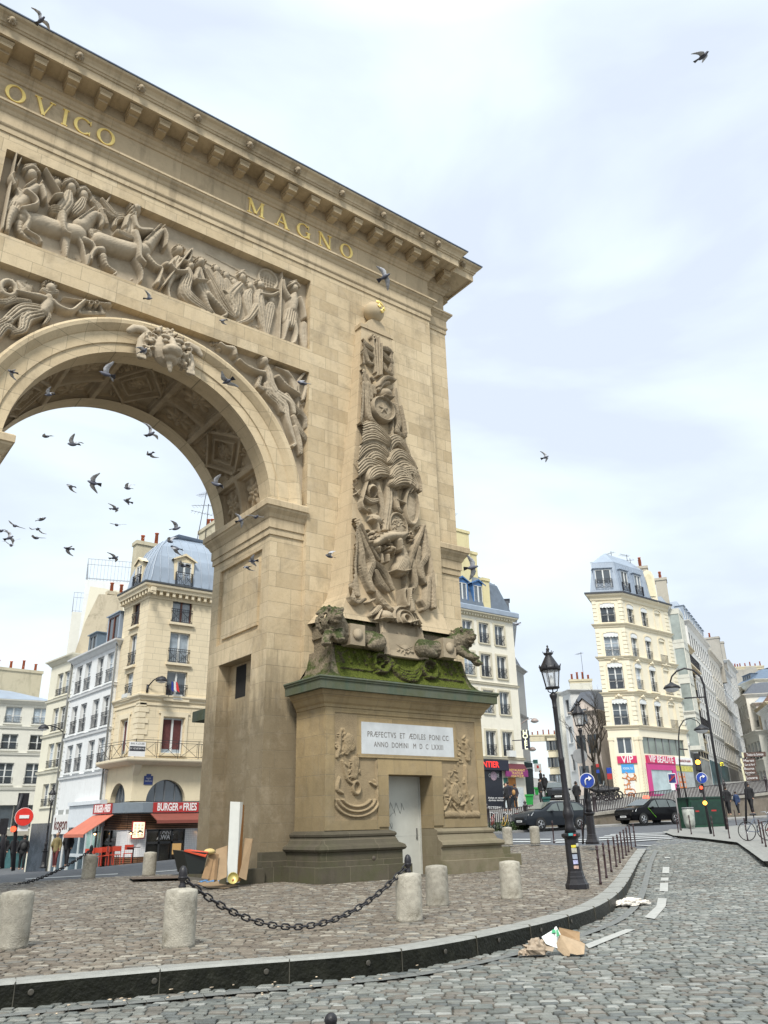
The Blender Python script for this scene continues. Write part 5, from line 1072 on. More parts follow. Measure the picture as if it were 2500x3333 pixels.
class FA:
 def __init__(s,P,d,L=None):
  d=Vector((d[0],d[1]));L=L or d.length;s.d=d.normalized();s.P=Vector((P[0],P[1]));s.L=L;s.n=Vector((s.d.y,-s.d.x));s.rz=math.atan2(s.d.y,s.d.x);s.wins=[]
 def pt(s,a,z,o=0.0):q=s.P+s.d*a+s.n*o;return(q.x,q.y,z)
 def sz(s,u,v):return onP(u,v,s.P,s.d)
 def box(s,mb,a0,a1,z0,z1,o0,o1):
  return mb.hexa([s.pt(a0,z0,o1),s.pt(a1,z0,o1),s.pt(a1,z0,o0),s.pt(a0,z0,o0),s.pt(a0,z1,o1),s.pt(a1,z1,o1),s.pt(a1,z1,o0),s.pt(a0,z1,o0)])
 def px(s,zf,q):
  u0,v0,u1,v1=q;um,vm=(u0+u1)/2,(v0+v1)/2;a0=s.sz(*zf(u0,vm))[0];a1=s.sz(*zf(u1,vm))[0];return a0,a1,s.sz(*zf(um,v1))[1],s.sz(*zf(um,v0))[1]
 def wall(s,mb,z0,z1,wins,a0=0.0,a1=None,dep=.24):
  a1=s.L if a1 is None else a1
  A=sorted({round(q,3) for w in wins for q in w[:2] if a0<q<a1}|{a0,a1});Z=sorted({round(q,3) for w in wins for q in w[2:4] if z0<q<z1}|{z0,z1})
  wr=[tuple(round(q,3) for q in w[:4]) for w in wins]
  for i in range(len(A)-1):
   for j in range(len(Z)-1):
    ca,cz=(A[i]+A[i+1])/2,(Z[j]+Z[j+1])/2
    if any(w[0]<ca<w[1] and w[2]<cz<w[3] for w in wr):continue
    mb.add([s.pt(A[i],Z[j]),s.pt(A[i+1],Z[j]),s.pt(A[i+1],Z[j+1]),s.pt(A[i],Z[j+1])],[(0,1,2,3)])
  for w in wr:
   b0,b1,y0,y1=w;F=[s.pt(b0,y0),s.pt(b1,y0),s.pt(b1,y1),s.pt(b0,y1),s.pt(b0,y0,-dep),s.pt(b1,y0,-dep),s.pt(b1,y1,-dep),s.pt(b0,y1,-dep)]
   mb.add(F,[(0,4,5,1),(1,5,6,2),(2,6,7,3),(3,7,4,0)])
 def window(s,parent,w,kind='wx',rail=None,dep=.20):
  kind=kind+('c' if random.random()<.33 and 'c' not in kind else '');a0,a1,z0,z1=w[:4];f,p,r=win_meshes(a1-a0,z1-z0,kind,rail);q=s.pt((a0+a1)/2,z0,-dep);off=wl(parent)
  o=inst('window',f,parent,(q[0]-off.x,q[1]-off.y,q[2]-off.z),s.rz);inst('pane',p,o,(0,0,0))
  if r:inst('railing',r,o,(0,0,0))
  return o
 def text(s,txt,size,a,z,o,mat,parent,name='lettering',ext=.01,width=None,**k):
  t=text_mb(txt,size,ext,**k)
  if width:
   xs=[v[0] for v in t.v];kk=width/(max(xs)-min(xs));t.v=[(v[0]*kk,v[1],v[2]) for v in t.v]
  return part(name,place2(t,s.pt(a,z,o),(s.d.x,s.d.y,0)),mat,parent)
def shrink(poly,d):
 n=len(poly);out=[]
 for i in range(n):
  a,b,c=Vector(poly[i-1]),Vector(poly[i]),Vector(poly[(i+1)%n]);d1=(b-a).normalized();d2=(c-b).normalized();n1=Vector((-d1.y,d1.x));n2=Vector((-d2.y,d2.x));m_=n1+n2;m_=m_/max(m_.dot(n1),.3);q=b+m_*d;out.append((q.x,q.y))
 return out
def roof_mb(poly,levels):
 mb=MB();n=len(poly);R=[[(x,y,z) for x,y in shrink(poly,i)] for i,z in levels];vs=[v for r in R for v in r]
 mb.add(vs,[(j*n+i,j*n+(i+1)%n,(j+1)*n+(i+1)%n,(j+1)*n+i) for j in range(len(R)-1) for i in range(n)]+[tuple((len(R)-1)*n+i for i in range(n))]);return mb
def body(mb,poly,z0,z1,skip=()):
 n=len(poly)
 for i in range(n):
  if i in skip:continue
  a,b=poly[i],poly[(i+1)%n];mb.add([(*a,z0),(*b,z0),(*b,z1),(*a,z1)],[(0,1,2,3)])
 mb.add([(*p,z1-.01) for p in poly],[tuple(range(n))])
def chimney(parent,c,sx,sy,z0,z1,rz=0,pots=4,m=None,name='chimney'):
 mb=MB();R=Matrix.Translation(Vector((c[0],c[1],0)))@Matrix.Rotation(rz,4,'Z');b=MB();b.box(-sx/2,sx/2,-sy/2,sy/2,z0,z1-.25);b.box(-sx/2-.08,sx/2+.08,-sy/2-.08,sy/2+.08,z1-.25,z1);mb.join(b,R)
 o=part(name,mb,m or CHW,parent);p=MB();b=MB();rr_=random.Random(int(c[0]*10+z1))
 for i in range(pots):
  x=-sx/2+sx*(i+.5)/pots if sx>sy else 0;y=0 if sx>sy else-sy/2+sy*(i+.5)/pots;h=rr_.choice([.45,.6,.6,.8]);b.lathe([(.13,z1),(.11,z1+h),(.15,z1+h+.02),(.15,z1+h+.07),(.08,z1+h+.07)],8,(x,y,0))
 p.join(b,R);part('chimney_pot',p,POT,o);return o
def dormer(parent,f,a,z,w,h,o0,dep,m,kind='wx',rail=None,ped=False,mroof=None):
 mb=MB();f.box(mb,a-w/2-.14,a-w/2,z,z+h+.1,o0-dep,o0);f.box(mb,a+w/2,a+w/2+.14,z,z+h+.1,o0-dep,o0);f.box(mb,a-w/2,a+w/2,z+h,z+h+.1,o0-dep,o0);f.box(mb,a-w/2,a+w/2,z-.1,z,o0-dep,o0)
 D=part('dormer',mb,m,parent);r=MB()
 if ped:
  for sgn in(-1,1):
   r.add([f.pt(a,z+h+.55,o0+.12),f.pt(a+sgn*(w/2+.3),z+h+.12,o0+.12),f.pt(a+sgn*(w/2+.3),z+h+.04,o0+.12),f.pt(a,z+h+.40,o0+.12),f.pt(a,z+h+.55,o0-dep),f.pt(a+sgn*(w/2+.3),z+h+.12,o0-dep)],[(0,1,2,3) if sgn<0 else(3,2,1,0),(0,4,5,1) if sgn<0 else(1,5,4,0)])
  r.add([f.pt(a-w/2-.2,z+h+.1,o0),f.pt(a+w/2+.2,z+h+.1,o0),f.pt(a,z+h+.48,o0)],[(0,1,2)])
 else:f.box(r,a-w/2-.22,a+w/2+.22,z+h+.1,z+h+.16,o0-dep,o0+.12)
 part('dormer_roof',r,mroof or m,D)
 fr_,p,rl=win_meshes(w,h,kind,rail);q=f.pt(a,z,o0-.05);off=wl(D)
 o=inst('dormer_window',fr_,D,(q[0]-off.x,q[1]-off.y,q[2]-off.z),f.rz)
 pm=MB();f.box(pm,a-w/2,a+w/2,z,z+h,o0-.09,o0-.07);part('dormer_pane',pm,GLASS,D)
 if rl:inst('dormer_railing',rl,D,(q[0]-off.x,q[1]-off.y,q[2]-off.z),f.rz)
 return D
def antenna(parent,x,y,z,h,seed=0,tilt=0.0):
 r=random.Random(seed);mb=MB();top=(x+tilt,y,z+h);mb.tube([(x,y,z),top],.025,5)
 for k in range(r.choice([1,2])):
  zz=z+h*(.95-.22*k);a=r.uniform(0,PI);l=r.uniform(.7,1.3);c,s=math.cos(a),math.sin(a);bx=x+tilt*(zz-z)/h;mb.tube([(bx-c*l*.3,y-s*l*.3,zz),(bx+c*l,y+s*l,zz+.15)],.014,4)
  for i in range(7):
   t=-.25+i*.2;px_,py_=bx+c*l*t,y+s*l*t;mb.tube([(px_+s*.28,py_-c*.28,zz+.05),(px_-s*.28,py_+c*.28,zz+.05)],.008,4)
 return part('antenna',mb,IRON,parent)
def avg(rs):
 return[sum(r[i] for r in rs)/len(rs) for i in range(4)]
z5=lambda u,v:(u*720/1225,1650+v*720/1225)
zb2=lambda u,v:(250+u*450/1659,1700+v*450/1659)
zb3=lambda u,v:(250+u*450/1531,2250+v*450/1531)
zb1=lambda u,v:(u*450/1244,2100+v*450/1244)
z6=lambda u,v:(1450+u*1050/1659,1750+v*1050/1659)
z4=lambda u,v:(1480+u*520/1659,1800+v*520/1659)
z55=lambda u,v:(1880+u*620/1659,1780+v*620/1659)
z7=lambda u,v:(1950+u*550/1659,2350+v*550/1659)
z6c=lambda u,v:(1540+u*480/1659,2350+v*480/1659)
zr=lambda u,v:(2180+u*320/1106,2000+v*320/1106)
K_=47/46.;bx,by=CAM[0]+(8.68-CAM[0])*K_,CAM[1]+(23.18-CAM[1])*K_
CRM=wallmat('cream_ashlar',(.67,.575,.41),courses=(.95,.36),stain=.25,streak=.2,scol=(.42,.34,.22));CRT=wallmat('cream_trim',(.66,.575,.42),stain=.3,streak=.2);CRB=wallmat('cream_render',(.67,.58,.41),stain=.2,streak=.2)
B1=thing('corner_building','cream stone corner building with domed zinc roof above a burger shop','building',(bx,by,-.3))
fr1=FA((bx,by),(1,0),9.5);fl1=FA((bx-.23,by+3.55),(.23,-3.55))
poly1=[(bx,by),(bx+9.5,by),(bx+9.5,by+4.6),(bx-.23,by+3.55)]
ZE=14.75;ZA=4.97
wr_=[fr1.px(zb2,(1165,940,1375,1215)),fr1.px(zb2,(1125,1325,1345,1695)),fr1.px(zb2,(1080,1790,1305,2125)),fr1.px(zb3,(950,292,1165,690))]
wl_=[fl1.px(zb2,(675,975,752,1240)),fl1.px(zb2,(620,1355,710,1720)),fl1.px(zb2,(578,1815,662,2110)),fl1.px(zb3,(470,320,565,700))]
am_=sum(w[0]+w[1] for w in wr_)/8;hw_=.62;wr_=[(am_-hw_,am_+hw_,w[2],w[3]) for w in wr_];am2=sum(w[0]+w[1] for w in wl_)/8;wl_=[(am2-.5,am2+.5,w[2],w[3]) for w in wl_]
wr_b=[(w[0]+3.4,w[1]+3.4,w[2],w[3]) for w in wr_]
mb=MB();fr1.wall(mb,ZA,ZE,wr_+wr_b);fl1.wall(mb,ZA,ZE,wl_);body(mb,poly1,ZA,ZE,(0,3));part('wall',mb,CRM,B1)
for f,ws,kk in((fr1,wr_,'wbwwww'),(fl1,wl_,'bwwww'),(fr1,wr_b,'wwwww')):
 for i,w_q in enumerate(ws):
  k=('b' if i==0 else('bc' if i==3 else 'w')) if f is not fl1 else('b' if i==0 else 'w')
  if i==3:k='w'
  f.window(B1,w_q,k,'X' if i<3 else None)
cur=MB()
for f,w_q in((fr1,wr_[3]),(fl1,wl_[3])):
 for a,b in((w_q[0]+.09,(w_q[0]+w_q[1])/2-.07),((w_q[0]+w_q[1])/2+.07,w_q[1]-.09)):f.box(cur,a,b,w_q[2]+.25,w_q[3]-.1,-.21,-.20)
part('curtain',cur,mat('dark_red_curtain',(.10,.03,.03),.8,.3,6),B1)
tm=MB()
for f,ws in((fr1,wr_+wr_b),(fl1,wl_)):
 for i,w_q in enumerate(ws):
  f.box(tm,w_q[0]-.16,w_q[1]+.16,w_q[2]-.14,w_q[2]-.002,-.1,.16)
  if w_q[2]<7:
   for(a,b,c,d) in((w_q[0]-.2,w_q[0]-.04,w_q[2],w_q[3]+.2),(w_q[1]+.04,w_q[1]+.2,w_q[2],w_q[3]+.2),(w_q[0]-.04,w_q[1]+.04,w_q[3]+.04,w_q[3]+.2),(w_q[0]-.32,w_q[1]+.32,w_q[3]+.2,w_q[3]+.32)):f.box(tm,a,b,c,d,-.01,.07)
part('window_surround',tm,CRT,B1)
q_=MB()
for k in range(9):
 z=5.35+k*.305;l=.55 if k%2 else.38;fr1.box(q_,.0,l,z,z+.27,-.01,.05);fl1.box(q_,fl1.L-l,fl1.L+.05,z,z+.27,-.01,.05);fl1.box(q_,0,.3 if k%2 else.2,z,z+.27,-.01,.045)
part('quoin',q_,CRT,B1)
P1=[poly1[3],poly1[0],poly1[1]]
part('string_course',sweep(P1,[(.0,8.12),(.06,8.14),(.08,8.26),(.16,8.32),(.20,8.38),(.20,8.46),(0,8.5)],False),CRT,B1)
part('string_course',sweep(P1,[(.0,7.86),(.05,7.88),(.05,7.98),(0,8.0)],False),CRT,B1)
part('cornice',sweep(P1,[(.0,14.05),(.05,14.07),(.05,14.2),(.10,14.22),(.10,14.45),(.40,14.47),(.42,14.62),(.52,14.70),(.55,14.82),(0,14.85)],False),CRT,B1)
dn=MB()
for i in range(24):fr1.box(dn,i*.40+.08,i*.40+.24,14.23,14.46,.08,.34)
for i in range(12):fl1.box(dn,i*.40+.0,i*.40+.16,14.23,14.46,.08,.34)
part('cornice_bracket',dn,CRT,B1)
ins=[(-.30,14.88),(-.05,14.95),(0.02,15.4),(.12,16.1),(.35,16.9),(.75,17.7),(1.3,18.35),(2.2,18.95)]
rf=part('domed_roof',roof_mb(poly1,[(a,z) for a,z in ins]),ZINC,B1);rs_=MB()
for f in(fr1,fl1):
 n=int(f.L/.52)
 for i in range(1,n):
  a=i*f.L/n;pts=[f.pt(min(max(a,ii),f.L-ii) if f is fl1 else max(a,ii),z,-ii+.02) for ii,z in ins[1:]];rs_.tube(pts,.022,5)
cpts=[(*shrink(poly1,ii)[0],z) for ii,z in ins[1:]];rs_.tube(cpts,.035,6);part('roof_seam',rs_,mat('zinc_seam',(.33,.38,.45),.4),rf)
gu=MB();gu.join(sweep(P1,[(.52,14.83),(.58,14.85),(.58,14.95),(.45,14.97)],False));part('gutter',gu,mat('dark_gutter',(.05,.055,.06),.6),rf)
DT=wallmat('dormer_stone',(.68,.58,.40),stain=.15)
a_,b_,c_,d_=fr1.px(zb2,(1235,520,1380,700));dormer(rf,fr1,(a_+b_)/2-.1,15.05,.95,1.55,-.02,1.1,DT,'w','X',True);dormer(rf,fr1,(a_+b_)/2+3.3,15.05,.95,1.55,-.02,1.1,DT,'w','X',True)
dormer(rf,fl1,1.55,15.05,.8,1.5,-.02,1.1,DT,'w','X',True)
chimney(B1,(bx+5.2,by+3.2),1.0,2.6,17.0,20.6,0,4);pq_=[onY(*zb2(*q),by+4.3) for q in((728,215),(1215,265))];chimney(B1,((pq_[0][0]+pq_[1][0])/2,by+4.65),pq_[1][0]-pq_[0][0],.7,14.9,pq_[0][2],.0,3)
antenna(B1,bx+3.9,by+3.0,18.8,4.2,3,.5);antenna(B1,bx+4.6,by+3.2,19.2,3.0,5,.1)
bl_=MB();bl_.join(sweep(P1,[(0,4.62),(.45,4.66),(.72,4.80),(.75,4.86),(.75,4.97),(0,4.99)],False));part('balcony',bl_,CRT,B1)
br_=MB();rp_=offs([(p[0],p[1]) for p in P1],-.66);zt0=4.98
for i in range(2):
 a=Vector((*rp_[i],0));b=Vector((*rp_[i+1],0));L_=(b-a).length;n=int(L_/1.15)
 for z in(5.02+.05,5.80,5.93):br_.bar(a+Vector((0,0,z)),b+Vector((0,0,z)),.025)
 for k in range(n+1):
  p=a.lerp(b,k/n);br_.bar(p+Vector((0,0,4.97)),p+Vector((0,0,5.95)),.028)
  if k<n:
   p2=a.lerp(b,(k+.14)/n);p3=a.lerp(b,(k+.92)/n);br_.bar(p2+Vector((0,0,5.05)),p2+Vector((0,0,5.80)),.018);br_.bar(p3+Vector((0,0,5.05)),p3+Vector((0,0,5.80)),.018)
   br_.bar(p2+Vector((0,0,5.07)),p3+Vector((0,0,5.80)),.018);br_.bar(p3+Vector((0,0,5.07)),p2+Vector((0,0,5.80)),.018)
BR1=part('balcony_railing',br_,IRON,B1)
a_,z_=fr1.sz(*zb3(640,640));a_=.05
bs=MB();fr1.box(bs,-.62,.28,5.02,5.78,.70,.73);SG=part('rental_sign',bs,mat('sign_white',(.70,.70,.70),.6,.04),B1)
fr1.text('BAIL A LOUER',.13,-.17,5.68,.732,mat('sign_black',(.02,.02,.03),.6,.02),SG,ext=.002,width=.75);bs=MB();fr1.box(bs,-.60,.26,5.30,5.55,.731,.735);part('sign_band',bs,MATS['sign_black'],SG);fr1.text('01 42 60 84 46',.16,-.17,5.43,.737,MATS['sign_white'],SG,ext=.001,width=.78)
GZ0=-.8
mb=MB()
def archwall(f,ac,r,z0,z1,zs,a0,a1):
 n=20;ap=[(ac+r*math.cos(PI*i/n),zs+r*math.sin(PI*i/n)) for i in range(n+1)];hull=[]
 for(a,z) in ap:
  da,dz=a-ac,z-zs;k=1e9
  if da>1e-6:k=min(k,(a1-ac)/da)
  if da<-1e-6:k=min(k,(a0-ac)/da)
  if dz>1e-6:k=min(k,(z1-zs)/dz)
  hull.append((ac+da*k,zs+dz*k))
 for i in range(n):
  q0,q1=hull[i],hull[i+1];quad=[f.pt(*ap[i]),f.pt(*ap[i+1]),f.pt(*q1),f.pt(*q0)];mb.add(quad,[(3,2,1,0)])
  if abs(q0[0]-q1[0])>1e-6 and abs(q0[1]-q1[1])>1e-6:
   cz=(a1 if q0[0]>ac else a0,z1);mb.add([f.pt(*q0),f.pt(*q1),f.pt(*cz)],[(0,1,2)])
  mb.add([f.pt(*ap[i]),f.pt(*ap[i+1]),f.pt(*ap[i+1],-.35),f.pt(*ap[i],-.35)],[(0,1,2,3)])
 gm=MB();gm.add([f.pt(ac-r,zs,-.30)]+[f.pt(ac+r,zs,-.30)]+[f.pt(*p,-.30) for p in ap],[tuple(range(n+3))]);part('arched_pane',gm,GLASS,B1)
 fm_=MB();f.box(fm_,ac-.04,ac+.04,zs,zs+r,-.3,-.26);f.box(fm_,ac-r*.5,ac-r*.5+.06,zs,zs+r*.86,-.3,-.26);f.box(fm_,ac+r*.5,ac+r*.5+.06,zs,zs+r*.86,-.3,-.26);part('arched_frame',fm_,GFR,B1)
ar=fr1.px(zb3,(780,925,1210,1135));al=fl1.px(zb3,(385,950,522,1140));ZS=2.78
archwall(fr1,(ar[0]+ar[1])/2,(ar[1]-ar[0])/2,ZS,ZA,ZS,0,(ar[1]+.4));fr1.wall(mb,ZS,ZA,[],ar[1]+.4,fr1.L)
archwall(fl1,1.75,1.0,ZS,ZA,ZS,0,fl1.L);body(mb,poly1,GZ0,ZA,(0,3));part('entresol_wall',mb,CRB,B1)
cb_=MB();cb_.hexa([fr1.pt(-.02,4.1,.02),fr1.pt(.3,4.1,.02),fr1.pt(.3,4.1,-.1),fr1.pt(-.02,4.1,-.1),fr1.pt(-.1,4.64,.42),fr1.pt(.3,4.64,.42),fr1.pt(.3,4.64,-.1),fr1.pt(-.1,4.64,-.1)]);part('corbel',cb_,CRT,B1)
sn=MB();fr1.box(sn,.62,1.12,3.62,4.08,.0,.03);fr1.box(sn,.74,1.0,4.08,4.18,.0,.03);SN=part('street_sign',sn,mat('enamel_blue',(.01,.03,.16),.35,.1),B1);fr1.text('BOULEVARD\nDE\nBONNE NOUVELLE',.085,.87,3.88,.032,MATS['sign_white'],SN,ext=.001,width=.4)
SHOP_Z1,SHOP_Z0=2.78,GZ0
SHP=[(poly1[3][0]-.12,poly1[3][1]),(bx-.12,by+.7),(bx+.05,by+.2),(bx+.6,by-.12),(poly1[1][0],by-.12)]
fs1=FA((bx+.6,by-.12),(1,0),8.9);fs2=FA(SHP[0],(SHP[1][0]-SHP[0][0],SHP[1][1]-SHP[0][1]));fs3=FA(SHP[1],(SHP[2][0]-SHP[1][0],SHP[2][1]-SHP[1][1]));fs4=FA(SHP[2],(SHP[3][0]-SHP[2][0],SHP[3][1]-SHP[2][1]))
part('shop_fascia',sweep(SHP,[(0,2.20),(.5,2.20),(.5,2.68),(0,2.74)],False),mat('grey_fascia',(.16,.19,.22),.5,.1),B1)
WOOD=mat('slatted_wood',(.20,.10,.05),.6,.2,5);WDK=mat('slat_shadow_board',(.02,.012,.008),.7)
sh=MB();TIL=MB()
dtop=1.35;da_=fs1.px(zb3,(770,1370,1195,1870));dl_=fs2.px(zb3,(285,1330,440,1860))
for f,a0,a1 in((fs1,0,da_[0]),(fs1,da_[1],fs1.L),(fs2,0,dl_[0]),(fs2,dl_[1],fs2.L),(fs3,0,fs3.L),(fs4,0,fs4.L)):f.wall(TIL,SHOP_Z0,2.2,[],a0,a1)
for f,a0,a1 in((fs1,da_[0],da_[1]),(fs2,dl_[0],dl_[1])):f.wall(TIL,dtop,2.2,[],a0,a1)
tile=_new('white_wall_tile');tm_,tn,tb_=tile;uv,pos,zz=boxmap(tn);bk=tn.nodes.new('ShaderNodeTexBrick');bk.offset=0;bk.inputs['Scale'].default_value=1;bk.inputs['Brick Width'].default_value=.1;bk.inputs['Row Height'].default_value=.1;bk.inputs['Mortar Size'].default_value=.005
bk.inputs['Color1'].default_value=(.66,.66,.66,1);bk.inputs['Color2'].default_value=(.60,.61,.62,1);bk.inputs['Mortar'].default_value=(.33,.34,.36,1);tn.links.new(uv,bk.inputs['Vector']);tn.links.new(bk.outputs[0],tb_.inputs['Base Color']);tb_.inputs['Roughness'].default_value=.25
part('tiled_wall',TIL,tm_,B1)
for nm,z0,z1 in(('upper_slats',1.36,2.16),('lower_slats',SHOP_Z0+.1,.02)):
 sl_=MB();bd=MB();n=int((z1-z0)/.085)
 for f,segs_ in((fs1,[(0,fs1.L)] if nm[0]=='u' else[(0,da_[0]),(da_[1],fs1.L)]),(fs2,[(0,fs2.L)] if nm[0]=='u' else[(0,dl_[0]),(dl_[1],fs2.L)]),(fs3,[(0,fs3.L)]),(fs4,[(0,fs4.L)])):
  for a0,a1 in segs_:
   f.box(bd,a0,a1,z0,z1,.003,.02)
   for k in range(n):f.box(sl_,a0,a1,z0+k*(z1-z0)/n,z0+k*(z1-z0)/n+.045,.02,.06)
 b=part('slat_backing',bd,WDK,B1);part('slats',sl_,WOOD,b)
en=MB();fs1.box(en,da_[0],da_[1],SHOP_Z0,dtop,-.9,-.88);part('shop_interior',en,mat('shop_interior',(.10,.075,.045),.6,.6,1.5),B1)
eg=MB();f=fs1
for a in np.linspace(da_[0],da_[1],4):f.box(eg,a-.05,a+.05,SHOP_Z0,dtop,-.14,-.02)
f.box(eg,da_[0],da_[1],dtop-.1,dtop,-.14,-.02);f.box(eg,da_[0],da_[1],.62,.74,-.14,-.02)
for a in np.linspace(dl_[0],dl_[1],3):fs2.box(eg,a-.05,a+.05,SHOP_Z0,dtop,-.14,-.02)
fs2.box(eg,dl_[0],dl_[1],.62,.74,-.14,-.02);part('door_frame',eg,mat('black_frame',(.02,.02,.02),.4),B1)
pg_=MB();fs1.box(pg_,da_[0],da_[1],SHOP_Z0,dtop,-.10,-.09);fs2.box(pg_,dl_[0],dl_[1],SHOP_Z0,dtop,-.10,-.09);SGm=mat('shop_glass',(.03,.03,.025),.05,.5,1.6,spec=.9);SGm.node_tree.nodes['Principled BSDF'].inputs['Alpha'].default_value=.35;part('shop_glass',pg_,SGm,B1)
fs1.text('TAKE\nAWAY',.34,(da_[0]+da_[1])/2,1.08,-.08,MATS['sign_white'],B1,'window_lettering',ext=.003,bold=.006,width=.95);fs2.text('24/7  11H-04H',.22,(dl_[0]+dl_[1])/2,.85,-.08,MATS['sign_white'],B1,'window_lettering',ext=.003,width=1.2)
WARM=mat('lit_warm_lamp',(.9,.6,.3),.5,emit=(1.0,.55,.22),es=6.0)
il=MB();fs1.box(il,da_[0]+1.75,da_[0]+2.35,.05,.60,-.86,-.80);part('lit_menu_board',il,mat('lit_menu_warm',(.6,.45,.2),.5,emit=(.9,.55,.2),es=.8),B1)
il=MB();fs1.box(il,da_[0]+2.55,da_[0]+2.8,.35,.45,-.2,-.17);part('neon_sign',il,mat('neon_blue',(.1,.1,.9),.5,emit=(.15,.25,1),es=3.0),B1)
mq=fs1.px(zb3,(600,1440,745,1632));mn=MB();fs1.box(mn,mq[0],mq[1],mq[2],mq[3],.07,.15);MN=part('menu_case',mn,mat('menu_red',(.45,.05,.04),.5),B1)
mn=MB();fs1.box(mn,mq[0]+.05,mq[1]-.05,mq[2]+.05,mq[3]-.05,.15,.156);part('menu_sheet',mn,mat('menu_sheet',(.8,.78,.6),.5,.1,10,emit=(1,.9,.6),es=.55),MN);ml_=MB()
for k in range(9):
 for c in range(3):fs1.box(ml_,mq[0]+.1+c*(mq[1]-mq[0]-.15)/3,mq[0]+.1+(c+.75)*(mq[1]-mq[0]-.15)/3,mq[3]-.13-k*(mq[3]-mq[2]-.2)/9-.03,mq[3]-.13-k*(mq[3]-mq[2]-.2)/9,.157,.159)
part('menu_lines',ml_,mat('menu_print',(.35,.2,.12),.6),MN)
for f,a in((fs1,mq[0]+.4),(fs1,da_[1]+.75),(fs2,dl_[0]-.35),(fs4,.25)):
 lm3=MB();p0=Vector(f.pt(a,1.28,.02));p1=Vector(f.pt(a,1.30,.30));lm3.tube([p0,p1],.02,6);lm3.lathe([(.02,.12),(.10,.05),(.17,0),(.15,0)],12,tuple(p1+Vector((0,0,-.1))));WL=part('wall_lamp',lm3,IRON,B1)
 lb_=MB();lb_.ell(tuple(p1+Vector((0,0,-.12))),.06);part('lamp_bulb',lb_,WARM,WL)
RED=mat('sign_red',(.36,.022,.02),.5,.05)
for f,rect,wd in((fs1,fs1.px(zb3,(815,1145,1310,1213)),None),(fs2,fs2.px(zb3,(150,1190,365,1240)),None)):
 a0,a1=rect[0],rect[1];
 if f is fs2:a0,a1=.2,2.6
 sb=MB();f.box(sb,a0,a1,2.19,2.70,.50,.56);S_o=part('shop_sign',sb,RED,B1);cx_=(a0+a1)/2;W_=(a1-a0)
 f.text('BURGER',.54,a0+W_*.31,2.445,.565,MATS['sign_white'],S_o,ext=.012,width=W_*.46,bold=.012);f.text('FRIES',.54,a0+W_*.80,2.445,.565,MATS['sign_white'],S_o,ext=.012,width=W_*.30,bold=.012);f.text('#',.26,a0+W_*.595,2.445,.565,MATS['sign_white'],S_o,ext=.012)
 aw=MB();a1b=a1+(.6 if f is fs1 else.2);out=1.5 if f is fs2 else.95;dz_=.95 if f is fs2 else.35
 aw.hexa([f.pt(a0-.1,2.10-dz_,.5+out),f.pt(a1b,2.10-dz_,.5+out),f.pt(a1b,2.10,.5),f.pt(a0-.1,2.10,.5),f.pt(a0-.1,2.14-dz_,.5+out),f.pt(a1b,2.14-dz_,.5+out),f.pt(a1b,2.14,.5),f.pt(a0-.1,2.14,.5)]);f.box(aw,a0-.1,a1b,1.98-dz_,2.14-dz_,.5+out-.001,.5+out+.02)
 part('awning',aw,mat('coral_awning',(.45,.13,.08),.7,.08,2) if f is fs2 else mat('brown_awning',(.19,.05,.035),.7,.1,2),B1)
def wall_lamp(parent,f,a,z,o=.9,up=.5,m=IRON,s=1.0):
 mb=MB();p=Vector(f.pt(a,z,0));q=Vector(f.pt(a+.35*s,z+up,o*.75));r=Vector(f.pt(a+.45*s,z+up-.1,o));mb.tube([p-Vector((0,0,.3)),p+Vector((0,0,.15))],.07,6);mb.tube([p,p.lerp(q,.5)+Vector((0,0,.1)),q,r],.035,6)
 mb.lathe([(.05,.14),(.20*s,.08),(.32*s,-.08),(.34*s,-.14),(.30*s,-.16)],16,tuple(r));o_=part('bracket_lamp',mb,m,parent);g=MB();g.ell(tuple(r+Vector((0,0,-.14))),(.28*s,.28*s,.13*s),14,8);part('lamp_glass',g,mat('lamp_glass',(.55,.56,.58),.15,.05),o_)
wall_lamp(B1,fr1,.35,8.85)
fg=MB();w_q=wr_[2];p0=Vector(fr1.pt(w_q[0]+.1,w_q[2]+.1,.2));p1=p0+Vector((.02,-.25,.85));fg.tube([p0,p1],.015,5);FGO=part('flag_pole',fg,IRON,B1)
for i,cc in enumerate(((.02,.04,.3),(.7,.7,.7),(.6,.03,.03))):
 f_=MB();f_.add([tuple(p1+Vector((.0+i*.13,0,0))),tuple(p1+Vector((.13+i*.13,.03,-.10))),tuple(p1+Vector((.13+i*.18+.05,.02,-.62))),tuple(p1+Vector((.02+i*.15,0,-.5)))],[(0,1,2,3)]);part('flag_stripe',f_,mat('flag_%d'%i,cc,.8),FGO)
pb=MB();w_q=wr_[2];fr1.box(pb,w_q[0]+.4,w_q[0]+.95,w_q[2]-.02,w_q[2]+.25,.02,.18);w_q=wl_[2];fl1.box(pb,w_q[0]+.1,w_q[1]-.1,w_q[2]-.02,w_q[2]+.25,.02,.2);PBX=part('planter',pb,mat('white_planter',(.55,.55,.53),.7),B1)
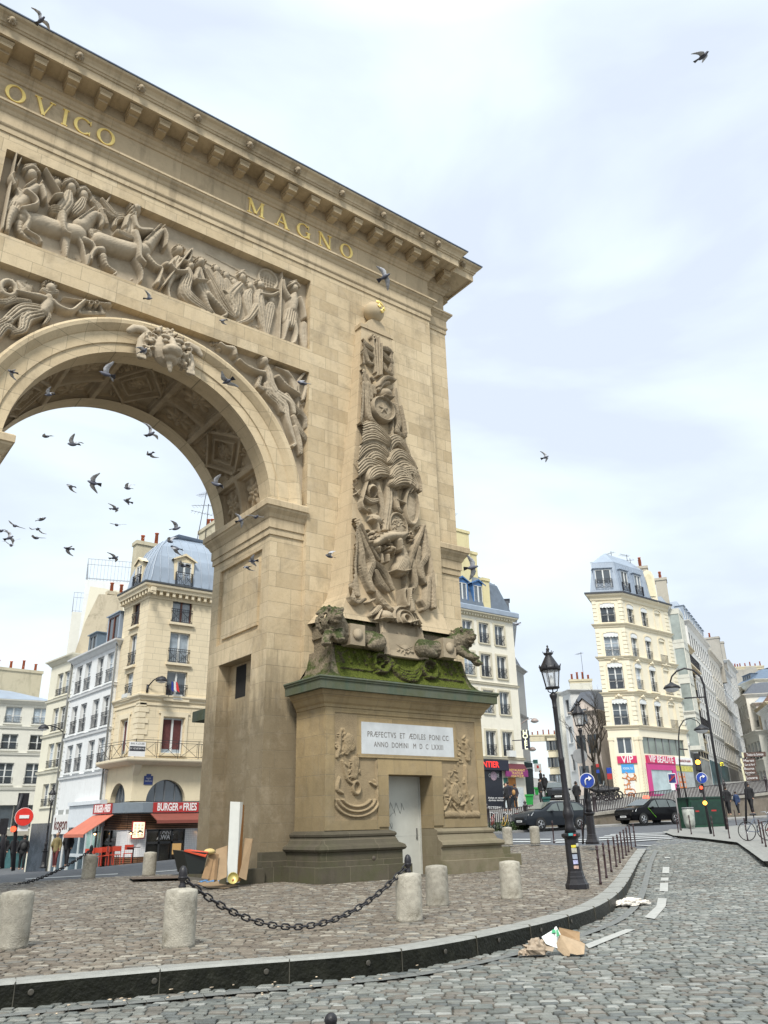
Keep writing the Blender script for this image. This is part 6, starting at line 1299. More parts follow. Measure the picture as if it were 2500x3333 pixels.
def house(name,label,P,d,L,z0,ze,wins,wm,depth=8,kind='wx',rail=None,roofz=None,roofm=None,inset=.9,group=None,courses=(),trimm=None,sills=True,skew=0.0,shopz=None,surround=0.0,cat='building',dep=.24):
 f=FA(P,d,L);a=f.pt(0,0);b=f.pt(f.L,0);c=f.pt(f.L,0,-depth);e=f.pt(0,0,-depth);poly=[a[:2],b[:2],c[:2],e[:2]]
 T_=thing(name,label,cat,(a[0],a[1],z0),group=group);mb=MB();f.wall(mb,z0,ze,wins,dep=dep);body(mb,poly,z0,ze,(0,));part('wall',mb,wm,T_)
 for w_q in wins[:95]:f.window(T_,w_q,w_q[4] if len(w_q)>4 and w_q[4] else kind,w_q[5] if len(w_q)>5 else rail,dep-.04)
 tmm=MB()
 if sills:
  for w_q in wins:
   f.box(tmm,w_q[0]-.1,w_q[1]+.1,w_q[2]-.1,w_q[2]-.002,-.1,.10)
   if surround:
    for(p,q,r,s_) in((w_q[0]-surround,w_q[0]-.01,w_q[2],w_q[3]+surround),(w_q[1]+.01,w_q[1]+surround,w_q[2],w_q[3]+surround),(w_q[0]-.01,w_q[1]+.01,w_q[3]+.01,w_q[3]+surround)):f.box(tmm,p,q,r,s_,-.01,.05)
  if tmm.v:part('window_trim',tmm,trimm or wm,T_)
 for z in courses:part('string_course',sweep([e[:2],a[:2],b[:2],c[:2]],[(0,z-.1),(.09,z-.06),(.12,z+.06),(.15,z+.1),(0,z+.13)],False),trimm or wm,T_)
 part('eaves',sweep([e[:2],a[:2],b[:2],c[:2]],[(0,ze-.35),(.08,ze-.3),(.22,ze-.12),(.36,ze-.05),(.38,ze+.04),(0,ze+.06)],False),trimm or wm,T_)
 if roofz:part('roof',roof_mb(poly,[(-.3,ze+.06),(.0,ze+.10),(inset,roofz-.3),(inset+1.2,roofz)]),roofm or ZINC,T_)
 return T_,f,poly
def grid(L,n,w,rows,margin=None,h=None):
 m_=margin if margin is not None else L/n/2;out=[]
 for i in range(n):
  c=m_+(L-2*m_)*(i/max(n-1,1))
  for(z,hh) in rows:out.append((c-w/2,c+w/2,z,z+hh))
 return out
xw,y0w=bx-.35,by+3.57
WHT=wallmat('white_render',(.66,.67,.67),stain=.25,streak=.35,scol=(.40,.40,.38));CRE=wallmat('cream_plaster',(.64,.61,.50),stain=.3,streak=.3,scol=(.42,.39,.3));PAL=wallmat('pale_plaster',(.62,.61,.55),stain=.25,streak=.3,scol=(.42,.4,.35))
Lw=7.75;fw_=FA((xw-.35,y0w+Lw),(.35,-Lw));R1=[]
for q in[(683,200,740,440),(765,160,822,408),(868,108,936,362),(963,60,1025,318),(632,560,690,812),(712,532,772,782),(822,492,888,742),(915,452,978,715),(580,915,642,1165),(660,890,724,1140),(776,858,836,1112),(862,832,932,1095)]:R1.append(fw_.px(zb1,q))
cols=[sum((R1[i][0]+R1[i][1])/2 for i in(c,c+4,c+8))/3 for c in range(4)];rows=[(sum(R1[r*4+c][2] for c in range(4))/4,sum(R1[r*4+c][3] for c in range(4))/4) for r in range(3)]
print('white house cols',cols,rows)
WW=[(c-.55,c+.55,z0,z1) for c in cols for z0,z1 in rows];ze_w=12.15
G0=-1.4
H2,fW,pW=house('white_house','white rendered house with black iron balconies left of the cream corner building',(xw-.35,y0w+Lw),(.35,-Lw),None,G0,ze_w,WW,WHT,7,'wx','r',None,ZINC,.9,courses=(rows[0][0]-.25,rows[1][0]-.25,rows[2][0]-.3),trimm=WHT)
q_=MB()
for k in range(36):fW.box(q_,0,.3 if k%2 else.2,1.9+k*.285,1.9+k*.285+.25,-.01,.04);fW.box(q_,Lw-(.3 if k%2 else.2),Lw,1.9+k*.285,1.9+k*.285+.25,-.01,.04)
part('quoin',q_,WHT,H2);dp_=MB();dp_.tube([fW.pt(-.12,z,.12) for z in(-1.2,4,8,12)],.06,6);dp_.tube([fW.pt(Lw+.02,z,.14) for z in(-.8,4,8,12)],.05,6);part('drainpipe',dp_,mat('pipe_grey',(.16,.16,.15),.6),H2)
dormer(H2,fW,3.1,12.3,1.2,1.0,.0,1.6,mat('dormer_blue_grey',(.13,.17,.21),.5),'g');dormer(H2,fW,6.5,12.4,1.7,1.5,.0,1.8,ZINC,'b')
sf1=MB();fW.box(sf1,3.3,8.5,1.55,2.75,.0,.30);fW.box(sf1,3.3,8.5,2.75,2.95,.0,.42);SF=part('shop_fascia',sf1,mat('pale_fascia',(.60,.63,.66),.6,.08),H2)
sf2=MB();fW.box(sf2,3.4,8.4,G0,1.55,.0,.04);part('shop_window',sf2,mat('mint_glass',(.30,.46,.42),.12,.3,.7,spec=.8),H2);sf3=MB()
for a in(3.4,4.9,6.0,6.9,8.35):fW.box(sf3,a-.06,a+.06,G0,1.55,.0,.10)
fW.box(sf3,3.4,8.4,-.05,.12,0,.12);part('shop_window_frame',sf3,mat('pale_frame',(.5,.54,.56),.5),H2);sf4=MB();fW.box(sf4,5.0,5.95,G0,1.5,.041,.05);fW.box(sf4,3.5,4.8,G0,1.5,.041,.046);part('shop_opening',sf4,GLASS,H2)
sf5=MB();kq=fW.px(zb1,(437,1528,604,1700));fW.box(sf5,.12,3.2,kq[2],kq[3],.0,.14);SK=part('shop_sign',sf5,mat('kogon_white',(.66,.66,.64),.6,.05),H2);fW.text('kogon',1.0,1.65,(kq[2]+kq[3])/2,.15,mat('kogon_brown',(.10,.025,.02),.6),SK,ext=.01,width=2.3,bold=.01)
sf6=MB();fW.box(sf6,.3,3.1,G0,kq[2]-.01,.0,.03);part('shop_window',sf6,GLASS,H2);sf7=MB()
for a in(.3,1.25,2.2,3.1):fW.box(sf7,a-.06,a+.06,G0,kq[2]-.01,.0,.09)
part('shop_window_frame',sf7,MATS['kogon_white'],H2);part('entresol_window',(lambda m_:(fW.box(m_,.5,1.45,.55,2.6,-.01,.012),fW.box(m_,1.9,2.85,.55,2.6,-.01,.012),m_)[2])(MB()),mat('shuttered',(.28,.29,.28),.4,.2,3),H2)
def slab_building(name,label,quad_px,zf,D,thick,m,pots=0,cat='building',zb=None):
 P=[atd(*zf(*q),D) for q in quad_px];T_=thing(name,label,cat,tuple(P[0]));d=ray(*zf(*quad_px[0]));d=Vector((d[0],d[1],0)).normalized()*thick
 n=len(P);mb=MB();mb.add([tuple(p) for p in P]+[tuple(Vector(p)+d) for p in P],[tuple(range(n)),tuple(range(n,2*n))[::-1]]+[(i,n+i,n+(i+1)%n,(i+1)%n) for i in range(n)]);part('wall',mb,m,T_);return T_,P,d
GBM=wallmat('stained_gable',(.50,.44,.33),stain=.95,streak=.95,scol=(.22,.19,.14))
SG1,PSG,dSG=slab_building('stained_gable','stained old gable wall with two clay pots rising above the white balconied house',[(405,838),(470,640),(548,482),(682,492),(678,730),(600,760)],z5,57.5,.6,GBM)
for q in((615,482),(668,492)):p_=atd(*z5(*q),57.8);chimney(SG1,(p_[0],p_[1]),.5,.4,p_[2]-.3,p_[2]+.15,0,1,GBM)
Lc=3.9;yc0=y0w+Lw+.02;fc_=FA((xw-.35-.45,yc0+Lc),(.45,-Lc));Rc=[fc_.px(zb1,q) for q in[(520,262,565,455),(582,228,630,430),(470,575,520,780),(532,548,585,755),(422,895,472,1110),(490,872,535,1095),(372,1258,415,1462),(438,1240,482,1445)]]
cc_=[sum((Rc[i][0]+Rc[i][1])/2 for i in(c,c+2,c+4,c+6))/4 for c in(0,1)];rc_=[((Rc[2*r][2]+Rc[2*r+1][2])/2,(Rc[2*r][3]+Rc[2*r+1][3])/2) for r in range(4)];print('cream',cc_,rc_)
H3,fC,pC=house('cream_house','narrow cream house between the white balconied house and the far end of the side street',(xw-.35-.45,yc0+Lc),(.45,-Lc),None,-1.6,rc_[0][1]+1.0,[(c-.5,c+.5,a,b) for c in cc_ for a,b in rc_],CRE,7,'wx','l',None,ZINC,.9,courses=[a-.25 for a,b in rc_[:3]])
sfc=MB();fC.box(sfc,.3,Lc-.2,-1.6,rc_[3][0]-1.0,.0,.04);part('shop_window',sfc,mat('dark_shop',(.05,.055,.07),.2,.6,1.1),H3)
wall_lamp(H3,fC,Lc-.1,rc_[2][1]+.5,1.6,.4)
pf=atd(*z5(290,1080),74);F4=FA((pf[0]-13.5,pf[1]+1.4),(13.8,-1.42));
Rf=[F4.px(zb1,q) for q in[(70,550,172,700),(320,570,422,715),(22,795,140,935),(282,810,392,950),(-8,1055,96,1245),(235,1065,348,1260)]]
ca,cb2=[sum((Rf[i][0]+Rf[i][1])/2 for i in(c,c+2,c+4))/3 for c in(0,1)];step_=cb2-ca;rf_=[((Rf[2*r][2]+Rf[2*r+1][2])/2,(Rf[2*r][3]+Rf[2*r+1][3])/2) for r in range(3)];print('far',ca,cb2,rf_)
W4=[(c-.62,c+.62,a,b) for c in(ca-2*step_,ca-step_,ca,cb2) for a,b in rf_ if c>1]+[(c-1.1,c+1.1,1.7,3.4,'g',None) for c in(ca-step_,ca,cb2) if c>1]
zf4=F4.sz(*z5(150,1075))[1]
H4,fF,pF=house('far_white_house','off-white house with a low zinc roof closing the side street at the far left',tuple(F4.P),tuple(F4.d*F4.L),None,-2.2,zf4,W4,PAL,9,'wx','l',zf4+1.5,ZINC,3.2,courses=[a-.35 for a,b in rf_])
chimney(H4,(pf[0]-2.5,pf[1]+6),5.5,.8,zf4,zf4+3.6,.1,5,CHW)
sff=MB();fF.box(sff,.3,F4.L-.2,-2.2,1.1,.0,.04);part('shop_window',sff,mat('teal_shop',(.05,.12,.13),.2,.9,.7),H4);sff=MB();fF.box(sff,.3,F4.L-.2,1.1,1.45,.0,.5);part('shop_fascia',sff,mat('fascia_beige',(.35,.33,.27),.6),H4)
def tower(label,px0,px1,zf,D,dpt,zt_px,m,railh=1.9):
 a=atd(*zf(*px0),D);b=atd(*zf(*px1),D);zt=a[2];d=(b[0]-a[0],b[1]-a[1]);f=FA(a[:2],d);T_=thing('terrace_block',label,'building',(a[0],a[1],-1));poly=[f.pt(0,0)[:2],f.pt(f.L,0)[:2],f.pt(f.L,0,-dpt)[:2],f.pt(0,0,-dpt)[:2]]
 mb=MB();body(mb,poly,-2,zt);part('wall',mb,m,T_);r=MB()
 for i in range(4):
  p,q=Vector((*poly[i],0)),Vector((*poly[(i+1)%4],0));n=int((q-p).length/.28)
  for z in(zt+.1,zt+railh-.5,zt+railh):r.bar(p+Vector((0,0,z)),q+Vector((0,0,z)),.035)
  for k in range(n):s_=p.lerp(q,k/n);r.bar(s_+Vector((0,0,zt)),s_+Vector((0,0,zt+railh)),.02)
 part('roof_railing',r,mat('grey_railing',(.30,.32,.35),.5),T_);return T_
tower('tall plain white block with a railed roof terrace rising behind the white house',(475,402),(742,440),z5,70,6,0,WHT);tower('narrower white block with roof railing left of the taller terrace block',(398,580),(476,590),z5,78,8,0,PAL)
sl2,P_2,d_2=slab_building('rendered_gable','pale slanting gable wall rising behind the cream house',[(425,830),(500,440),(700,470),(700,1000),(410,1000)],z5,63,1.0,CRE)
RLP=[atz(1500,2702,45.5),atz(1589,2693,47),atz(1714,2680,49),atz(1939,2648,52),atz(2215,2615,56.5),atz(2500,2582,62),]
RLP.append(RLP[-1]+(RLP[-1]-RLP[-2])*2.5)
TPt=[tuple(p) for p in RLP]+[tuple(atd(*z6(400,1385),66)),tuple(atd(*z6(880,1335),70)),(57.6,21.4,3.85),(57.16+.91*28,21.2+.415*28,5.0),(57.16+.91*74,21.2+.415*74,6.7),(60,60,8),(30,35,2.2),(45,45,5.0),(130,60,8.5)]
TPt=np.array(TPt)
def TZ(q):
 q=np.asarray(q,float).reshape(-1,2);d2=((q[:,None,:]-TPt[None,:,:2])**2).sum(-1)+.3;w_=1/d2**1.5;return(w_@TPt[:,2])/w_.sum(1)
TER=[tuple(p[:2]) for p in RLP]+[(150,60),(150,100),(20,100),(22,50),(21,27)]
struct('terrace',poly_mb(TER,TZ,3.0),mat('terrace_paving',(.24,.235,.225),.85,.2,2,.3,bscale=20))
WM_=stone('retaining_wall_stone',(.20,.168,.135),(.14,.12,.10),bw=.9,rh=.35,stain=.6,green=.3,gz=(0,3),patch=.5);RW=thing('retaining_wall','low rough stone retaining wall below the raised pavement','wall',tuple(RLP[2]))
rw=MB();cpm=MB()
for a,b in zip(RLP[:-1],RLP[1:]):
 n=Vector((b[1]-a[1],-(b[0]-a[0]),0)).normalized();A_,B_=Vector(a),Vector(b)
 rw.hexa([(*(A_+n*.25)[:2],-1),(*(B_+n*.25)[:2],-1),(*(B_-n*.15)[:2],-1),(*(A_-n*.15)[:2],-1),(*(A_+n*.25)[:2],a[2]-.1),(*(B_+n*.25)[:2],b[2]-.1),(*(B_-n*.15)[:2],b[2]-.1),(*(A_-n*.15)[:2],a[2]-.1)])
 cpm.hexa([(*(A_+n*.36)[:2],a[2]-.1),(*(B_+n*.36)[:2],b[2]-.1),(*(B_-n*.16)[:2],b[2]-.1),(*(A_-n*.16)[:2],a[2]-.1),(*(A_+n*.36)[:2],a[2]+.08),(*(B_+n*.36)[:2],b[2]+.08),(*(B_-n*.16)[:2],b[2]+.08),(*(A_-n*.16)[:2],a[2]+.08)])
part('wall_face',rw,WM_,RW);part('coping',cpm,mat('coping_stone',(.30,.28,.24),.8,.2,3,.3),RW)
RG=thing('railing','long dark iron railing on the edge of the raised pavement','railing',tuple(RLP[2]));rb_=MB();rpst=MB()
for a,b in zip(RLP[:-1],RLP[1:]):
 A_,B_=Vector(a),Vector(b);L_=(B_-A_).length;n=int(L_/.165)
 for h in(.14,.98):rb_.bar(A_+Vector((0,0,h)),B_+Vector((0,0,h)),.05)
 for k in range(n):p=A_.lerp(B_,k/n);rb_.box(p.x-.021,p.x+.021,p.y-.021,p.y+.021,p.z+.08,p.z+.98)
part('rail',rb_,mat('railing_iron',(.035,.027,.03),.5,.2,4),RG)
tot=0
for a,b in zip(RLP[:-1],RLP[1:]):
 A_,B_=Vector(a),Vector(b);n=max(1,int((B_-A_).length/5.2))
 for k in range(n):
  p=A_.lerp(B_,k/n);m_=MB();m_.lathe([(.16,0),(.16,.12),(.10,.18),(.09,.95),(.14,1.0),(.14,1.08),(.06,1.12),(.10,1.2),(.10,1.26),(.0,1.34)],10,tuple(p));part('post',m_,MATS['railing_iron'],RG)
fp=[tuple((Vector(p)+Vector((.35,-1.0,0)).normalized()*2.4)[:2]) for p in RLP[:-1]]
struct('pavement_under_wall',poly_mb([p for p in fp]+[tuple(p[:2]) for p in RLP[:-1]][::-1],lambda q:Gv(q)+.06,2.5,.2),mat('pavement_grey',(.25,.245,.235),.85,.2,3,.3))
pr_=atd(*z6(340,400),66);YC=pr_[1];XRc=40.95
YEL=wallmat('pale_cream_front',(.68,.65,.56),stain=.25,streak=.25,scol=(.45,.41,.32));YRT=wallmat('pale_cream_trim',(.52,.48,.37),stain=.3)
fe=FA((XRc-11.5,YC),(1,0),11.5)
Re=[fe.px(z4,q) for q in[(255,730,335,935),(420,752,505,960),(283,1050,365,1285),(448,1075,530,1305),(315,1470,400,1670),(480,1445,570,1680)]]+[fe.px(z6c,q) for q in[(168,95,250,378),(350,120,430,392)]]
e0_,e1_=[sum((Re[i][0]+Re[i][1])/2 for i in(c,c+2,c+4,c+6))/4 for c in(0,1)];stp=e1_-e0_;re_=[((Re[2*r][2]+Re[2*r+1][2])/2,(Re[2*r][3]+Re[2*r+1][3])/2) for r in range(4)];re_[2]=(Re[5][2],Re[5][3]);print('exchange',e0_,e1_,re_,YC)
ze5=pr_[2]-.35
H5,fE,pE=house('exchange_house','tall cream house with blue dormers above the currency exchange, just right of the arch',(XRc-11.5,YC),(11.5,0),None,1.2,ze5,[(c-.55,c+.55,a,b) for c in(e0_-3*stp,e0_-2*stp,e0_-stp,e0_,e1_) for a,b in re_ if c>.8],YEL,9,'w','X',None,courses=(re_[1][0]-.55,5.9),trimm=YRT,surround=.16)
BLU=mat('blue_painted_dormer',(.045,.13,.30),.5,.1)
part('attic_gutter',sweep([pE[3],pE[0],pE[1],pE[2]],[(.38,ze5+.05),(.42,ze5+.1),(.42,ze5+.45),(.30,ze5+.55),(0,ze5+.6)],False),ZINC,H5);dn=MB()
for i in range(38):fE.box(dn,i*.30+.05,i*.30+.20,ze5-.28,ze5-.12,.05,.24)
part('dentil',dn,YRT,H5)
part('roof',roof_mb(pE,[(.0,ze5+.5),(.75,ze5+3.0),(3.2,ze5+5.2)]),mat('blue_slate',(.10,.125,.16),.5,.2,3),H5)
for c in(e0_-2*stp,e0_-stp,e0_):dormer(H5,fE,c-.15,ze5+.7,1.0,1.75,-.15,1.2,BLU,'w',None,True)
YCH=wallmat('yellow_chimney_render',(.60,.53,.31),stain=.5,streak=.5,scol=(.35,.3,.16));chimney(H5,(XRc-4.6,YC+4.2),1.7,7.0,ze5,ze5+7.4,0,3,YCH);chimney(H5,(XRc-3.0,YC+3.6),1.6,4.2,ze5,ze5+6.0,0,2,YCH);chimney(H5,(XRc-2.75,YC+.7),.75,1.3,ze5+.3,ze5+3.2,0,0,YCH)
antenna(H5,XRc-3.2,YC+3,ze5+6.2,3.8,8);antenna(H5,XRc-3.9,YC+3,ze5+6.6,2.4,9);antenna(H5,XRc-6.8,YC+3,ze5+7.0,2.6,12,.4)
dsd=Vector((.70,.714));SP=(XRc,YC)
fsd=FA((SP[0],SP[1]),tuple(dsd),11);ms=MB();fsd.wall(ms,1.2,ze5-.05,[],0,11);ms.add([(SP[0],SP[1],1.2),(SP[0]+dsd.x*11,SP[1]+dsd.y*11,1.2),(SP[0],SP[1]+9,1.2),(SP[0],SP[1],ze5-.02),(SP[0]+dsd.x*11,SP[1]+dsd.y*11,ze5-.02),(SP[0],SP[1]+9,ze5-.02)],[(3,4,5),(1,2,5,4)]);part('side_wall',ms,wallmat('shaded_side_render',(.45,.42,.35),stain=.4,streak=.5),H5)
es=sweep([SP,(SP[0]+dsd.x*11,SP[1]+dsd.y*11)],[(0,ze5-.5),(.1,ze5-.4),(.42,ze5-.1),(.45,ze5+.45),(0,ze5+.55)],False);part('side_eaves',es,ZINC,H5)
sdm=MB();sdm.add([(SP[0],SP[1],ze5+.5),(SP[0]+dsd.x*11,SP[1]+dsd.y*11,ze5+.5),(SP[0]+dsd.x*10,SP[1]+dsd.y*11+.8,ze5+3.2),(SP[0]-.9,SP[1]+.9,ze5+3.2),(SP[0]-1,SP[1]+9,ze5+3.2)],[(0,1,2,3),(3,2,4)]);part('side_roof',sdm,SLATE,H5)
dormer(H5,fsd,2.6,ze5+.8,.9,1.4,-.1,1.0,SLATE,'g')
for k,z in enumerate((8.2,11.2,14.2)):wq=MB();fsd.box(wq,1.2,1.7,z,z+1.7,.001,.03);fsd.box(wq,3.4,3.9,z,z+1.7,.001,.03);part('side_window',wq,GLASS,H5)
wall_lamp(H5,fsd,1.0,8.7,1.2,.5,mat('lamp_pinkish',(.30,.24,.22),.5));wall_lamp(H5,fsd,9.0,7.2,1.2,.4,MATS['lamp_pinkish'])
fz=fE;zc0,zc1=1.6,5.75
a0=fz.px(z6c,(120,425,370,1000));aS=a0[1];bk_=MB();fz.box(bk_,0.2,fz.px(z6c,(120,500,332,1000))[1],zc0,5.1,.0,.05);part('shop_front',bk_,mat('black_shopfront',(.012,.014,.022),.35,.2),H5)
bk_=MB();fz.box(bk_,.2,aS,5.0,5.75,.0,.45);ES=part('shop_sign',bk_,mat('sign_near_black',(.012,.014,.03),.5),H5)
fz.text('ENTIER',.62,fz.px(z6c,(120,430,245,485))[1]-1.05,5.38,.46,mat('sign_red_letters',(.75,.03,.03),.5,emit=(.9,.05,.03),es=.5),ES,ext=.01,width=2.0,bold=.01)
cxa=fz.px(z6c,(165,520,280,550));fz.text('CHANGE',.36,(cxa[0]+cxa[1])/2,4.62,.06,MATS['sign_white'],H5,ext=.004,width=cxa[1]-cxa[0]);em=MB();cq=fz.px(z6c,(190,560,262,655));em.lathe([(.0,0),((cq[1]-cq[0])/2,0),((cq[1]-cq[0])/2,.01),(0,.012)],20,fz.pt((cq[0]+cq[1])/2,(cq[2]+cq[3])/2,.055),ax=(0,-1,0));part('round_emblem',em,mat('emblem_pink',(.55,.40,.48),.6,.8,22),H5)
fz.text('Achat et vente\ndevises toutes',.2,(cxa[0]+cxa[1])/2+.05,2.95,.06,MATS['sign_white'],H5,ext=.003,width=1.6);fz.text('WESTERN',.34,(cxa[0]+cxa[1])/2-.3,2.3,.06,MATS['sign_white'],H5,ext=.003,width=1.7)
for t_,cc,xx in(('BIJOUX',(.5,.8,.05),-.55),('OR',(.85,.05,.05),.6)):fz.text(t_,.42,(cxa[0]+cxa[1])/2+xx,1.55+.2,.07,mat('neon_'+t_.lower(),cc,.5,emit=cc,es=1.0),H5,ext=.01,width=1.0 if xx<0 else.7,bold=.01)
ra=fz.px(z6c,(330,545,575,618));aw=MB();fz.box(aw,ra[0],ra[1],ra[2],ra[3],.3,.42);RS_=part('restaurant_sign',aw,mat('purple_sign',(.20,.025,.14),.6,.1),H5);aw=MB();aw.hexa([fz.pt(ra[0],ra[3],.42),fz.pt(ra[1],ra[3],.42),fz.pt(ra[1],ra[3],.0),fz.pt(ra[0],ra[3],.0),fz.pt(ra[0],ra[3]+.02,.42),fz.pt(ra[1],ra[3]+.02,.42),fz.pt(ra[1],ra[3]+.5,.02),fz.pt(ra[0],ra[3]+.5,.02)]);part('awning',aw,mat('maroon_awning',(.10,.02,.03),.7),H5)
fz.text('RESTAURANT\nTRAITEUR\nASIATIQUE',.25,(ra[0]+ra[1])/2,(ra[2]+ra[3])/2,.425,mat('gold_letters',(.75,.55,.15),.6),RS_,ext=.003,width=1.7)
dq=fz.px(z6c,(405,625,490,985));dd=MB();fz.box(dd,dq[0],dq[1],1.7,dq[3],.0,.02);DO=part('door',dd,mat('orange_wood_door',(.40,.16,.03),.5,.2,2),H5);dd=MB();fz.box(dd,dq[0]+.1,dq[1]-.35,2.0,dq[3]-.6,.02,.03);part('door_glass',dd,GLASS,DO)
for q in((340,735,400,965),(505,735,570,965)):wq=fz.px(z6c,q);dd=MB();fz.box(dd,wq[0],wq[1],wq[2],wq[3],.0,.04);part('shop_panel',dd,mat('pale_panel',(.55,.60,.62),.4,.2,6),H5)
dd=MB();wq=fz.px(z6c,(342,628,388,685));fz.box(dd,wq[0],wq[1],wq[2],wq[3],.0,.03);part('street_plate',dd,mat('plate_green',(.02,.12,.09),.5),H5)
ac_=MB();wq=fz.px(z6c,(375,325,450,395));fz.box(ac_,wq[0],wq[1],wq[2],wq[3],.02,.35);part('air_conditioner',ac_,WFR,H5)
hp0=atd(*z4(617,1165),80);hp1=atd(*z4(708,1172),84)
GRY=wallmat('grey_render',(.47,.48,.48),stain=.3,streak=.5,scol=(.30,.30,.29))
H6,fH,pH=house('hotel','narrow grey hotel front with black upright sign at the mouth of the lane',tuple(hp0[:2]),(hp1[0]-hp0[0],hp1[1]-hp0[1]),None,1.5,hp0[2],[],GRY,6,roofz=hp0[2]+3.2,roofm=SLATE,inset=1.2,courses=(hp0[2]-4.8,9.3,6.0))
hs=[atd(*z6c(*q),62) for q in((545,97),(636,97),(636,305),(545,305))]
HS=part('hotel_sign',MB(),MATS['sign_near_black'],H6);bpy.data.objects.remove(HS)
c_=(hs[0]+hs[2])/2;hw2=np.linalg.norm(hs[1]-hs[0])/2;hh2=(hs[0][2]-hs[3][2])/2;vd=Vector((c_[0]-CAM[0],c_[1]-CAM[1],0)).normalized();rt_=Vector((vd.y,-vd.x,0))
fh=FA((c_[0]-rt_.x*hw2,c_[1]-rt_.y*hw2),(rt_.x*2*hw2,rt_.y*2*hw2));sb=MB();fh.box(sb,0,2*hw2,c_[2]-hh2,c_[2]+hh2,-.15,0);sb.bar(fh.pt(.1,c_[2],-.1),fh.pt(-.7,c_[2],-.3),.06);HSG=part('hotel_sign',sb,MATS['sign_near_black'],H6)
for i,ch in enumerate('HOTEL'):fh.text(ch,.5,hw2,c_[2]+hh2*(.78-.39*i),.01,mat('sign_cream',(.85,.85,.6),.5,emit=(.9,.9,.6),es=.3),HSG,ext=.01,bold=.01)
gq=[atd(*z6c(*q),78) for q in((575,455),(668,460),(690,820),(600,830))];bkq=MB();bkq.add([tuple(p) for p in gq]+[tuple(Vector(p)+Vector((.3,.4,0))) for p in gq],[(0,3,2,1),(4,5,6,7),(0,1,5,4),(1,2,6,5),(2,3,7,6),(3,0,4,7)]);part('dark_shopfront',bkq,mat('dark_glass_front',(.015,.025,.028),.15,.3),H6)
for q,c3,nm in(((672,425,730,468),(.02,.10,.09),'green_shop_plate'),((685,472,772,558),(.45,.46,.46),'white_shop_plate')):
 c1_,c2_=atd(*z6c(q[0],q[1]),76),atd(*z6c(q[2],q[3]),76);f_=FA(c1_[:2],(c2_[0]-c1_[0],c2_[1]-c1_[1]));sb=MB();f_.box(sb,0,f_.L,c2_[2],c1_[2],-.1,0);sb.bar(f_.pt(0,(c1_[2]+c2_[2])/2,-.05),f_.pt(-1.6,(c1_[2]+c2_[2])/2,-.4),.05);sg_=part(nm,sb,mat('m_'+nm,c3,.5),H6)
 if nm[0]=='w':sb=MB();f_.box(sb,f_.L*.35,f_.L*.65,c2_[2]+(c1_[2]-c2_[2])*.45,c2_[2]+(c1_[2]-c2_[2])*.8,.0,.02);part('red_mark',sb,RED,sg_)
def quadhouse(name,label,tl,tr,D0,D1,zb_,m,n,rows,roof=None,kind='g',dpt=5,zf=z6c,roofm=None,inset=.7,h=1.7,w=1.0):
 a=atd(*zf(*tl),D0);b=atd(*zf(*tr),D1);d=(b[0]-a[0],b[1]-a[1]);f=FA(a[:2],d);zt=(a[2]+b[2])/2 if abs(a[2]-b[2])<4 else a[2]
 ws=grid(f.L,n,w,[(z,h) for z in rows(zt)]) if n else[]
 return house(name,label,a[:2],d,None,zb_,zt,ws,m,dpt,kind,None,zt+roof if roof else None,roofm,inset,trimm=m,group=None)
rws=lambda k,s=2.9,t=.9:(lambda zt:[zt-t-1.7-i*s for i in range(k)])
quadhouse('lane_house','pale house with many small chimneys farthest up the lane, against the sky',(828,160),(935,140),150,150,3,wallmat('far_cream',(.62,.56,.42),stain=.3),3,rws(6),None,zf=z6c)
quadhouse('lane_house','long pale row of houses receding up the lane left of the big lamp post',(945,170),(1005,120),150,96,3,PAL,9,rws(7),None,zf=z6c)
chimney(bpy.data.objects['lane_house'],tuple(atd(*z6c(885,150),151)[:2]),8,.6,atd(*z6c(885,152),151)[2]-1,atd(*z6c(885,140),151)[2],-.7,8)
quadhouse('lane_house','tall plain white house left of the slate gabled pink house',(1115,1445),(1196,1435),92,90,3,WHT,1,rws(5),None,zf=z4,dpt=9)
LG,fG,pG=quadhouse('gabled_house','narrow pinkish house with a pointed gable and dark slate mansard in the lane',(1218,1650),(1470,1640),86,85,2.5,wallmat('pinkish_render',(.62,.55,.50),stain=.3,streak=.4),0,rws(1),None,zf=z4,dpt=6)
zt=fG.sz(*z4(1340,1640))[1];gp=MB();fGL=fG.L;gp.add([fG.pt(0,zt,.02),fG.pt(fGL,zt,.02),fG.pt(fGL*.5,zt+1.2,.02),fG.pt(0,zt,-6),fG.pt(fGL,zt,-6),fG.pt(fGL*.5,zt+1.2,-6)],[(0,1,2)]);part('gable',gp,MATS['pinkish_render'],LG)
gr_=MB();gr_.add([fG.pt(-.3,zt-.1,.2),fG.pt(.7,zt+2.1,-1.2),fG.pt(fGL-.7,zt+2.1,-1.2),fG.pt(fGL+.3,zt-.1,.2),fG.pt(fGL*.5,zt+1.3,.2),fG.pt(.7,zt+2.1,-6),fG.pt(-.3,zt-.1,-6),fG.pt(fGL-.7,zt+2.1,-6),fG.pt(fGL+.3,zt-.1,-6)],[(0,4,2,1),(4,3,2),(0,1,5,6),(3,8,7,2),(1,2,7,5)]);part('slate_mansard',gr_,SLATE,LG)
gw=MB();fG.box(gw,fGL*.38,fGL*.62,zt-1.3,zt+.2,.02,.05);part('gable_window',gw,GLASS,LG)
for z in(zt-4.2,zt-7.2,zt-10.2):
 for a in(.25,.72):gw=MB();fG.box(gw,fGL*a-.5,fGL*a+.5,z,z+1.8,.005,.04);part('front_window',gw,GLASS,LG)
pbk=wallmat('stained_chimney_wall',(.50,.49,.44),stain=.8,streak=.8,scol=(.3,.29,.26))
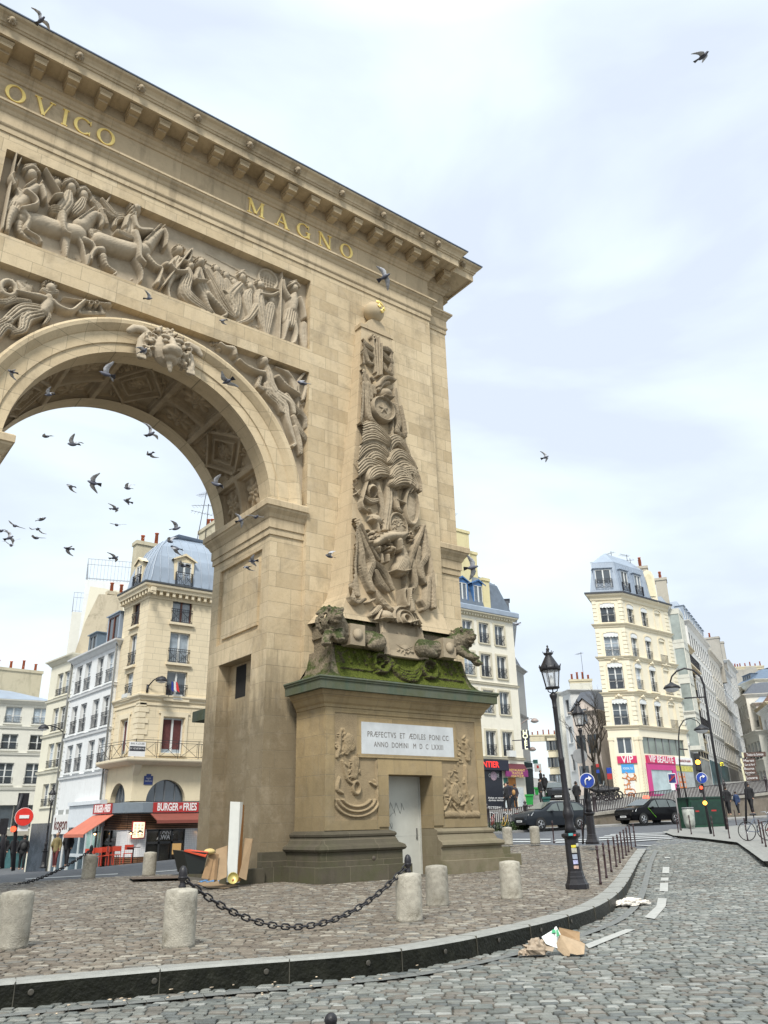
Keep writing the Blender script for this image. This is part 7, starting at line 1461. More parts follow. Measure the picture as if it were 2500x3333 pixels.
T8,P8,d8=slab_building('chimney_wall','big stained grey-white chimney wall rising behind the gabled pink house',[(1196,1480),(1196,1355),(1426,1345),(1470,1700),(1196,1900)],z4,98,1.5,pbk)
chimney(T8,tuple(atd(*z4(1308,1350),98.6)[:2]),2.6,.6,P8[1][2]-.3,P8[1][2]+.5,-.7,4);antenna(T8,*atd(*z4(1345,1345),98.6)[:2],P8[1][2],3.8,21)
quadhouse('lane_house','plain cream house glimpsed behind the bare tree beside the wedge building',(1500,1610),(1590,1620),108,100,3,CRE,2,rws(5),None,zf=z4,dpt=8)
S70=70/66.;Xf=lambda x,y:(CAM[0]+(x-CAM[0])*S70,CAM[1]+(y-CAM[1])*S70);Zf=lambda z:1.34+(z-1.34)*S70
Af,Bf,Cf=Xf(44.85,20.1),Xf(46.6,18.5),Xf(53.5,18.86);IV=wallmat('ivory_stucco',(.70,.65,.52),stain=.15,streak=.15,scol=(.5,.44,.32));IVT=wallmat('ivory_trim',(.70,.63,.48),stain=.2)
f7a=FA(Af,(Bf[0]-Af[0],Bf[1]-Af[1]));f7b=FA(Bf,(Cf[0]-Bf[0],Cf[1]-Bf[1]));ZB7=2.2;ZE7=Zf(18.6)
T7=thing('wedge_building','tall ivory wedge-shaped corner building with grey zinc attic above the pink beauty shop','building',(Bf[0],Bf[1],3))
W7a=[f7a.px(z55,q) for q in[(205,505,305,640),(237,768,360,940),(275,1035,400,1218),(315,1345,450,1550)]]
W7b=[f7b.px(z55,q) for q in[(415,525,485,662),(460,785,538,962),(503,1045,580,1238),(548,1360,630,1560),(543,565,612,697),(587,812,660,992),(627,1072,705,1268),(672,1375,745,1565)]]
c7=sum(w_[0]+w_[1] for w_ in W7a)/8;rows7=[(w_[2],w_[3]) for w_ in W7a];cA=sum(w_[0]+w_[1] for w_ in W7b[:4])/8;cB=sum(w_[0]+w_[1] for w_ in W7b[4:])/8;rows7=[((W7b[r][2]+W7b[r+4][2])/2,(W7b[r][3]+W7b[r+4][3])/2) for r in range(4)];cC=cB+(cB-cA)*1.02
print('wedge',f7a.L,f7b.L,c7,cA,cB,cC,rows7,ZE7)
wa=[(c7-.62,c7+.62,a,b) for a,b in rows7];wb=[(c-.5,c+.5,a,b) for c in(cA,cB) for a,b in rows7];wbl=[(cC-.5,cC+.5,a-.1,b+.1) for a,b in rows7]
lw=f7a.px(z7,(190,150,320,312));gbd=f7b.px(z7,(455,165,870,325));ZL=Zf(7.96)
lowa=(c7-.6,c7+.6,lw[2],lw[3]);lowb=(.35,f7b.L-.6,gbd[2],gbd[3])
mb=MB();f7a.wall(mb,ZB7,ZE7,wa+[lowa]);f7b.wall(mb,ZB7,ZE7,wb+wbl+[lowb]);Dk=(Cf[0]+1.2,Cf[1]+4.5);Dl=(Af[0]+5.6,Af[1]+3.2);poly7=[Af,Bf,Cf,Dk,Dl];body(mb,poly7,ZB7,ZE7,(0,1));part('wall',mb,IV,T7)
for w_q in wa:f7a.window(T7,w_q,'wx','X')
for i,w_q in enumerate(wb):f7b.window(T7,w_q,'wx','r')
f7a.window(T7,lowa,'w')
mb=MB()
for w_q in wbl:f7b.box(mb,w_q[0],w_q[1],w_q[2],w_q[3],-.24,-.12)
part('blind_window',mb,IV,T7);mb=MB()
for w_q in wbl[1:]:
 for k in range(9):f7b.box(mb,w_q[0]-.05+k*.13,w_q[0]-.03+k*.13,w_q[2],w_q[2]+.8,.1,.12)
 for z in(.05,.78):f7b.box(mb,w_q[0]-.1,w_q[1]+.1,w_q[2]+z,w_q[2]+z+.03,.1,.13)
part('blind_balcony',mb,IRON,T7)
lc=MB();sr=MB();mk2=MB()
for f,ws in((f7a,wa),(f7b,wb+wbl)):
 for i,w_q in enumerate(ws):
  a,b,z0,z1=w_q;cx=(a+b)/2;blind=f is f7b and w_q in wbl
  f.box(sr,a-.18,b+.18,z0-.14,z0-.003,-.1,.16)
  for s_ in((a-.14,a-.01),(b+.01,b+.14)):f.box(sr,s_[0],s_[1],z0,z1+.1,-.01,.05)
  n=6;ar_=[(cx+(b-a)/2*1.15*math.cos(PI*(1-k/n)),z1+.02+.28*math.sin(PI*k/n)) for k in range(n+1)]
  for k in range(n):f.box(sr,ar_[k][0],ar_[k+1][0],(ar_[k][1]+ar_[k+1][1])/2,(ar_[k][1]+ar_[k+1][1])/2+.13,-.01,.07)
  if not blind:
   for k in range(9):
    t=(k+.5)/9;x=a+(b-a)*t;hh=.30+.10*math.sin(PI*t);f.box(lc,x-(b-a)/20,x+(b-a)/20,z1-.10-.05*(k%2),z1+.16+.10*math.sin(PI*t),.02,.035)
   f.box(lc,a,b,z1-.02,z1+.04,.02,.04)
  if z0<Zf(13):mk2.ell(f.pt(cx,z1+.52,.10),(.14,.14,.16),8,6);mk2.ell(f.pt(cx-.2,z1+.45,.08),(.12,.1,.08),7,5);mk2.ell(f.pt(cx+.2,z1+.45,.08),(.12,.1,.08),7,5)
part('lambrequin',lc,mat('white_lace_iron',(.66,.68,.68),.6,.5,30),T7);part('window_surround',sr,IVT,T7);part('carved_keystone',mk2,IVT,T7)
qn=MB()
for(z0,z1) in((ZL+.2,Zf(10.5)-.2),(Zf(10.5)+.2,Zf(13.3)-.2),(Zf(13.3)+.2,Zf(16.0)-.2),(Zf(16.0)+.2,ZE7-.4)):
 n=int((z1-z0)/.34)
 for k in range(n):
  z=z0+k*(z1-z0)/n
  f7a.box(qn,-.02,c7-.95,z,z+.27,-.01,.05);f7a.box(qn,c7+.95,f7a.L,z,z+.27,-.01,.05);f7b.box(qn,.0,cA-1.0,z,z+.27,-.01,.05);f7b.box(qn,f7b.L-.55,f7b.L+.02,z,z+.27,-.01,.05)
part('rustication',qn,IV,T7)
B7=[Dl,Af,Bf,Cf,Dk]
for z in(ZL,Zf(10.55),Zf(13.38),Zf(16.05)):part('string_course',sweep(B7,[(0,z-.16),(.08,z-.12),(.10,z),(.22,z+.08),(.26,z+.16),(0,z+.2)],False),IVT,T7)
part('cornice',sweep(B7,[(0,ZE7-.5),(.10,ZE7-.42),(.14,ZE7-.2),(.34,ZE7-.05),(.40,ZE7+.08),(0,ZE7+.12)],False),IVT,T7);part('gutter',sweep(B7,[(.38,ZE7+.08),(.46,ZE7+.1),(.46,ZE7+.24),(.3,ZE7+.26)],False),mat('dark_gutter2',(.04,.045,.055),.6),T7)
ZM=ZE7+3.1;p7s=[Af,Bf,(Bf[0]+(Cf[0]-Bf[0])*.72,Bf[1]+(Cf[1]-Bf[1])*.72),(Bf[0]+(Cf[0]-Bf[0])*.72+.5,Cf[1]+3.6),(Af[0]+4.6,Af[1]+2.6)]
RF7=part('zinc_attic',roof_mb(p7s,[(-.2,ZE7+.2),(-.02,ZE7+.35),(.35,ZM),(.35,ZM+.08),(1.35,ZM+1.2)]),ZINC,T7);zs_=MB()
for f,LL in((f7a,f7a.L),(f7b,f7b.L*.72)):
 for k in range(1,int(LL/.42)):zs_.bar(f.pt(k*.42,ZE7+.35,.03),f.pt(k*.42,ZM,-.33),.04)
zs_.bar((*shrink(p7s,-.02)[1],ZE7+.35),(*shrink(p7s,.35)[1],ZM),.06);part('zinc_seam',zs_,MATS['zinc_seam'],RF7)
dormer(RF7,f7a,c7,ZE7+.65,1.35,1.75,-.02,.6,ZINC,'w','X');dormer(RF7,f7b,cA-.1,ZE7+.45,.95,1.9,-.02,.6,ZINC,'w','X');dormer(RF7,f7b,cB-.2,ZE7+.45,.95,1.9,-.02,.6,ZINC,'w','X')
def at7(q,D):return atd(*z55(*q),D)
CH7=wallmat('grey_chimney_render',(.40,.37,.31),stain=.7,streak=.7,scol=(.24,.22,.18))
def chpx(parent,q,D,thick,pots,m,rz=0):
 a,b=at7((q[0],q[1]),D),at7((q[2],q[1]),D);zb__=at7((q[0],q[3]),D)[2];L_=math.hypot(b[0]-a[0],b[1]-a[1]);ang=math.atan2(b[1]-a[1],b[0]-a[0]);vd=Vector(((a[0]+b[0])/2-CAM[0],(a[1]+b[1])/2-CAM[1],0)).normalized()
 return chimney(parent,((a[0]+b[0])/2+vd.x*thick/2,(a[1]+b[1])/2+vd.y*thick/2),L_,thick,zb__,a[2],ang,pots,m)
chpx(T7,(370,200,460,290),74,1.0,2,mat('brick_grey',(.30,.28,.28),.9,.2,8));chpx(T7,(292,185,330,240),73,.8,2,CH7);chpx(T7,(490,175,605,500),74.5,1.2,7,CH7);chpx(T7,(672,275,770,560),80,1.4,4,CH7)
gpx=[(612,470),(585,330),(562,250),(575,215),(605,200),(640,215),(665,260),(680,350),(705,490)];G7p=[at7(q,74.2) for q in gpx];gm=MB();vd=Vector((.75,.66,0))*.5;n=len(G7p)
gm.add([tuple(p) for p in G7p]+[tuple(Vector(p)+vd) for p in G7p],[tuple(range(n))[::-1],tuple(range(n,2*n))]+[(i,(i+1)%n,n+(i+1)%n,n+i) for i in range(n)]);gbl=part('arched_gable',gm,IVT,T7)
ip=[(630,430),(600,300),(590,255),(615,232),(640,250),(660,330),(680,430)];I7=[at7(q,74.12) for q in ip];gm=MB();n=len(I7);gm.add([tuple(p) for p in I7]+[tuple(Vector(p)+vd*.2) for p in I7],[tuple(range(n))[::-1]]+[(i,(i+1)%n,n+(i+1)%n,n+i) for i in range(n)]);part('gable_panel',gm,wallmat('panel_yellow',(.66,.60,.42),stain=.6),gbl)
for q,h,s_,t_ in(((290,40),4.0,31,0),((415,65),3.2,32,.2),((455,100),4.4,33,0),((215,120),1.5,34,0)):
 p=at7(q,74);antenna(T7,p[0],p[1],p[2]-h,h,s_,t_)
PNK=mat('hot_pink_paint',(.50,.04,.20),.5,.08,2);CRS=mat('crimson_sign',(.50,.02,.10),.5,.05)
gb2=MB();f7b.box(gb2,lowb[0],lowb[1],lowb[2],lowb[3],-.20,-.16);part('band_glass',gb2,mat('greenish_glass',(.16,.19,.16),.12,.5,.6,spec=.8),T7);gb2=MB()
for k in range(7):a=lowb[0]+(lowb[1]-lowb[0])*k/6;f7b.box(gb2,a-.04,a+.04,lowb[2],lowb[3],-.17,-.10)
part('band_mullion',gb2,GFR,T7)
q=f7a.px(z7,(178,335,370,405));v_=MB();f7a.box(v_,q[0],q[1],q[2],q[3],.0,.12);VS=part('shop_sign',v_,CRS,T7);f7a.text('VIP',.8,(q[0]+q[1])/2,(q[2]+q[3])/2,.125,MATS['sign_white'],VS,width=(q[1]-q[0])*.62,ext=.01,bold=.008)
q=f7b.px(z7,(458,335,733,410));v_=MB();f7b.box(v_,q[0],q[1],q[2],q[3],.0,.14);VB=part('shop_sign',v_,CRS,T7);f7b.text('VIP BEAUTE',.75,(q[0]+q[1])/2,(q[2]+q[3])/2,.145,MATS['sign_white'],VB,width=(q[1]-q[0])*.86,ext=.01,bold=.008);qs_=q
q=f7b.px(z7,(736,352,906,420));v_=MB();f7b.box(v_,q[0],q[1],q[2],q[3],.0,.10);VW=part('shop_sign',v_,MATS['sign_white'],T7);f7b.text('MAROCLEDIT AGORA',.3,(q[0]+q[1])/2+.15,q[3]-.28,.105,RED,VW,width=(q[1]-q[0])*.7,ext=.003);f7b.text('transfert d argent',.25,(q[0]+q[1])/2+.15,q[2]+.3,.105,MATS['sign_black'],VW,width=(q[1]-q[0])*.6,ext=.003);qw_=q
TZ7=float(TZ([[Bf[0],Bf[1]]])[0])-.3
v_=MB();f7b.box(v_,qs_[0]-.1,qs_[0]+.45,TZ7,qs_[2],.0,.09);f7b.box(v_,qs_[1]-.55,qs_[1],TZ7,qs_[2],.0,.09);f7b.box(v_,qs_[0]+.45,qs_[1]-.55,qs_[2]-.5,qs_[2],.0,.09);f7b.box(v_,qs_[0]+.45,qs_[1]-.55,TZ7,TZ7+.5,.0,.09);PF=part('pink_shopfront',v_,PNK,T7)
v_=MB();f7b.box(v_,qs_[0]+.5,qs_[1]-.6,TZ7+.5,qs_[2]-.5,.0,.03);part('shop_window',v_,mat('pale_shop_glass',(.38,.46,.48),.12,.35,.8),PF)
v_=MB();f7b.box(v_,qw_[0]+.05,qw_[1],TZ7,qw_[2]-.05,.0,.04);part('shop_window',v_,mat('grey_shutters',(.33,.36,.36),.3,.3,2),T7);v_=MB();f7b.box(v_,qw_[0]+.3,qw_[0]+1.3,TZ7+.6,qw_[2]-.7,.041,.06);PO=part('orange_poster',v_,mat('orange_poster',(.55,.16,.03),.6),T7);v_=MB()
for i in range(3):
 for j in range(4):f7b.box(v_,qw_[0]+.38+i*.3,qw_[0]+.60+i*.3,TZ7+.7+j*.42,TZ7+1.0+j*.42,.062,.066)
part('poster_pictures',v_,mat('poster_pictures',(.35,.35,.36),.6,.8,14),PO);v_=MB();f7b.box(v_,qw_[0]+.1,qw_[1]-.1,qw_[2]-.55,qw_[2]-.1,.041,.07);part('yellow_strip',v_,mat('yellow_strip',(.45,.42,.10),.6,.5,6),T7)
q=f7a.px(z7,(220,415,345,500));v_=MB();f7a.box(v_,q[0],q[1],q[2],q[3],.0,.05);BP=part('blue_panel',v_,mat('blue_panel',(.05,.28,.60),.5,.1),T7);f7a.text('MONDIAL TELE',.26,(q[0]+q[1])/2,(q[2]+q[3])/2,.055,MATS['sign_white'],BP,width=(q[1]-q[0])*.8,ext=.003)
v_=MB();f7a.box(v_,q[0]+.1,q[1]-.1,TZ7,q[2],.0,.03);MP=part('mural_panel',v_,mat('mural_white',(.60,.60,.58),.6,.1),T7);mu=MB();cx=(q[0]+q[1])/2;R_=random.Random(3)
for k in range(12):
 a=R_.uniform(0,2*PI);z=TZ7+1.1+.9*math.sin(k*.9);x0_=cx+R_.uniform(-.4,.4);pts=[f7a.pt(x0_+.28*math.cos(a+t*.7),z+.25*math.sin(a+t*.7),.04) for t in range(6)];mu.tube(pts,.035,5)
part('mural',mu,mat('mural_orange',(.50,.18,.05),.7),MP)
tg=MB()
for(f,a0) in((f7a,.12),(f7a,f7a.L-.1),(f7b,.1)):
 for k in range(6):z=TZ7+.4+k*.34;tg.tube([f.pt(a0-.08+.16*((k+j)%2),z+j*.12,.035) for j in range(4)],.03,4)
part('graffiti',tg,mat('graffiti_green',(.03,.045,.025),.8),T7)
pil=MB()
for f,a in((f7a,.18),(f7a,f7a.L-.25),(f7b,.05)):f.box(pil,a-.2,a+.2,TZ7,ZL-.9,-.01,.06);f.box(pil,a-.26,a+.26,ZL-1.0,ZL-.75,-.01,.10)
part('pilaster',pil,IVT,T7)
PR0=Vector((57.16,21.2));DR=Vector((.91,.415)).normalized();RR_=random.Random(14)
def rowhouse(i,s0,s1,ze,zr_,m,n,label,name='row_house',kind='w',rail=None,roofm=None,inset=.9,floors=5,pitch=None,w=1.0,base=None,h=1.9):
 P=PR0+DR*s0;L_=s1-s0;zb_=3.5;fl=pitch or(ze-7.6)/floors;rows=[ze-1.1-h-k*fl for k in range(floors)]
 T_,f,po=house(name,label,tuple(P),tuple(DR),L_,zb_,ze,grid(L_,n,w,[(z,h) for z in rows]),m,6.2 if i<2 else 9,kind if i<2 else 'gd',rail,zr_,roofm or ZINC,inset,courses=(rows[1]-.3,rows[3]-.3,7.3),group=None,dep=.10 if i>1 else.2)
 sh_=MB();f.box(sh_,.3,L_-.3,zb_,6.7,.0,.05);part('shop_front',sh_,mat('shopfront_%d'%i,[(.05,.06,.07),(.30,.31,.30),(.04,.10,.12),(.10,.10,.11),(.16,.15,.13)][i%5],.3,.8,.8),T_);return T_,f
CR2=wallmat('ornate_cream_stone',(.58,.50,.36),stain=.5,streak=.6,scol=(.33,.27,.18));WH2=wallmat('bright_white_render',(.68,.67,.64),stain=.2,streak=.3,scol=(.45,.43,.4));WH3=wallmat('warm_white_render',(.66,.63,.56),stain=.3,streak=.3,scol=(.42,.39,.33))
Tb,fb=rowhouse(0,.15,5.2,19.6,21.2,WHT,2,'slim pale building with a stack of glazed bay windows next to the wedge building','bay_window_house',inset=.4,roofm=ZINC)
OR=wallmat('oriel_stone',(.55,.55,.50),stain=.3)
for k,z in enumerate((16.6,13.4,10.2,7.2)):
 ob_=MB();fb.box(ob_,.2,2.6,z+2.4,z+2.9,0,1.0);fb.box(ob_,.2,2.6,z-.35,z,0,1.0);
 for a in(.2,1.0,1.8,2.52):fb.box(ob_,a,a+.08,z,z+2.4,.92,1.0)
 fb.box(ob_,.2,.28,z,z+2.4,0,.1);OB_=part('bay_window',ob_,OR,Tb);og=MB();fb.box(og,.25,2.55,z,z+2.4,.1,.95);part('bay_glass',og,mat('bay_glass',(.28,.32,.31),.12,.35,.8,spec=.8),OB_)
t_o,f_o=rowhouse(1,5.3,12.2,17.6,20.0,CR2,4,'ornate yellow-cream stone house with long balconies and a dark mansard',rail='r',roofm=SLATE,inset=.8)
for z in(15.1,9.2):bb=MB();f_o.box(bb,0,6.9,z,z+.15,0,.7);part('long_balcony',bb,CR2,t_o);bb=MB();[f_o.box(bb,k*.14,k*.14+.025,z+.15,z+1.1,.62,.65) for k in range(49)];f_o.box(bb,0,6.9,z+1.06,z+1.1,.6,.67);part('balcony_railing',bb,IRON,t_o)
t_,f_=rowhouse(2,12.3,28,20.9,23.6,WH2,9,'wide white six storey house with a continuous zinc mansard of dormers',inset=.7)
for k in range(9):dormer(t_,f_,1+k*1.72,21.2,.8,1.4,-.1,.9,ZINC,'w')
rowhouse(3,28.1,39,20.4,21.6,WH3,6,'warm white house with plain shutters in the middle of the sloping row');PWm=wallmat('bare_party_wall',(.36,.34,.30),stain=.5,streak=.6)
t_,f_=rowhouse(4,39.2,50,20.2,21.2,WHT,6,'cool white house crowned by a bare grey party wall');chimney(t_,(*(PR0+DR*39.6+Vector((-.415,.91))*3),),1.0,7,18,24.2,math.atan2(DR.y,DR.x),3,PWm)
t_,f_=rowhouse(5,50.2,62,22.8,24.2,WH2,6,'taller white house with a chimney wall near the far end of the row',floors=6);chimney(t_,(*(PR0+DR*50.6+Vector((-.415,.91))*3),),.8,6,20,25.6,math.atan2(DR.y,DR.x),3,PWm)
rowhouse(6,62.2,78,20.5,21.5,WH3,8,'cream-white house at the far end of the straight row');rowhouse(7,78.2,96,19.0,20,PAL,8,'last pale house of the straight row')
def px_house(name,label,tl,tr,D0,D1,m,n,rows,roof,kind='w',zf=zr,roofm=None,dpt=9,inset=1.4,zb_=4,w=1.1,rail=None):
 a=atd(*zf(*tl),D0);b=atd(*zf(*tr),D1);f=FA(a[:2],(b[0]-a[0],b[1]-a[1]));ws=grid(f.L,n,w,[(a[2]-2.9-k*3.1,1.9) for k in range(rows)]) if n else[]
 return house(name,label,a[:2],(b[0]-a[0],b[1]-a[1]),None,zb_,a[2],ws,m,dpt,kind,rail,a[2]+roof if roof else None,roofm,inset)
ta,fa_,_=px_house('row_house','pale house with slate roof and flower boxes stepping down behind the signpost',(755,985),(880,1070),120,113,WH3,4,5,1.8,roofm=SLATE)
tb2,fb2,_=px_house('row_house','bright white house with three rows of flowered windows right of centre in the far row',(868,1045),(985,1090),116,112,WH2,3,5,1.5,roofm=ZINC,rail='r')
tc2,fc2,_=px_house('row_house','cream house with a blue-grey roof and two dormers above the far row',(725,820),(995,935),145,138,YEL,4,5,2.4,roofm=mat('blue_grey_roof',(.10,.14,.20),.5,.2,2),inset=3.0)
for a in(.35,.55):dormer(tc2,fc2,fc2.L*a,fc2.sz(*zr(860,880))[1]+1.0,1.3,1.8,-.8,1.5,MATS['blue_grey_roof'],'g')
td2,P9,d9=slab_building('chimney_wall','huge bare beige chimney wall with clay pots towering over the far row',[(690,1000),(688,600),(745,600),(755,620),(850,615),(855,585),(960,585),(990,620),(1106,780),(1106,1300),(690,1300)],zr,165,3,PWm)
for q in((715,598),(905,583)):p=atd(*zr(*q),165.5);chimney(td2,(p[0]+1,p[1]+1),5.5 if q[0]>800 else 3,1,p[2]-.5,p[2]+.2,-.8,6)
te2,fe2,_=px_house('row_house','weathered tan house at the right edge of the picture',(985,1080),(1140,1160),112,104,CR2,3,4,2.0,roofm=mat('brown_tile_roof',(.18,.10,.06),.8,.3,5))
tf2,ff2,_=px_house('row_house','low white classical pavilion front at the right edge',(1015,1110),(1180,1110),100,92,WHT,2,1,0)
tg2,fg2,_=px_house('row_house','grey-white house low at the right behind the signpost',(850,1370),(1010,1400),104,98,PAL,4,3,0,rail='r')
BLK=mat('black_cast_iron',(.016,.015,.018),.42,.25,8,.2,spec=.4);DGR=mat('dark_maroon_paint',(.035,.016,.018),.45,.3,6)
BST=mat('bollard_limestone',(.34,.315,.26),.85,.3,9,.6,dirt=.9,dcol=(.115,.10,.07),bscale=60,objvar=.18)
def zat(P,u,v):return float(atd(u,v,math.hypot(P[0]-CAM[0],P[1]-CAM[1]))[2])
def bollard(P,label,fin=False):
 t=thing('stone_bollard',label,'bollard',(P[0],P[1],P[2]-.02),random.uniform(0,6),'round stone bollards around the arch');b=MB();b.lathe([(.205,0),(.198,.05),(.200,.15),(.199,.25),(.201,.35),(.199,.45),(.200,.55),(.198,.625),(.186,.650),(.10,.668),(0,.676)],36,(0,0,0));b.v=[(x*(1+.022*mnoise.noise(Vector((x*9+P[0],y*9,z*9)))),y*(1+.022*mnoise.noise(Vector((x*9+P[0],y*9,z*9)))),z+.006*mnoise.noise(Vector((x*14,y*14+P[1],0)))) for x,y,z in b.v];part('stone_drum',b,BST,t,False)
 if fin:f=MB();f.lathe([(.045,.66),(.05,.69),(.03,.72),(.035,.75),(.055,.77),(.052,.80),(.055,.84),(.048,.88),(.03,.915),(0,.93)],14);f.ell((0,0,.79),(.062,.062,.02));part('iron_finial',f,BLK,t,False)
 return t
BL={}
for k,(u,v,lb,fn) in enumerate([(35,3085,'stone bollard cut by the left edge of the picture, nearest the kerb',0),(580,3080,'stained stone bollard with iron finial holding the left end of the near chain',1),(1333,2996,'stone bollard with iron finial holding the right end of the near chain',1),(1425,2947,'plain stone bollard just right of the chained one, in front of the doorway',0),(1666,2924,'plain stone bollard standing alone at the right corner of the pedestal',0),(287,2858,'distant stone bollard with finial in front of the red chairs',1),(484,2848,'distant stone bollard in front of the burger shop door',0),(1654,2748,'left one of two small stone bollards beyond the pedestal by the crossing',0),(1743,2745,'right one of two small stone bollards beyond the pedestal by the crossing',0)]):
 P=onG(u,v);
 if k in(7,8):P=atz(u,v,31.9)
 BL[k]=bollard(P,lb,fn)
def chain(A,B,sag,label,n=None,r=.0105,ll=.098):
 A,B=Vector(A),Vector(B);t=thing('chain',label,'chain',A);pts=[A.lerp(B,i/200)-Vector((0,0,sag*4*(i/200)*(1-i/200))) for i in range(201)];L_=sum((pts[i+1]-pts[i]).length for i in range(200));n=int(L_/(ll*.74));mb=MB();acc=0;j=0;k=0
 for k in range(n):
  s_=(k+.5)*L_/n
  while j<199 and acc+(pts[j+1]-pts[j]).length<s_:acc+=(pts[j+1]-pts[j]).length;j+=1
  p=pts[j];d=(pts[j+1]-pts[j]).normalized();up=Vector((0,0,1));sd=d.cross(up).normalized();nn=sd if k%2 else sd.cross(d).normalized();h=ll/2;w_=.033
  lk=[p+d*(h-w_)*cs+d*w_*math.cos(a)*(1 if cs>0 else 1)+nn*w_*math.sin(a) for cs,aa in((1,(-PI/2,-.6,0,.6,PI/2)),(-1,(PI/2,PI-.6,PI,PI+.6,1.5*PI))) for a in aa]
  mb.tube(lk,r,6,True,True)
 part('links',mb,BLK,t);return t
def ftop(t):return Vector(t.location)+Vector((0,0,.79))
chain(ftop(BL[1]),ftop(BL[2]),.70,'heavy black iron chain drooping between the two finialled bollards',r=.0115,ll=.135)
chain(atz(-330,2820,19),ftop(BL[5]),.75,'far black chain sagging out of the left edge in front of the road',r=.014)
def post_mesh():b=MB();b.lathe([(.030,0),(.032,.06),(.024,.08),(.026,.50),(.034,.52),(.034,.545),(.024,.56),(.024,.70),(.034,.715),(.034,.73),(.022,.74),(.030,.765),(.030,.79),(.0,.815)],12);return b.mesh('post',DGR)
PM_=post_mesh()
def slim(P,label,g='slender dark posts along the kerb'):
 o=bpy.data.objects.new('slender_post',PM_);COL.objects.link(o);o.location=(P[0],P[1],P[2]-.01);setp(o,label,'bollard',g)
LB='slender maroon iron post in the line beside the curving kerb'
ORD=['nearest','second','third','fourth','fifth','sixth','seventh','eighth','ninth','farthest']
for k,(x,y) in enumerate([(530,475),(570,433),(603,390),(637,358),(661,330),(682,303),(703,280),(720,258),(740,238),(766,218)]):slim(onG(*K8(x,y)),ORD[k]+' maroon iron post of the line beside the curving kerb')
for x,y,sd_ in[(215,195,'left'),(413,195,'right')]:slim(atz(*K8(x,y),30),'slender post just '+sd_+' of the big lamp base, at the far crossing','slender posts at the far crossing')
for x,y,lb in[(780,1085,'post at the crossing corner, left of the square sign pole'),(808,1065,'post hard against the square sign pole'),(908,1102,'post in front of the clear waste bag'),(1130,1122,'post beside the traffic light base'),(1283,1143,'post in front of the wide green kiosk'),(1462,1165,'lone post on the kerb between kiosk and bicycles'),(1640,1225,'post nearest the right edge beside the bicycles'),(1605,1192,'post just left of the bicycles'),(1350,1010,'post on the far pavement edge near the walking child'),(1530,990,'post on the far pavement edge near the man in jeans')]:slim(onG(*z7(x,y),.06),'slender dark '+lb,'slender posts on the right pavement')
P=atz(1077,3345,4.1);nb=MB();nb.lathe([(.05,-.4),(.03,-.3),(.025,0),(.035,.01),(.03,.02)],12,tuple(P));nb.ell(tuple(P+np.array([0,0,.035])),.034);part('near_post',nb,BLK,None,label='round black post top poking up at the bottom edge',category='bollard')
def lamp_post(P,label,s=1.0):
 t=thing('street_lamp',label,'street lamp',tuple(P),.4,'ornate black street lamps');t.scale=(s,)*3
 b=MB();b.lathe([(.245,0),(.245,.09),(.225,.11),(.19,.19),(.185,.23),(.175,.25),(.165,.32),(.155,.34),(.145,.95),(.15,.98),(.18,1.0),(.20,1.03),(.20,1.07),(.15,1.09)],8,ph=PI/8,smooth=False);part('base',b,BLK,t,False)
 b=MB();b.lathe([(.13,1.07),(.10,1.22),(.085,1.35),(.11,1.42),(.115,1.5),(.095,1.55),(.078,1.62),(.082,1.68),(.066,1.74),(.060,2.55),(.068,2.57),(.068,2.63),(.055,2.66),(.050,3.72),(.058,3.74),(.05,3.76),(.055,3.9),(.085,3.98),(.09,4.03),(.05,4.05),(.03,4.08)],16);part('shaft',b,BLK,t,False)
 b=MB()
 for k in range(4):a=PI/2*k+.3;b.tube([(.03*math.cos(a),.03*math.sin(a),4.06),(.10*math.cos(a),.10*math.sin(a),4.10),(.11*math.cos(a),.11*math.sin(a),4.16)],.012,5)
 b.lathe([(.10,4.15),(.17,4.16),(.17,4.19),(.14,4.2)],8);b.lathe([(.21,4.56),(.235,4.57),(.245,4.64),(.225,4.66),(.20,4.70),(.12,4.84),(.085,4.90),(.07,4.92),(.105,4.95),(.105,4.98),(.035,5.0),(.025,5.03),(.042,5.06),(.035,5.09),(.014,5.11),(.026,5.14),(.0,5.18)],16)
 for k in range(8):a=PI/4*k;b.tube([(.15*math.cos(a),.15*math.sin(a),4.19),(.215*math.cos(a),.215*math.sin(a),4.57)],.010,4);b.tube([(.235*math.cos(a),.235*math.sin(a),4.62),(.262*math.cos(a),.262*math.sin(a),4.70)],.013,4)
 for k in range(6):a=PI/3*k;b.tube([(.10*math.cos(a),.10*math.sin(a),4.96),(.125*math.cos(a),.125*math.sin(a),5.02)],.01,4)
 part('lantern',b,BLK,t,False)
 m_,nt_,bb=_new('lantern_glass_'+label[:5]);bb.inputs['Base Color'].default_value=(.75,.77,.78,1);bb.inputs['Alpha'].default_value=.30;bb.inputs['Roughness'].default_value=.1;b=MB();b.lathe([(.142,4.2),(.208,4.56)],8,smooth=False,cap=False);part('glass',b,m_,t,False);b=MB();b.lathe([(.02,4.2),(.05,4.28),(.06,4.38),(.02,4.46),(0,4.47)],10);part('bulb',b,mat('white_globe',(.75,.76,.76),.3,.03),t,False);return t
PL_=onG(1880,2893);T_L=lamp_post(PL_,'big black cast-iron lamp post covered in stickers at the kerb');st=[(0.05,.80,.10,.05,(.65,.55,.05)),(.05,.70,.11,.09,(.35,.34,.30)),(.05,.58,.10,.09,(.30,.34,.42)),(.05,.48,.10,.08,(.35,.36,.55)),(.05,.39,.10,.06,(.45,.30,.25)),(.02,1.035,.09,.05,(.08,.30,.32)),(.10,1.03,.05,.03,(.5,.05,.04)),(.13,.82,.05,.06,(.4,.42,.4))]
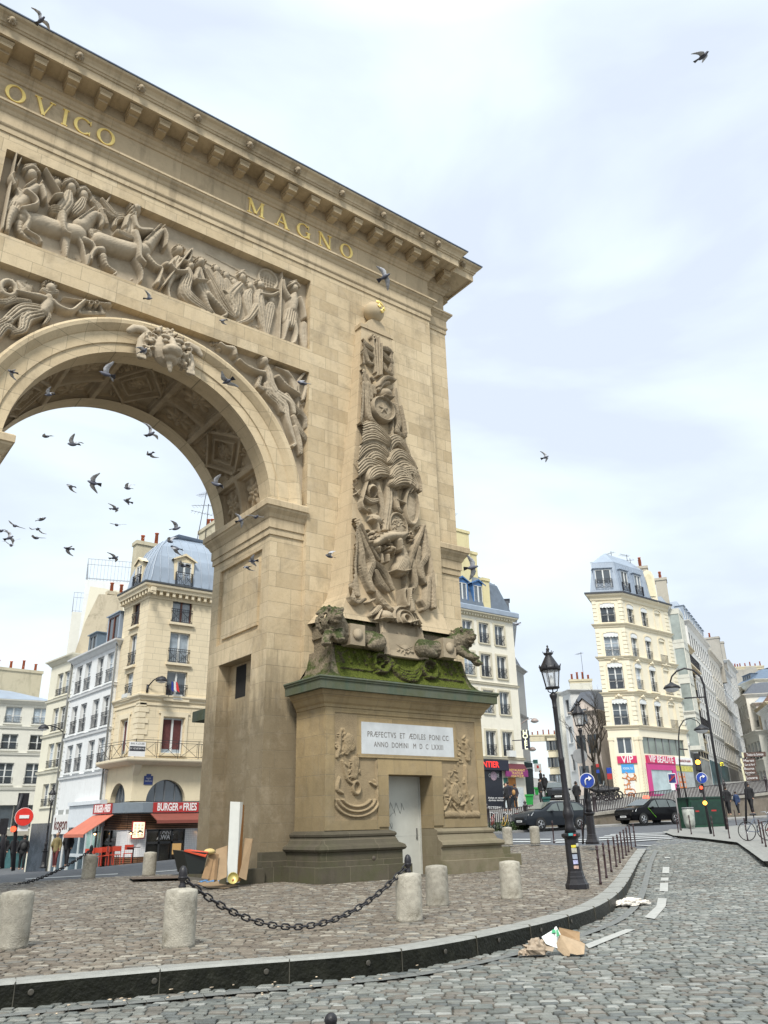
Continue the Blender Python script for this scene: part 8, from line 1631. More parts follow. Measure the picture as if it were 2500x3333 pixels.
vd=Vector((PL_[0]-CAM[0],PL_[1]-CAM[1],0)).normalized();rv=Vector((vd.y,-vd.x,0));f=FA((PL_[0]-rv.x,PL_[1]-rv.y),(rv.x,rv.y),2)
for i,(x,z,w_,h,c) in enumerate(st):b=MB();o_=.156 if z<.99 else.205;f.box(b,.98+x-w_/2,.98+x+w_/2,PL_[2]+z,PL_[2]+z+h,o_,o_+.003);q=part('sticker',b,mat('sticker_%d'%i,c,.6,.5,30));q.location=(0,0,0);q.parent=T_L;q.matrix_parent_inverse=(Matrix.Translation(T_L.location)@Matrix.Rotation(.4,4,'Z')).inverted()
lamp_post(atz(1929,2748,28.4),'smaller looking twin lamp post beyond the big one, carrying the blue arrow sign')
lamp_post(atz(140,2826,44.5),'distant lantern lamp post in front of the kogon shop',.86)
def pole(name,label,cat,pts,r,m=BLK):t=thing(name,label,cat,tuple(pts[0]));b=MB();b.tube([tuple(p) for p in pts],r,8);part('pole',b,m,t);return t
def disc(parent,u,v,D,r,m,name,th=.03,back=None):
 c=Vector(tuple(atd(u,v,D)));n=(Vector((CAM[0],CAM[1],0))-Vector((c.x,c.y,0))).normalized();b=MB();b.lathe([(0,0),(r,0),(r,th),(0,th)],24,tuple(c),ax=tuple(n),smooth=False);return part(name,b,m,parent),c+n*(th+.003),n
def plate(parent,px,D,m,name,th=.05):
 a,b_=atd(px[0],px[1],D),atd(px[2],px[3],D);f=FA(a[:2],(b_[0]-a[0],b_[1]-a[1]));b=MB();f.box(b,0,f.L,b_[2],a[2],-th,0);return part(name,b,m,parent),f,b_[2],a[2]
def dist(P):return math.hypot(P[0]-CAM[0],P[1]-CAM[1])
def arclamp(base,zf,up,arm,lampq,label,r=.065):
 D=dist(base);pts=[base]+[atd(*zf(*q),D) for q in up];t=pole('curved_lamp',label,'street lamp',pts,[r*(1-.45*i/(len(pts)-1)) for i in range(len(pts))]);L_=atd(*zf(*lampq),D);b=MB();b.tube([tuple(pts[-1]),(pts[-1][0],pts[-1][1],L_[2]+.1)],.04,6);b.lathe([(.06,.22),(.12,.16),(.36,.02),(.42,-.08),(.38,-.10)],18,tuple(L_));part('lamp_hood',b,BLK,t)
 g=MB();g.ell((L_[0],L_[1],L_[2]-.10),(.34,.34,.17),16,8);part('lamp_glass',g,MATS['lamp_glass'],t);b=MB();b.tube([tuple(atd(*zf(*q),D)) for q in arm],.035,6);part('cross_arm',b,BLK,t);return t
arclamp(atz(2366,2700,36),z55,[(1160,1600),(1115,1310),(1100,1200),(1070,1130),(1010,1075),(930,1058),(860,1085),(820,1130),(808,1175)],[(1112,1308),(930,1318)],(820,1218),'tall dark curved lamp arching over in front of the wedge building')
arclamp(atz(2252,2690,42),z55,[(890,1900),(880,1660),(888,1570),(925,1510),(985,1493),(1040,1515),(1070,1550)],[(888,1760),(960,1765)],(1078,1582),'thinner curved lamp left of the tall one',.042)
AMB=mat('lit_amber',(1,.5,.1),.4,emit=(1,.42,.03),es=2.5)
P=onG(*z7(1100,1098),.06);D=dist(P);TL=pole('traffic_light','traffic light showing amber with a blue arrow sign, on the right pavement','traffic light',[P,atd(*z7(1035,760),D),atd(*z7(970,330),D)],.06)
f_,ff_,a_,b_=plate(TL,(*z7(928,308),*z7(1012,484)),D-.1,BLK,'signal_head',.3)
for i,q in enumerate(((962,340),(970,395),(980,450))):disc(TL,*z7(*q),D-.12,.105,AMB if i==1 else mat('dark_lens',(.02,.02,.02),.3),'lens')
BLUE=mat('sign_blue',(.01,.045,.30),.4,.05)
def arrow_sign(parent,u,v,D,r,mirror=False):
 o_,c,n=disc(parent,u,v,D,r,MATS['sign_white'],'arrow_sign');o2,c,n=disc(parent,u,v,D-.035,r*.92,BLUE,'sign_face');rt_=Vector((-n.y,n.x,0));up=Vector((0,0,1));b=MB();T2=lambda x,z:tuple(c+rt_*x*r+up*z*r+n*.02)
 b.tube([T2(-.25,-.6),T2(-.28,.0),T2(-.1,.25),T2(.25,.28)],r*.10,5);b.add([T2(.2,.62),T2(.2,-.05),T2(.65,.30)],[(0,1,2)]);part('white_arrow',b,MATS['sign_white'],o2)
arrow_sign(TL,*z7(1008,550),D-.15,.24);
f_,ff_,a_,b_=plate(TL,(*z7(975,628),*z7(1030,695)),D-.1,BLK,'pedestrian_signal',.25);disc(TL,*z7(1003,645),D-.14,.07,mat('lit_red',(.9,.05,.02),.4,emit=(1,.08,.03),es=1.5),'lens');disc(TL,*z7(1040,795),D-.14,.09,AMB,'lens')
P=atz(1897,2748,28.4);SG2=pole('arrow_signpost','blue round arrow sign on a thin post against the twin lamp','sign',[P+np.array([0,0,0]),atd(*z6c(1265,540),dist(P))],.03);arrow_sign(SG2,*z6c(1283,660),dist(P)-.3,.27);disc(SG2,*z6c(1202,385),dist(P)+.3,.27,mat('sign_back_grey',(.25,.26,.27),.5),'sign_back');plate(SG2,(*z6c(1205,480),*z6c(1235,700)),dist(P)+.2,MATS['sign_back_grey'],'sign_back')
P=onG(*z7(800,1062),.06);D=dist(P);VS2=pole('square_sign','square blue and red pictogram sign on a pale pole before the pink shop','sign',[P,atd(*z7(720,520),D)],.035,mat('pale_pole',(.30,.28,.28),.5));o_,f,z0,z1=plate(VS2,(*z7(672,505),*z7(763,604)),D-.1,MATS['sign_white'],'sign_plate');b=MB();f.box(b,f.L*.06,f.L*.94,z0+.04,z1-.04,.002,.01);q=part('sign_face',b,mat('navy_face',(.02,.03,.16),.5),o_)
b=MB();b.bar(f.pt(f.L*.12,z0+.12,.015),f.pt(f.L*.88,z1-.12,.015),.06);b.bar(f.pt(f.L*.5,z1-.1,.015),f.pt(f.L*.5,z0+.3,.015),.04);part('red_bar',b,RED,o_);plate(VS2,(*z7(703,604),*z7(752,668)),D-.1,MATS['sign_white'],'lower_plate')
P=onG(*z7(1445,1000),.06);D=dist(P);DS=pole('direction_signpost','signpost stacked with brown and white direction arrows at the right','sign',[P,atd(*z7(1435,300),D)],.06);BRN=mat('brown_sign',(.075,.04,.03),.5,.15)
for q,tx in(((1398,303,1642,338),'Théâtre du Gymnase'),((1385,362,1540,398),'Marais'),((1400,404,1545,436),'Gare du Nord'),((1395,440,1540,478),'Bourse'),((1405,484,1550,512),'Sentier'),((1415,526,1575,572),'Louvre')):
 o_,f,z0,z1=plate(DS,(*z7(q[0],q[1]),*z7(q[2],q[3])),D-.1,BRN,'direction_arrow');b=MB();f.box(b,.0,f.L*(.14 if q[0]>1398 or q[0]==1385 or q[0]==1395 else.08),z0-.02,z1+.02,.0,.02);part('pale_end',b,mat('cream_plate',(.6,.57,.4),.5),o_);f.text(tx,(z1-z0)*.8,f.L*.55,(z0+z1)/2,.005,MATS['sign_white'],o_,ext=.003,width=f.L*.7)
P=atz(2372,2700,34.5);D=dist(P);AT=pole('at_sign','small yellow at-sign plate beside the tall curved lamp','sign',[P,atd(*z7(1185,400),D)],.02);o_,f,z0,z1=plate(AT,(*z7(1183,393),*z7(1226,433)),D,mat('sign_dark',(.03,.03,.03),.5),'at_plate');f.text('@',(z1-z0)*.9,f.L/2,(z0+z1)/2,.01,mat('yellow_letter',(.85,.75,.05),.5,emit=(.9,.8,.05),es=.4),o_,ext=.005,bold=.01)
P=atz(*zb1(118,2030),37);D=dist(P);LT=pole('traffic_light','dark traffic light with no-entry disc seen from behind at the left edge','traffic light',[P,atd(*zb1(150,1520),D),atd(*zb1(200,1340),D)],.09);plate(LT,(*zb1(168,1330),*zb1(245,1490)),D,BLK,'signal_head',.3);plate(LT,(*zb1(103,1632),*zb1(140,1682)),D-.1,BLK,'pedestrian_signal',.2);disc(LT,*zb1(120,1655),D-.13,.13,MATS['lit_red'],'lens')
o_,c,n=disc(LT,*zb1(218,1545),D-.2,.42,MATS['sign_white'],'no_entry_sign');o2,c,n=disc(LT,*zb1(218,1545),D-.24,.40,mat('no_entry_red',(.62,.03,.02),.4),'no_entry_face');plate(LT,(*zb1(177,1530),*zb1(260,1558)),D-.3,MATS['sign_white'],'white_bar',.02);plate(LT,(*zb1(163,1608),*zb1(250,1672)),D-.15,MATS['sign_white'],'notice_plate')
P2=atz(*zb1(20,2010),38);LT2=pole('signal_post','short dark signal post cut by the left edge','traffic light',[P2,atd(*zb1(35,1560),dist(P2))],.1);plate(LT2,(*zb1(5,1560),*zb1(60,1700)),dist(P2)-.1,BLK,'signal_head',.3)
for q,tl_ in((((1380,472),(1418,508)),'no-entry disc over a blue plate near the bare tree'),(((1500,515),(1562,578)),'small square blue parking sign right of the bare tree')):
 c=atd(*z6c(*q[0]),63);pz=pole('lane_sign',tl_,'sign',[np.array([c[0],c[1],2.6]),c],.04);plate(pz,(*z6c(*q[0]),*z6c(*q[1])),62.8,RED if q[0][0]==1380 else BLUE,'sign_plate');plate(pz,(*z6c(q[0][0]+5,q[0][1]+66),*z6c(q[1][0]+5,q[1][1]+66)),62.8,BLUE if q[0][0]==1380 else RED,'second_plate')
for q,D0,lb in(((925,752,1068,1036),33.5,'dark green metal kiosk box left of the pair'),((1068,748,1262,1026),34.8,'wider dark green kiosk box right of the pair')):
 D0=dist(onG(*z7(q[0],q[3]),.06));a,b_=atd(*z7(q[0],q[3]),D0),atd(*z7(q[2],q[3]),D0+.5);zt=atd(*z7(q[0],q[1]),D0)[2];zb_=G(a[0],a[1]);f=FA(a[:2],(b_[0]-a[0],b_[1]-a[1]));T_=thing('service_kiosk',lb,'kiosk',(a[0],a[1],zb_));b=MB();f.box(b,0,f.L,zb_,zt,-1.2,0);part('cabinet',b,mat('bottle_green_paint',(.008,.045,.025),.4,.4,3),T_);b=MB();f.box(b,-.06,f.L+.06,zt,zt+.08,-1.26,.06);f.box(b,.05,f.L-.05,zb_+.2,zt-.15,.0,.03);part('panel',b,mat('darker_green',(.006,.03,.02),.35,.4,4),T_);b=MB();f.box(b,f.L*.3,f.L*.55,zb_+(zt-zb_)*.55,zb_+(zt-zb_)*.60,.03,.04);part('red_sticker',b,RED,T_)
P=onG(*z7(900,1048),.06);WB=thing('waste_bag_stand','clear waste bag hanging in a ring stand beside the green kiosk','bin',tuple(P));b=MB();b.lathe([(.20,.05),(.27,.25),(.30,.9),(.24,.98)],14,tuple(P));part('bag',b,mat('clear_plastic_bag',(.33,.34,.31),.3,.5,4,.6),WB);b=MB();b.lathe([(.28,.96),(.30,.97),(.30,1.02),(.26,1.03)],14,tuple(P));b.tube([tuple(P+np.array([.2,.2,0])),tuple(P+np.array([.2,.2,1.0]))],.03,6);part('ring',b,mat('grey_metal',(.22,.23,.23),.5),WB)
def wheelie(q,D0,label,m):
 a,b_=atd(*z6c(q[0],q[3]),D0),atd(*z6c(q[2],q[3]),D0);zt=atd(*z6c(q[0],q[1]),D0)[2];f=FA(a[:2],(b_[0]-a[0],b_[1]-a[1]));T_=thing('wheelie_bin',label,'bin',tuple(a),0,'green street bins');L_=f.L;z0=a[2];b=MB();b.hexa([f.pt(L_*.1,z0+.08,-.05),f.pt(L_*.9,z0+.08,-.05),f.pt(L_*.9,z0+.08,-.6),f.pt(L_*.1,z0+.08,-.6),f.pt(0,zt-.12,0),f.pt(L_,zt-.12,0),f.pt(L_,zt-.12,-.8),f.pt(0,zt-.12,-.8)]);part('bin_body',b,m,T_);b=MB();f.box(b,-.04,L_+.04,zt-.12,zt,-.85,.05);part('lid',b,m,T_);b=MB();[b.lathe([(.1,-.03),(.1,.03)],10,f.pt(x,z0+.1,-.55),ax=(f.d.x,f.d.y,0)) for x in(.08,L_-.08)];part('wheels',b,BLK,T_)
GRN=mat('bright_green_plastic',(.02,.26,.05),.4,.1);wheelie((597,815,685,945),58,'bright green wheelie bin by the currency exchange corner',GRN);wheelie((698,735,742,830),66,'bright green bin further up the lane',GRN);wheelie((787,842,872,925),57,'dark teal bin near the people in the lane',mat('teal_plastic',(.02,.09,.08),.4))
T_L.matrix_world=Matrix.Translation(T_L.location)@Matrix.Rotation(-.026,4,vd)@Matrix.Rotation(.4,4,'Z')
def car(loc,rz,label,col,taxi=False,dark=False):
 T_=thing('parked_car' if dark else 'car',label,'car',tuple(loc),rz,'cars on the boulevard')
 prof=[(-2.30,.55,.80),(-2.26,.82,.84),(-2.05,.95,.86),(-1.35,1.08,.87),(-1.15,1.12,.86),(-.35,1.50,.66),(.25,1.575,.64),(1.35,1.54,.62),(1.85,1.42,.62),(2.12,1.08,.80),(2.28,.95,.82),(2.30,.55,.80)]
 b=MB();n=len(prof);S=[]
 for(x,zt,wt) in prof:
  wm=.885 if abs(x)<2.0 else.82 if abs(x)<2.27 else.74;zs=.25 if abs(x)<2.1 else.32;zw=min(zt,.98+.04*(x>0));S.append([(x,-wm*.94,zs),(x,-wm,.55),(x,-min(wm,max(wt,wm if zt<1.0 else wt+.0)) if zt<1.13 else-wm*.98,min(zw,zt)),(x,-wt if zt>1.13 else-wt*.92,zt),(x,0,zt+.03),(x,wt if zt>1.13 else wt*.92,zt),(x,wm*.98 if zt>=1.13 else min(wm,max(wt,wm)),min(zw,zt)),(x,wm,.55),(x,wm*.94,zs)])
 vs=[p for r in S for p in r];K=9;b.add(vs,[(j*K+i,(j+1)*K+i,(j+1)*K+i+1,j*K+i+1) for j in range(n-1) for i in range(K-1)],True);b.f+=[tuple(range(K))[::-1],tuple((n-1)*K+i for i in range(K))];b.s+=[False,False]
 for s in(-1,1):b.ell((-.62,s*.98,1.02),(.10,.10,.07))
 bo=part('body',b,mat('car_paint_'+label[:6],col,.16,.05,2,spec=.14),T_,False)
 g=MB()
 for s in(-1,1):
  for a in([(-.95,1.03),(-.38,1.40),(-.05,1.48),(-.05,1.03)],[(.02,1.03),(.02,1.49),(.95,1.49),(.95,1.04)],[(1.02,1.04),(1.02,1.48),(1.45,1.44),(1.82,1.14),(1.75,1.06)]):
   g.add([(x,s*(.897-(z-.98)*.395),z) for x,z in a],[tuple(range(len(a))) if s<0 else tuple(range(len(a)))[::-1]])
 g.add([(-1.20,-.76,1.165),(-1.20,.76,1.165),(-.37,.62,1.545),(-.37,-.62,1.545)],[(0,3,2,1)]);g.add([(1.90,-.55,1.44),(1.90,.55,1.44),(2.17,.68,1.11),(2.17,-.68,1.11)],[(0,3,2,1)]);part('windows',g,mat('car_glass',(.075,.09,.085),.04,.3,1.5,spec=1.0),T_,False)
 for x in(-1.42,1.40):
  for s in(-1,1):
   w_=MB();w_.lathe([(.20,-.1),(.31,-.1),(.325,-.06),(.325,.06),(.31,.1),(.20,.1)],22,(x,s*.80,.32),ax=(0,1,0));W_=part('wheel',w_,mat('tyre',(.015,.015,.015),.8),T_,False);r=MB();r.lathe([(0,.0),(.06,.01),(.06,.0)],12,(x,s*.895,.32),ax=(0,s,0))
   for k in range(5):a=2*PI*k/5;r.bar((x,s*.895,.32),(x+.20*math.cos(a),s*.90,.32+.20*math.sin(a)),.055,.03)
   r.lathe([(.19,0),(.22,.012),(.22,0)],20,(x,s*.893,.32),ax=(0,s,0),cap=False);part('rim',r,mat('alloy',(.55,.56,.58),.3,metal=.7),W_,False)
 a_=MB();[a_.lathe([(0,0),(.37,0),(.37,.005)],20,(x,s*.886,.34),ax=(0,s,0)) for x in(-1.42,1.40) for s in(-1,1)];part('wheel_arch',a_,mat('black_plastic',(.012,.012,.012),.7),T_,False)
 for s in(-1,1):
  h=MB();h.hexa([(-2.25,s*.52,.74),(-2.0,s*.86,.80),(-1.9,s*.80,.80),(-2.1,s*.5,.74),(-2.2,s*.50,.86),(-1.85,s*.84,.97),(-1.8,s*.78,.97),(-2.0,s*.5,.90)]);part('headlight',h,mat('headlight',(.65,.68,.70),.1,.1,spec=1),T_,False);h=MB();h.box(2.1,2.27,s*.78-.07,s*.78+.07,.82,1.12);part('tail_light',h,RED,T_,False)
 p=MB();p.box(-2.325,-2.30,-.26,.26,.44,.55);PLT=part('number_plate',p,MATS['sign_white'],T_,False);p=MB();p.box(-2.33,-2.325,-.21,.21,.475,.52);part('plate_characters',p,MATS['sign_back_grey'],PLT,False);p=MB();p.box(-2.315,-2.28,-.6,.6,.30,.40);p.box(-2.31,-2.26,-.45,.45,.60,.70);part('grille',p,MATS['black_plastic'],T_,False)
 if taxi:p=MB();p.hexa([(-.2,-.22,1.60),(.0,-.22,1.60),(.0,.22,1.60),(-.2,.22,1.60),(-.17,-.17,1.76),(-.03,-.17,1.76),(-.03,.17,1.76),(-.17,.17,1.76)]);part('roof_sign',p,mat('taxi_lit_red',(.9,.15,.1),.4,emit=(1,.1,.06),es=1.2),T_,False);p=MB();p.bar((-.95,-.895,1.0),(-.35,-.90,.42),.05,.012);part('green_stripe',p,mat('lime_stripe',(.2,.6,.05),.4),T_,False)
 return T_
c1=onG(1812,2701);c1[2]=G(c1[0],c1[1])-.045;car((c1[0]+.3,c1[1]+.6,c1[2]+.05),-.20,'dark grey people carrier behind the big lamp post',(.022,.026,.032));c2=onG(2140,2683);car((c2[0],c2[1]+.5,G(c2[0],c2[1])),-.16,'black taxi with a red roof light and a lime stripe',(.004,.004,.005),True)
c3=atd(*z6c(950,920),66);car((c3[0],c3[1],c3[2]-.02),math.atan2(-.7,-.72)+PI,'black car seen from behind going up the lane',(.004,.004,.004),dark=True)
def bike(loc,rz,label,m,lean=.08):
 T_=thing('bicycle',label,'bicycle',tuple(loc),rz);T_.rotation_euler[0]=lean
 for x in(-.52,.52):b=MB();b.tube([(x+.33*math.cos(a),0,.34+.33*math.sin(a)) for a in[2*PI*k/20 for k in range(20)]],.018,5,True,True);W_=part('wheel',b,MATS['tyre'],T_,False);b=MB();[b.tube([(x,0,.34),(x+.32*math.cos(a),0,.34+.32*math.sin(a))],.004,3) for a in[2*PI*k/10 for k in range(10)]];part('spokes',b,MATS['alloy'],W_,False)
 b=MB();[b.tube(p,.017,6) for p in([(-.52,0,.34),(-.1,0,.30),(.36,0,.72),(-.18,0,.80),(-.1,0,.30)],[(-.52,0,.34),(-.18,0,.78)],[(.34,0,.90),(.38,0,.70),(.52,0,.34)])];part('frame',b,m,T_,False);b=MB();b.ell((-.2,0,.92),(.14,.06,.04));b.tube([(-.2,0,.9),(-.18,0,.78)],.012,5);part('saddle',b,BLK,T_,False);b=MB();b.tube([(.25,-.26,.98),(.33,-.1,1.0),(.35,0,.92),(.33,.1,1.0),(.25,.26,.98)],.014,5);part('handlebar',b,MATS['alloy'],T_,False);return T_
P=onG(*z7(1600,1165),.06);bike((P[0],P[1],P[2]),-.6,'grey city bicycle leaning by the posts at the right edge',mat('bike_grey',(.10,.12,.16),.4));bike((P[0]+.6,P[1]-.5,P[2]),-.9,'red and black bicycle in front of the grey one, cut by the right edge',mat('bike_red',(.35,.04,.03),.4))
P=atz(1643,2688,45.2);bike((P[0],P[1],G(P[0],P[1])+.06),.4,'small orange and yellow bicycle below the exchange railing',mat('bike_yellow',(.5,.30,.03),.4));bike((P[0]-.7,P[1]+.3,G(P[0],P[1])+.1),.6,'red bicycle against the railing left of the small yellow one',mat('bike_red',(.35,.04,.03),.4))
CHR=mat('orange_red_chair',(.42,.045,.02),.5,.1)
def chair():
 b=MB();T_=thing('cafe_chair','c','chair',(0,0,0),0,'red chairs outside the burger shop');b.box(-.22,.22,-.22,.22,.44,.47);part('seat',b,CHR,T_,False);b=MB();b.box(-.22,.22,.19,.22,.62,.86);part('backrest',b,CHR,T_,False)
 for x in(-.2,.2):
  for y in(-.2,.2):b=MB();b.box(x-.015,x+.015,y-.015,y+.015,0,.44 if y<0 else.86);part('leg',b,CHR,T_,False)
 return T_
ch0=chair();cq=[(215,1905),(255,1903),(295,1900),(335,1898),(375,1895),(420,1893),(560,1885),(140,1912)]
for k,q in enumerate(cq):
 c=ch0 if k==0 else copy_tree(ch0);P=atd(*zb3(*q),45.5);c.location=(P[0],P[1],G(P[0],P[1]));c.rotation_euler=(0,0,random.uniform(-1,1)+(PI if k%2 else 0));c['label']=ORD[k].replace('nearest','first')+' orange-red chair from the left outside the burger shop' if k<6 else('single orange-red chair by the table beside the shop door' if k==6 else 'orange-red chair nearest the awning corner at the left')
P=atd(*zb3(615,1885),45.6);tb_=thing('cafe_table','small dark table beside the burger shop door','table',(P[0],P[1],G(P[0],P[1])));b=MB();z=tb_.location.z;b.lathe([(0,z+.7),(.35,z+.7),(.35,z+.73),(0,z+.73)],16,(P[0],P[1],0));part('table_top',b,DGR,tb_);b=MB();b.lathe([(.03,z),(.03,z+.7)],8,(P[0],P[1],0));part('table_leg',b,BLK,tb_)
SKIN=mat('skin',(.50,.30,.21),.6,.05)
def person(P,h,rz,label,coat,legs,hair=(.03,.02,.015),walk=.12,bag=None,skirt=False):
 k=h/1.75;L_=MB();s=walk;J=lambda x,y,z,r:(x*k,y*k,z*k,r*k);hip=.93
 limb(L_,[J(0,0,.95,.13),J(0,-.01,1.15,.125),J(0,0,1.36,.15),J(0,0,1.45,.07),J(0,0,1.52,.055)],8)
 for sg in(-1,1):limb(L_,[J(.09*sg,0,.93,.095),J(.09*sg,-s*sg,.50,.065),J(.09*sg,-s*sg*(1.6 if sg>0 else.6)+.02,.08,.04)],8);L_.ell(J(.09*sg,-s*sg*1.2-.06,.045,0)[:3],(.05*k,.13*k,.045*k));limb(L_,[J(.18*sg,0,1.40,.055),J(.24*sg,.04*sg,1.14,.045),J(.22*sg,-.10*sg-.05,.92,.035),J(.22*sg,-.12*sg-.06,.84,.035)],8)
 L_.ell(J(0,-.01,1.635,0)[:3],(.078*k,.095*k,.115*k),14,10);L_.ell(J(0,-.105,1.62,0)[:3],(.015*k,.02*k,.02*k))
 o=part('person',L_,SKIN,None,label=label,category='person');md=o.modifiers.new('r','REMESH');md.mode='VOXEL';md.voxel_size=.022;md.use_smooth_shade=True;o.location=tuple(P);o.rotation_euler=(0,0,rz)
 def cl(name,segs_,m):b=MB();[limb(b,q,8) for q in segs_];c=part(name,b,m,o,False);d=c.modifiers.new('r','REMESH');d.mode='VOXEL';d.voxel_size=.025;d.use_smooth_shade=True
 cl('coat',[[J(0,0,.80 if skirt else.88,.17),J(0,0,1.0,.165),J(0,0,1.2,.165),J(0,0,1.38,.175),J(0,0,1.46,.085)]]+[[J(.17*sg,0,1.40,.075),J(.24*sg,.04*sg,1.14,.065),J(.22*sg,-.10*sg-.05,.90,.05)] for sg in(-1,1)],mat('cloth_'+label[:9],coat,.85,.2,5));cl('trousers',[[J(.09*sg,0,.93,.115),J(.09*sg,-s*sg,.50,.08),J(.09*sg,-s*sg*(1.6 if sg>0 else.6)+.02,.10,.06)] for sg in(-1,1)],mat('legs_'+label[:9],legs,.85,.2,5))
 b=MB();b.ell(J(0,.025,1.675,0)[:3],(.088*k,.10*k,.10*k),12,8);part('hair',b,mat('hair_%d'%int(hair[0]*100),hair,.8),o,False)
 if bag:b=MB();b.ell(J(.0,.17,1.18,0)[:3],(.15*k,.09*k,.2*k),10,8);part('backpack',b,mat('bag_'+label[:9],bag,.7),o,False)
 return o
def pg(zf,q,hp,zc=None):
 if zc is None:zc=min(1.74*FPX*.93/hp,42.5)
 P=atz(*zf(*q),zc);return P
NVY,BK_,KHK=(.02,.025,.05),(.012,.012,.014),(.22,.17,.08)
for q,hp,h,rz,lb,co_,le,kw in[((485,2000),81,1.72,2.6,'bald person in an olive jacket walking away before the kogon shop',(.20,.16,.07),(.10,.02,.02),dict(hair=(.35,.22,.15))),((590,1992),90,1.85,2.5,'tall person in a black coat walking beside the olive jacket',BK_,BK_,{}),((185,2022),84,1.75,2.9,'person in a black jacket with backpack waiting at the left crossing',BK_,BK_,dict(bag=(.02,.02,.02))),((100,2015),80,1.7,2.4,'person in a tan coat behind the left signal pole',KHK,BK_,{}),((8,2010),74,1.7,2.8,'person in a navy jacket cut by the left edge',(.03,.06,.12),BK_,{})]:
 person(pg(zb1,q,hp),h,rz,lb,co_,le,**kw)
for q,D0,h,rz,lb,co_,le,kw in[((382,1000),57,1.75,.3,'man in a dark suit facing the street below the exchange',BK_,BK_,{}),((408,985),58,1.8,2.2,'second dark-suited man just behind the first',(.02,.02,.03),BK_,{}),((490,990),57.5,1.65,1.6,'person with a tan bag near the orange door',(.03,.025,.03),BK_,dict(bag=(.40,.22,.08))),((772,925),63,1.78,1.2,'dark figure standing in the lane left of the parked black car',BK_,BK_,{}),((818,840),68,1.7,2.0,'person in a blue-grey jacket further up the lane',(.06,.08,.14),BK_,{}),((775,770),76,1.7,.4,'highest dark silhouette at the top of the lane',BK_,BK_,{}),((1185,985),55,1.7,2.0,'person in a navy top leaning behind the grey car',NVY,BK_,{})]:
 P=atd(*z6c(*q),D0);person(P,h,rz,lb,co_,le,**kw)
for q,zc,h,rz,lb,co_,le,kw in[((1285,915),52,1.8,1.9,'person in a long dark blue coat walking right of the kiosks',(.015,.025,.07),BK_,{}),((1375,910),52,1.45,1.6,'child in a blue jacket by the retaining wall',(.02,.04,.10),BK_,dict(skirt=True)),((1510,900),50,1.85,1.7,'man in a black hooded jacket and jeans walking by the wall',BK_,(.03,.06,.14),{})]:
 P=atz(*z7(*q),zc);person(P,h,rz,lb,co_,le,**kw)
def tree(P,h,label,seed=2):
 T_=thing('bare_tree',label,'tree',tuple(P));R_=random.Random(seed);tr_=MB();cr_=MB()
 def br(p,d,l,r,n):
  pts=[p];q=p;dd=d.copy()
  for i in range(4):dd=(dd+Vector((R_.uniform(-.14,.14),R_.uniform(-.14,.14),R_.uniform(-.02,.12)))).normalized();q=q+dd*l/4;pts.append(q)
  (tr_ if n==0 else cr_).tube(pts,[r*(1-.14*i) for i in range(5)],6 if n<2 else 4)
  if n>=5:return
  for k in range(R_.choice([2,3,3])+(2 if n==0 else 0)):
   a=R_.uniform(0,2*PI);t=pts[R_.choice([2,3,4])] if n else pts[R_.choice([3,4])];e=(dd*.9+Vector((math.cos(a),math.sin(a),R_.uniform(.0,.5)))*.62).normalized();br(t,e,l*R_.uniform(.55,.78),r*.52,n+1)
 br(Vector(tuple(P)),Vector((0,0,1)),h*.36,h*.021,0);part('trunk',tr_,mat('bark',(.06,.05,.04),.9,.3,4,.4),T_);part('crown',cr_,MATS['bark'],T_);return T_
P=atd(*z6c(1470,700),76);tree(P,atd(*z4(1470,1600),76)[2]-P[2]+2.2,'leafless tree between the lane and the wedge building');P=atd(*z6c(1400,760),84);tree(P,9.5,'second leafless tree deeper in the lane',5)
def moto(P,rz,label):
 T_=thing('motorbike',label,'motorbike',tuple(P),rz,'motorbikes parked under the tree')
 for x in(-.65,.65):b=MB();b.tube([(x+.27*math.cos(a),0,.30+.27*math.sin(a)) for a in[PI*k/8 for k in range(16)]],.06,6,True,True);part('wheel',b,MATS['tyre'],T_,False)
 b=MB();limb(b,[(-.6,0,.75,.14),(-.1,0,.72,.17),(.3,0,.85,.17),(.55,0,.95,.12)],8);b.tube([(.45,-.35,1.05),(.5,0,1.0),(.45,.35,1.05)],.025,5);b.tube([(.5,0,1.0),(.65,0,.3)],.05,6);b.tube([(-.1,0,.5),(-.65,0,.3)],.05,6);part('bodywork',b,BLK,T_,False);b=MB();b.hexa([(.52,-.18,.95),(.56,.18,.95),(.5,.18,.95),(.48,-.18,.95),(.40,-.2,1.35),(.42,.2,1.35),(.38,.2,1.35),(.36,-.2,1.35)]);part('windshield',b,MATS['car_glass'],T_,False)
for k,q in enumerate([(1400,845),(1450,840),(1500,832),(1550,825)]):P=atd(*z6c(*q),64+k*.6);moto((P[0],P[1],P[2]-.3),1.9+.2*k,('leftmost','second','third','rightmost')[k]+' dark motorbike of the cluster under the bare tree')
hg=MB();R_=random.Random(6);A_,B_=atz(*z6c(165,1175),45.8),atz(*z6c(600,1172),46.6)
for k in range(2600):t=R_.random();p=A_+(B_-A_)*t+np.array([R_.uniform(-.15,.15),R_.uniform(-.3,.1),R_.uniform(-.35,.22)]);a=R_.uniform(0,6.3);s=R_.uniform(.03,.07);hg.add([tuple(p),tuple(p+np.array([s*math.cos(a),s*math.sin(a),s*.6])),tuple(p+np.array([-s*math.sin(a),s*math.cos(a),s]))],[(0,1,2)])
part('hedge',hg,mat('hedge_leaf',(.035,.075,.012),.7,.4,6),None,label='low green planting strip at the foot of the railing',category='hedge')
zt3=lambda u,v:(600+u*1150/1659,2200+v*1150/1659);CB_=mat('cardboard',(.27,.185,.105),.85,.12,5,.2,dirt=.25,dcol=(.25,.16,.09))
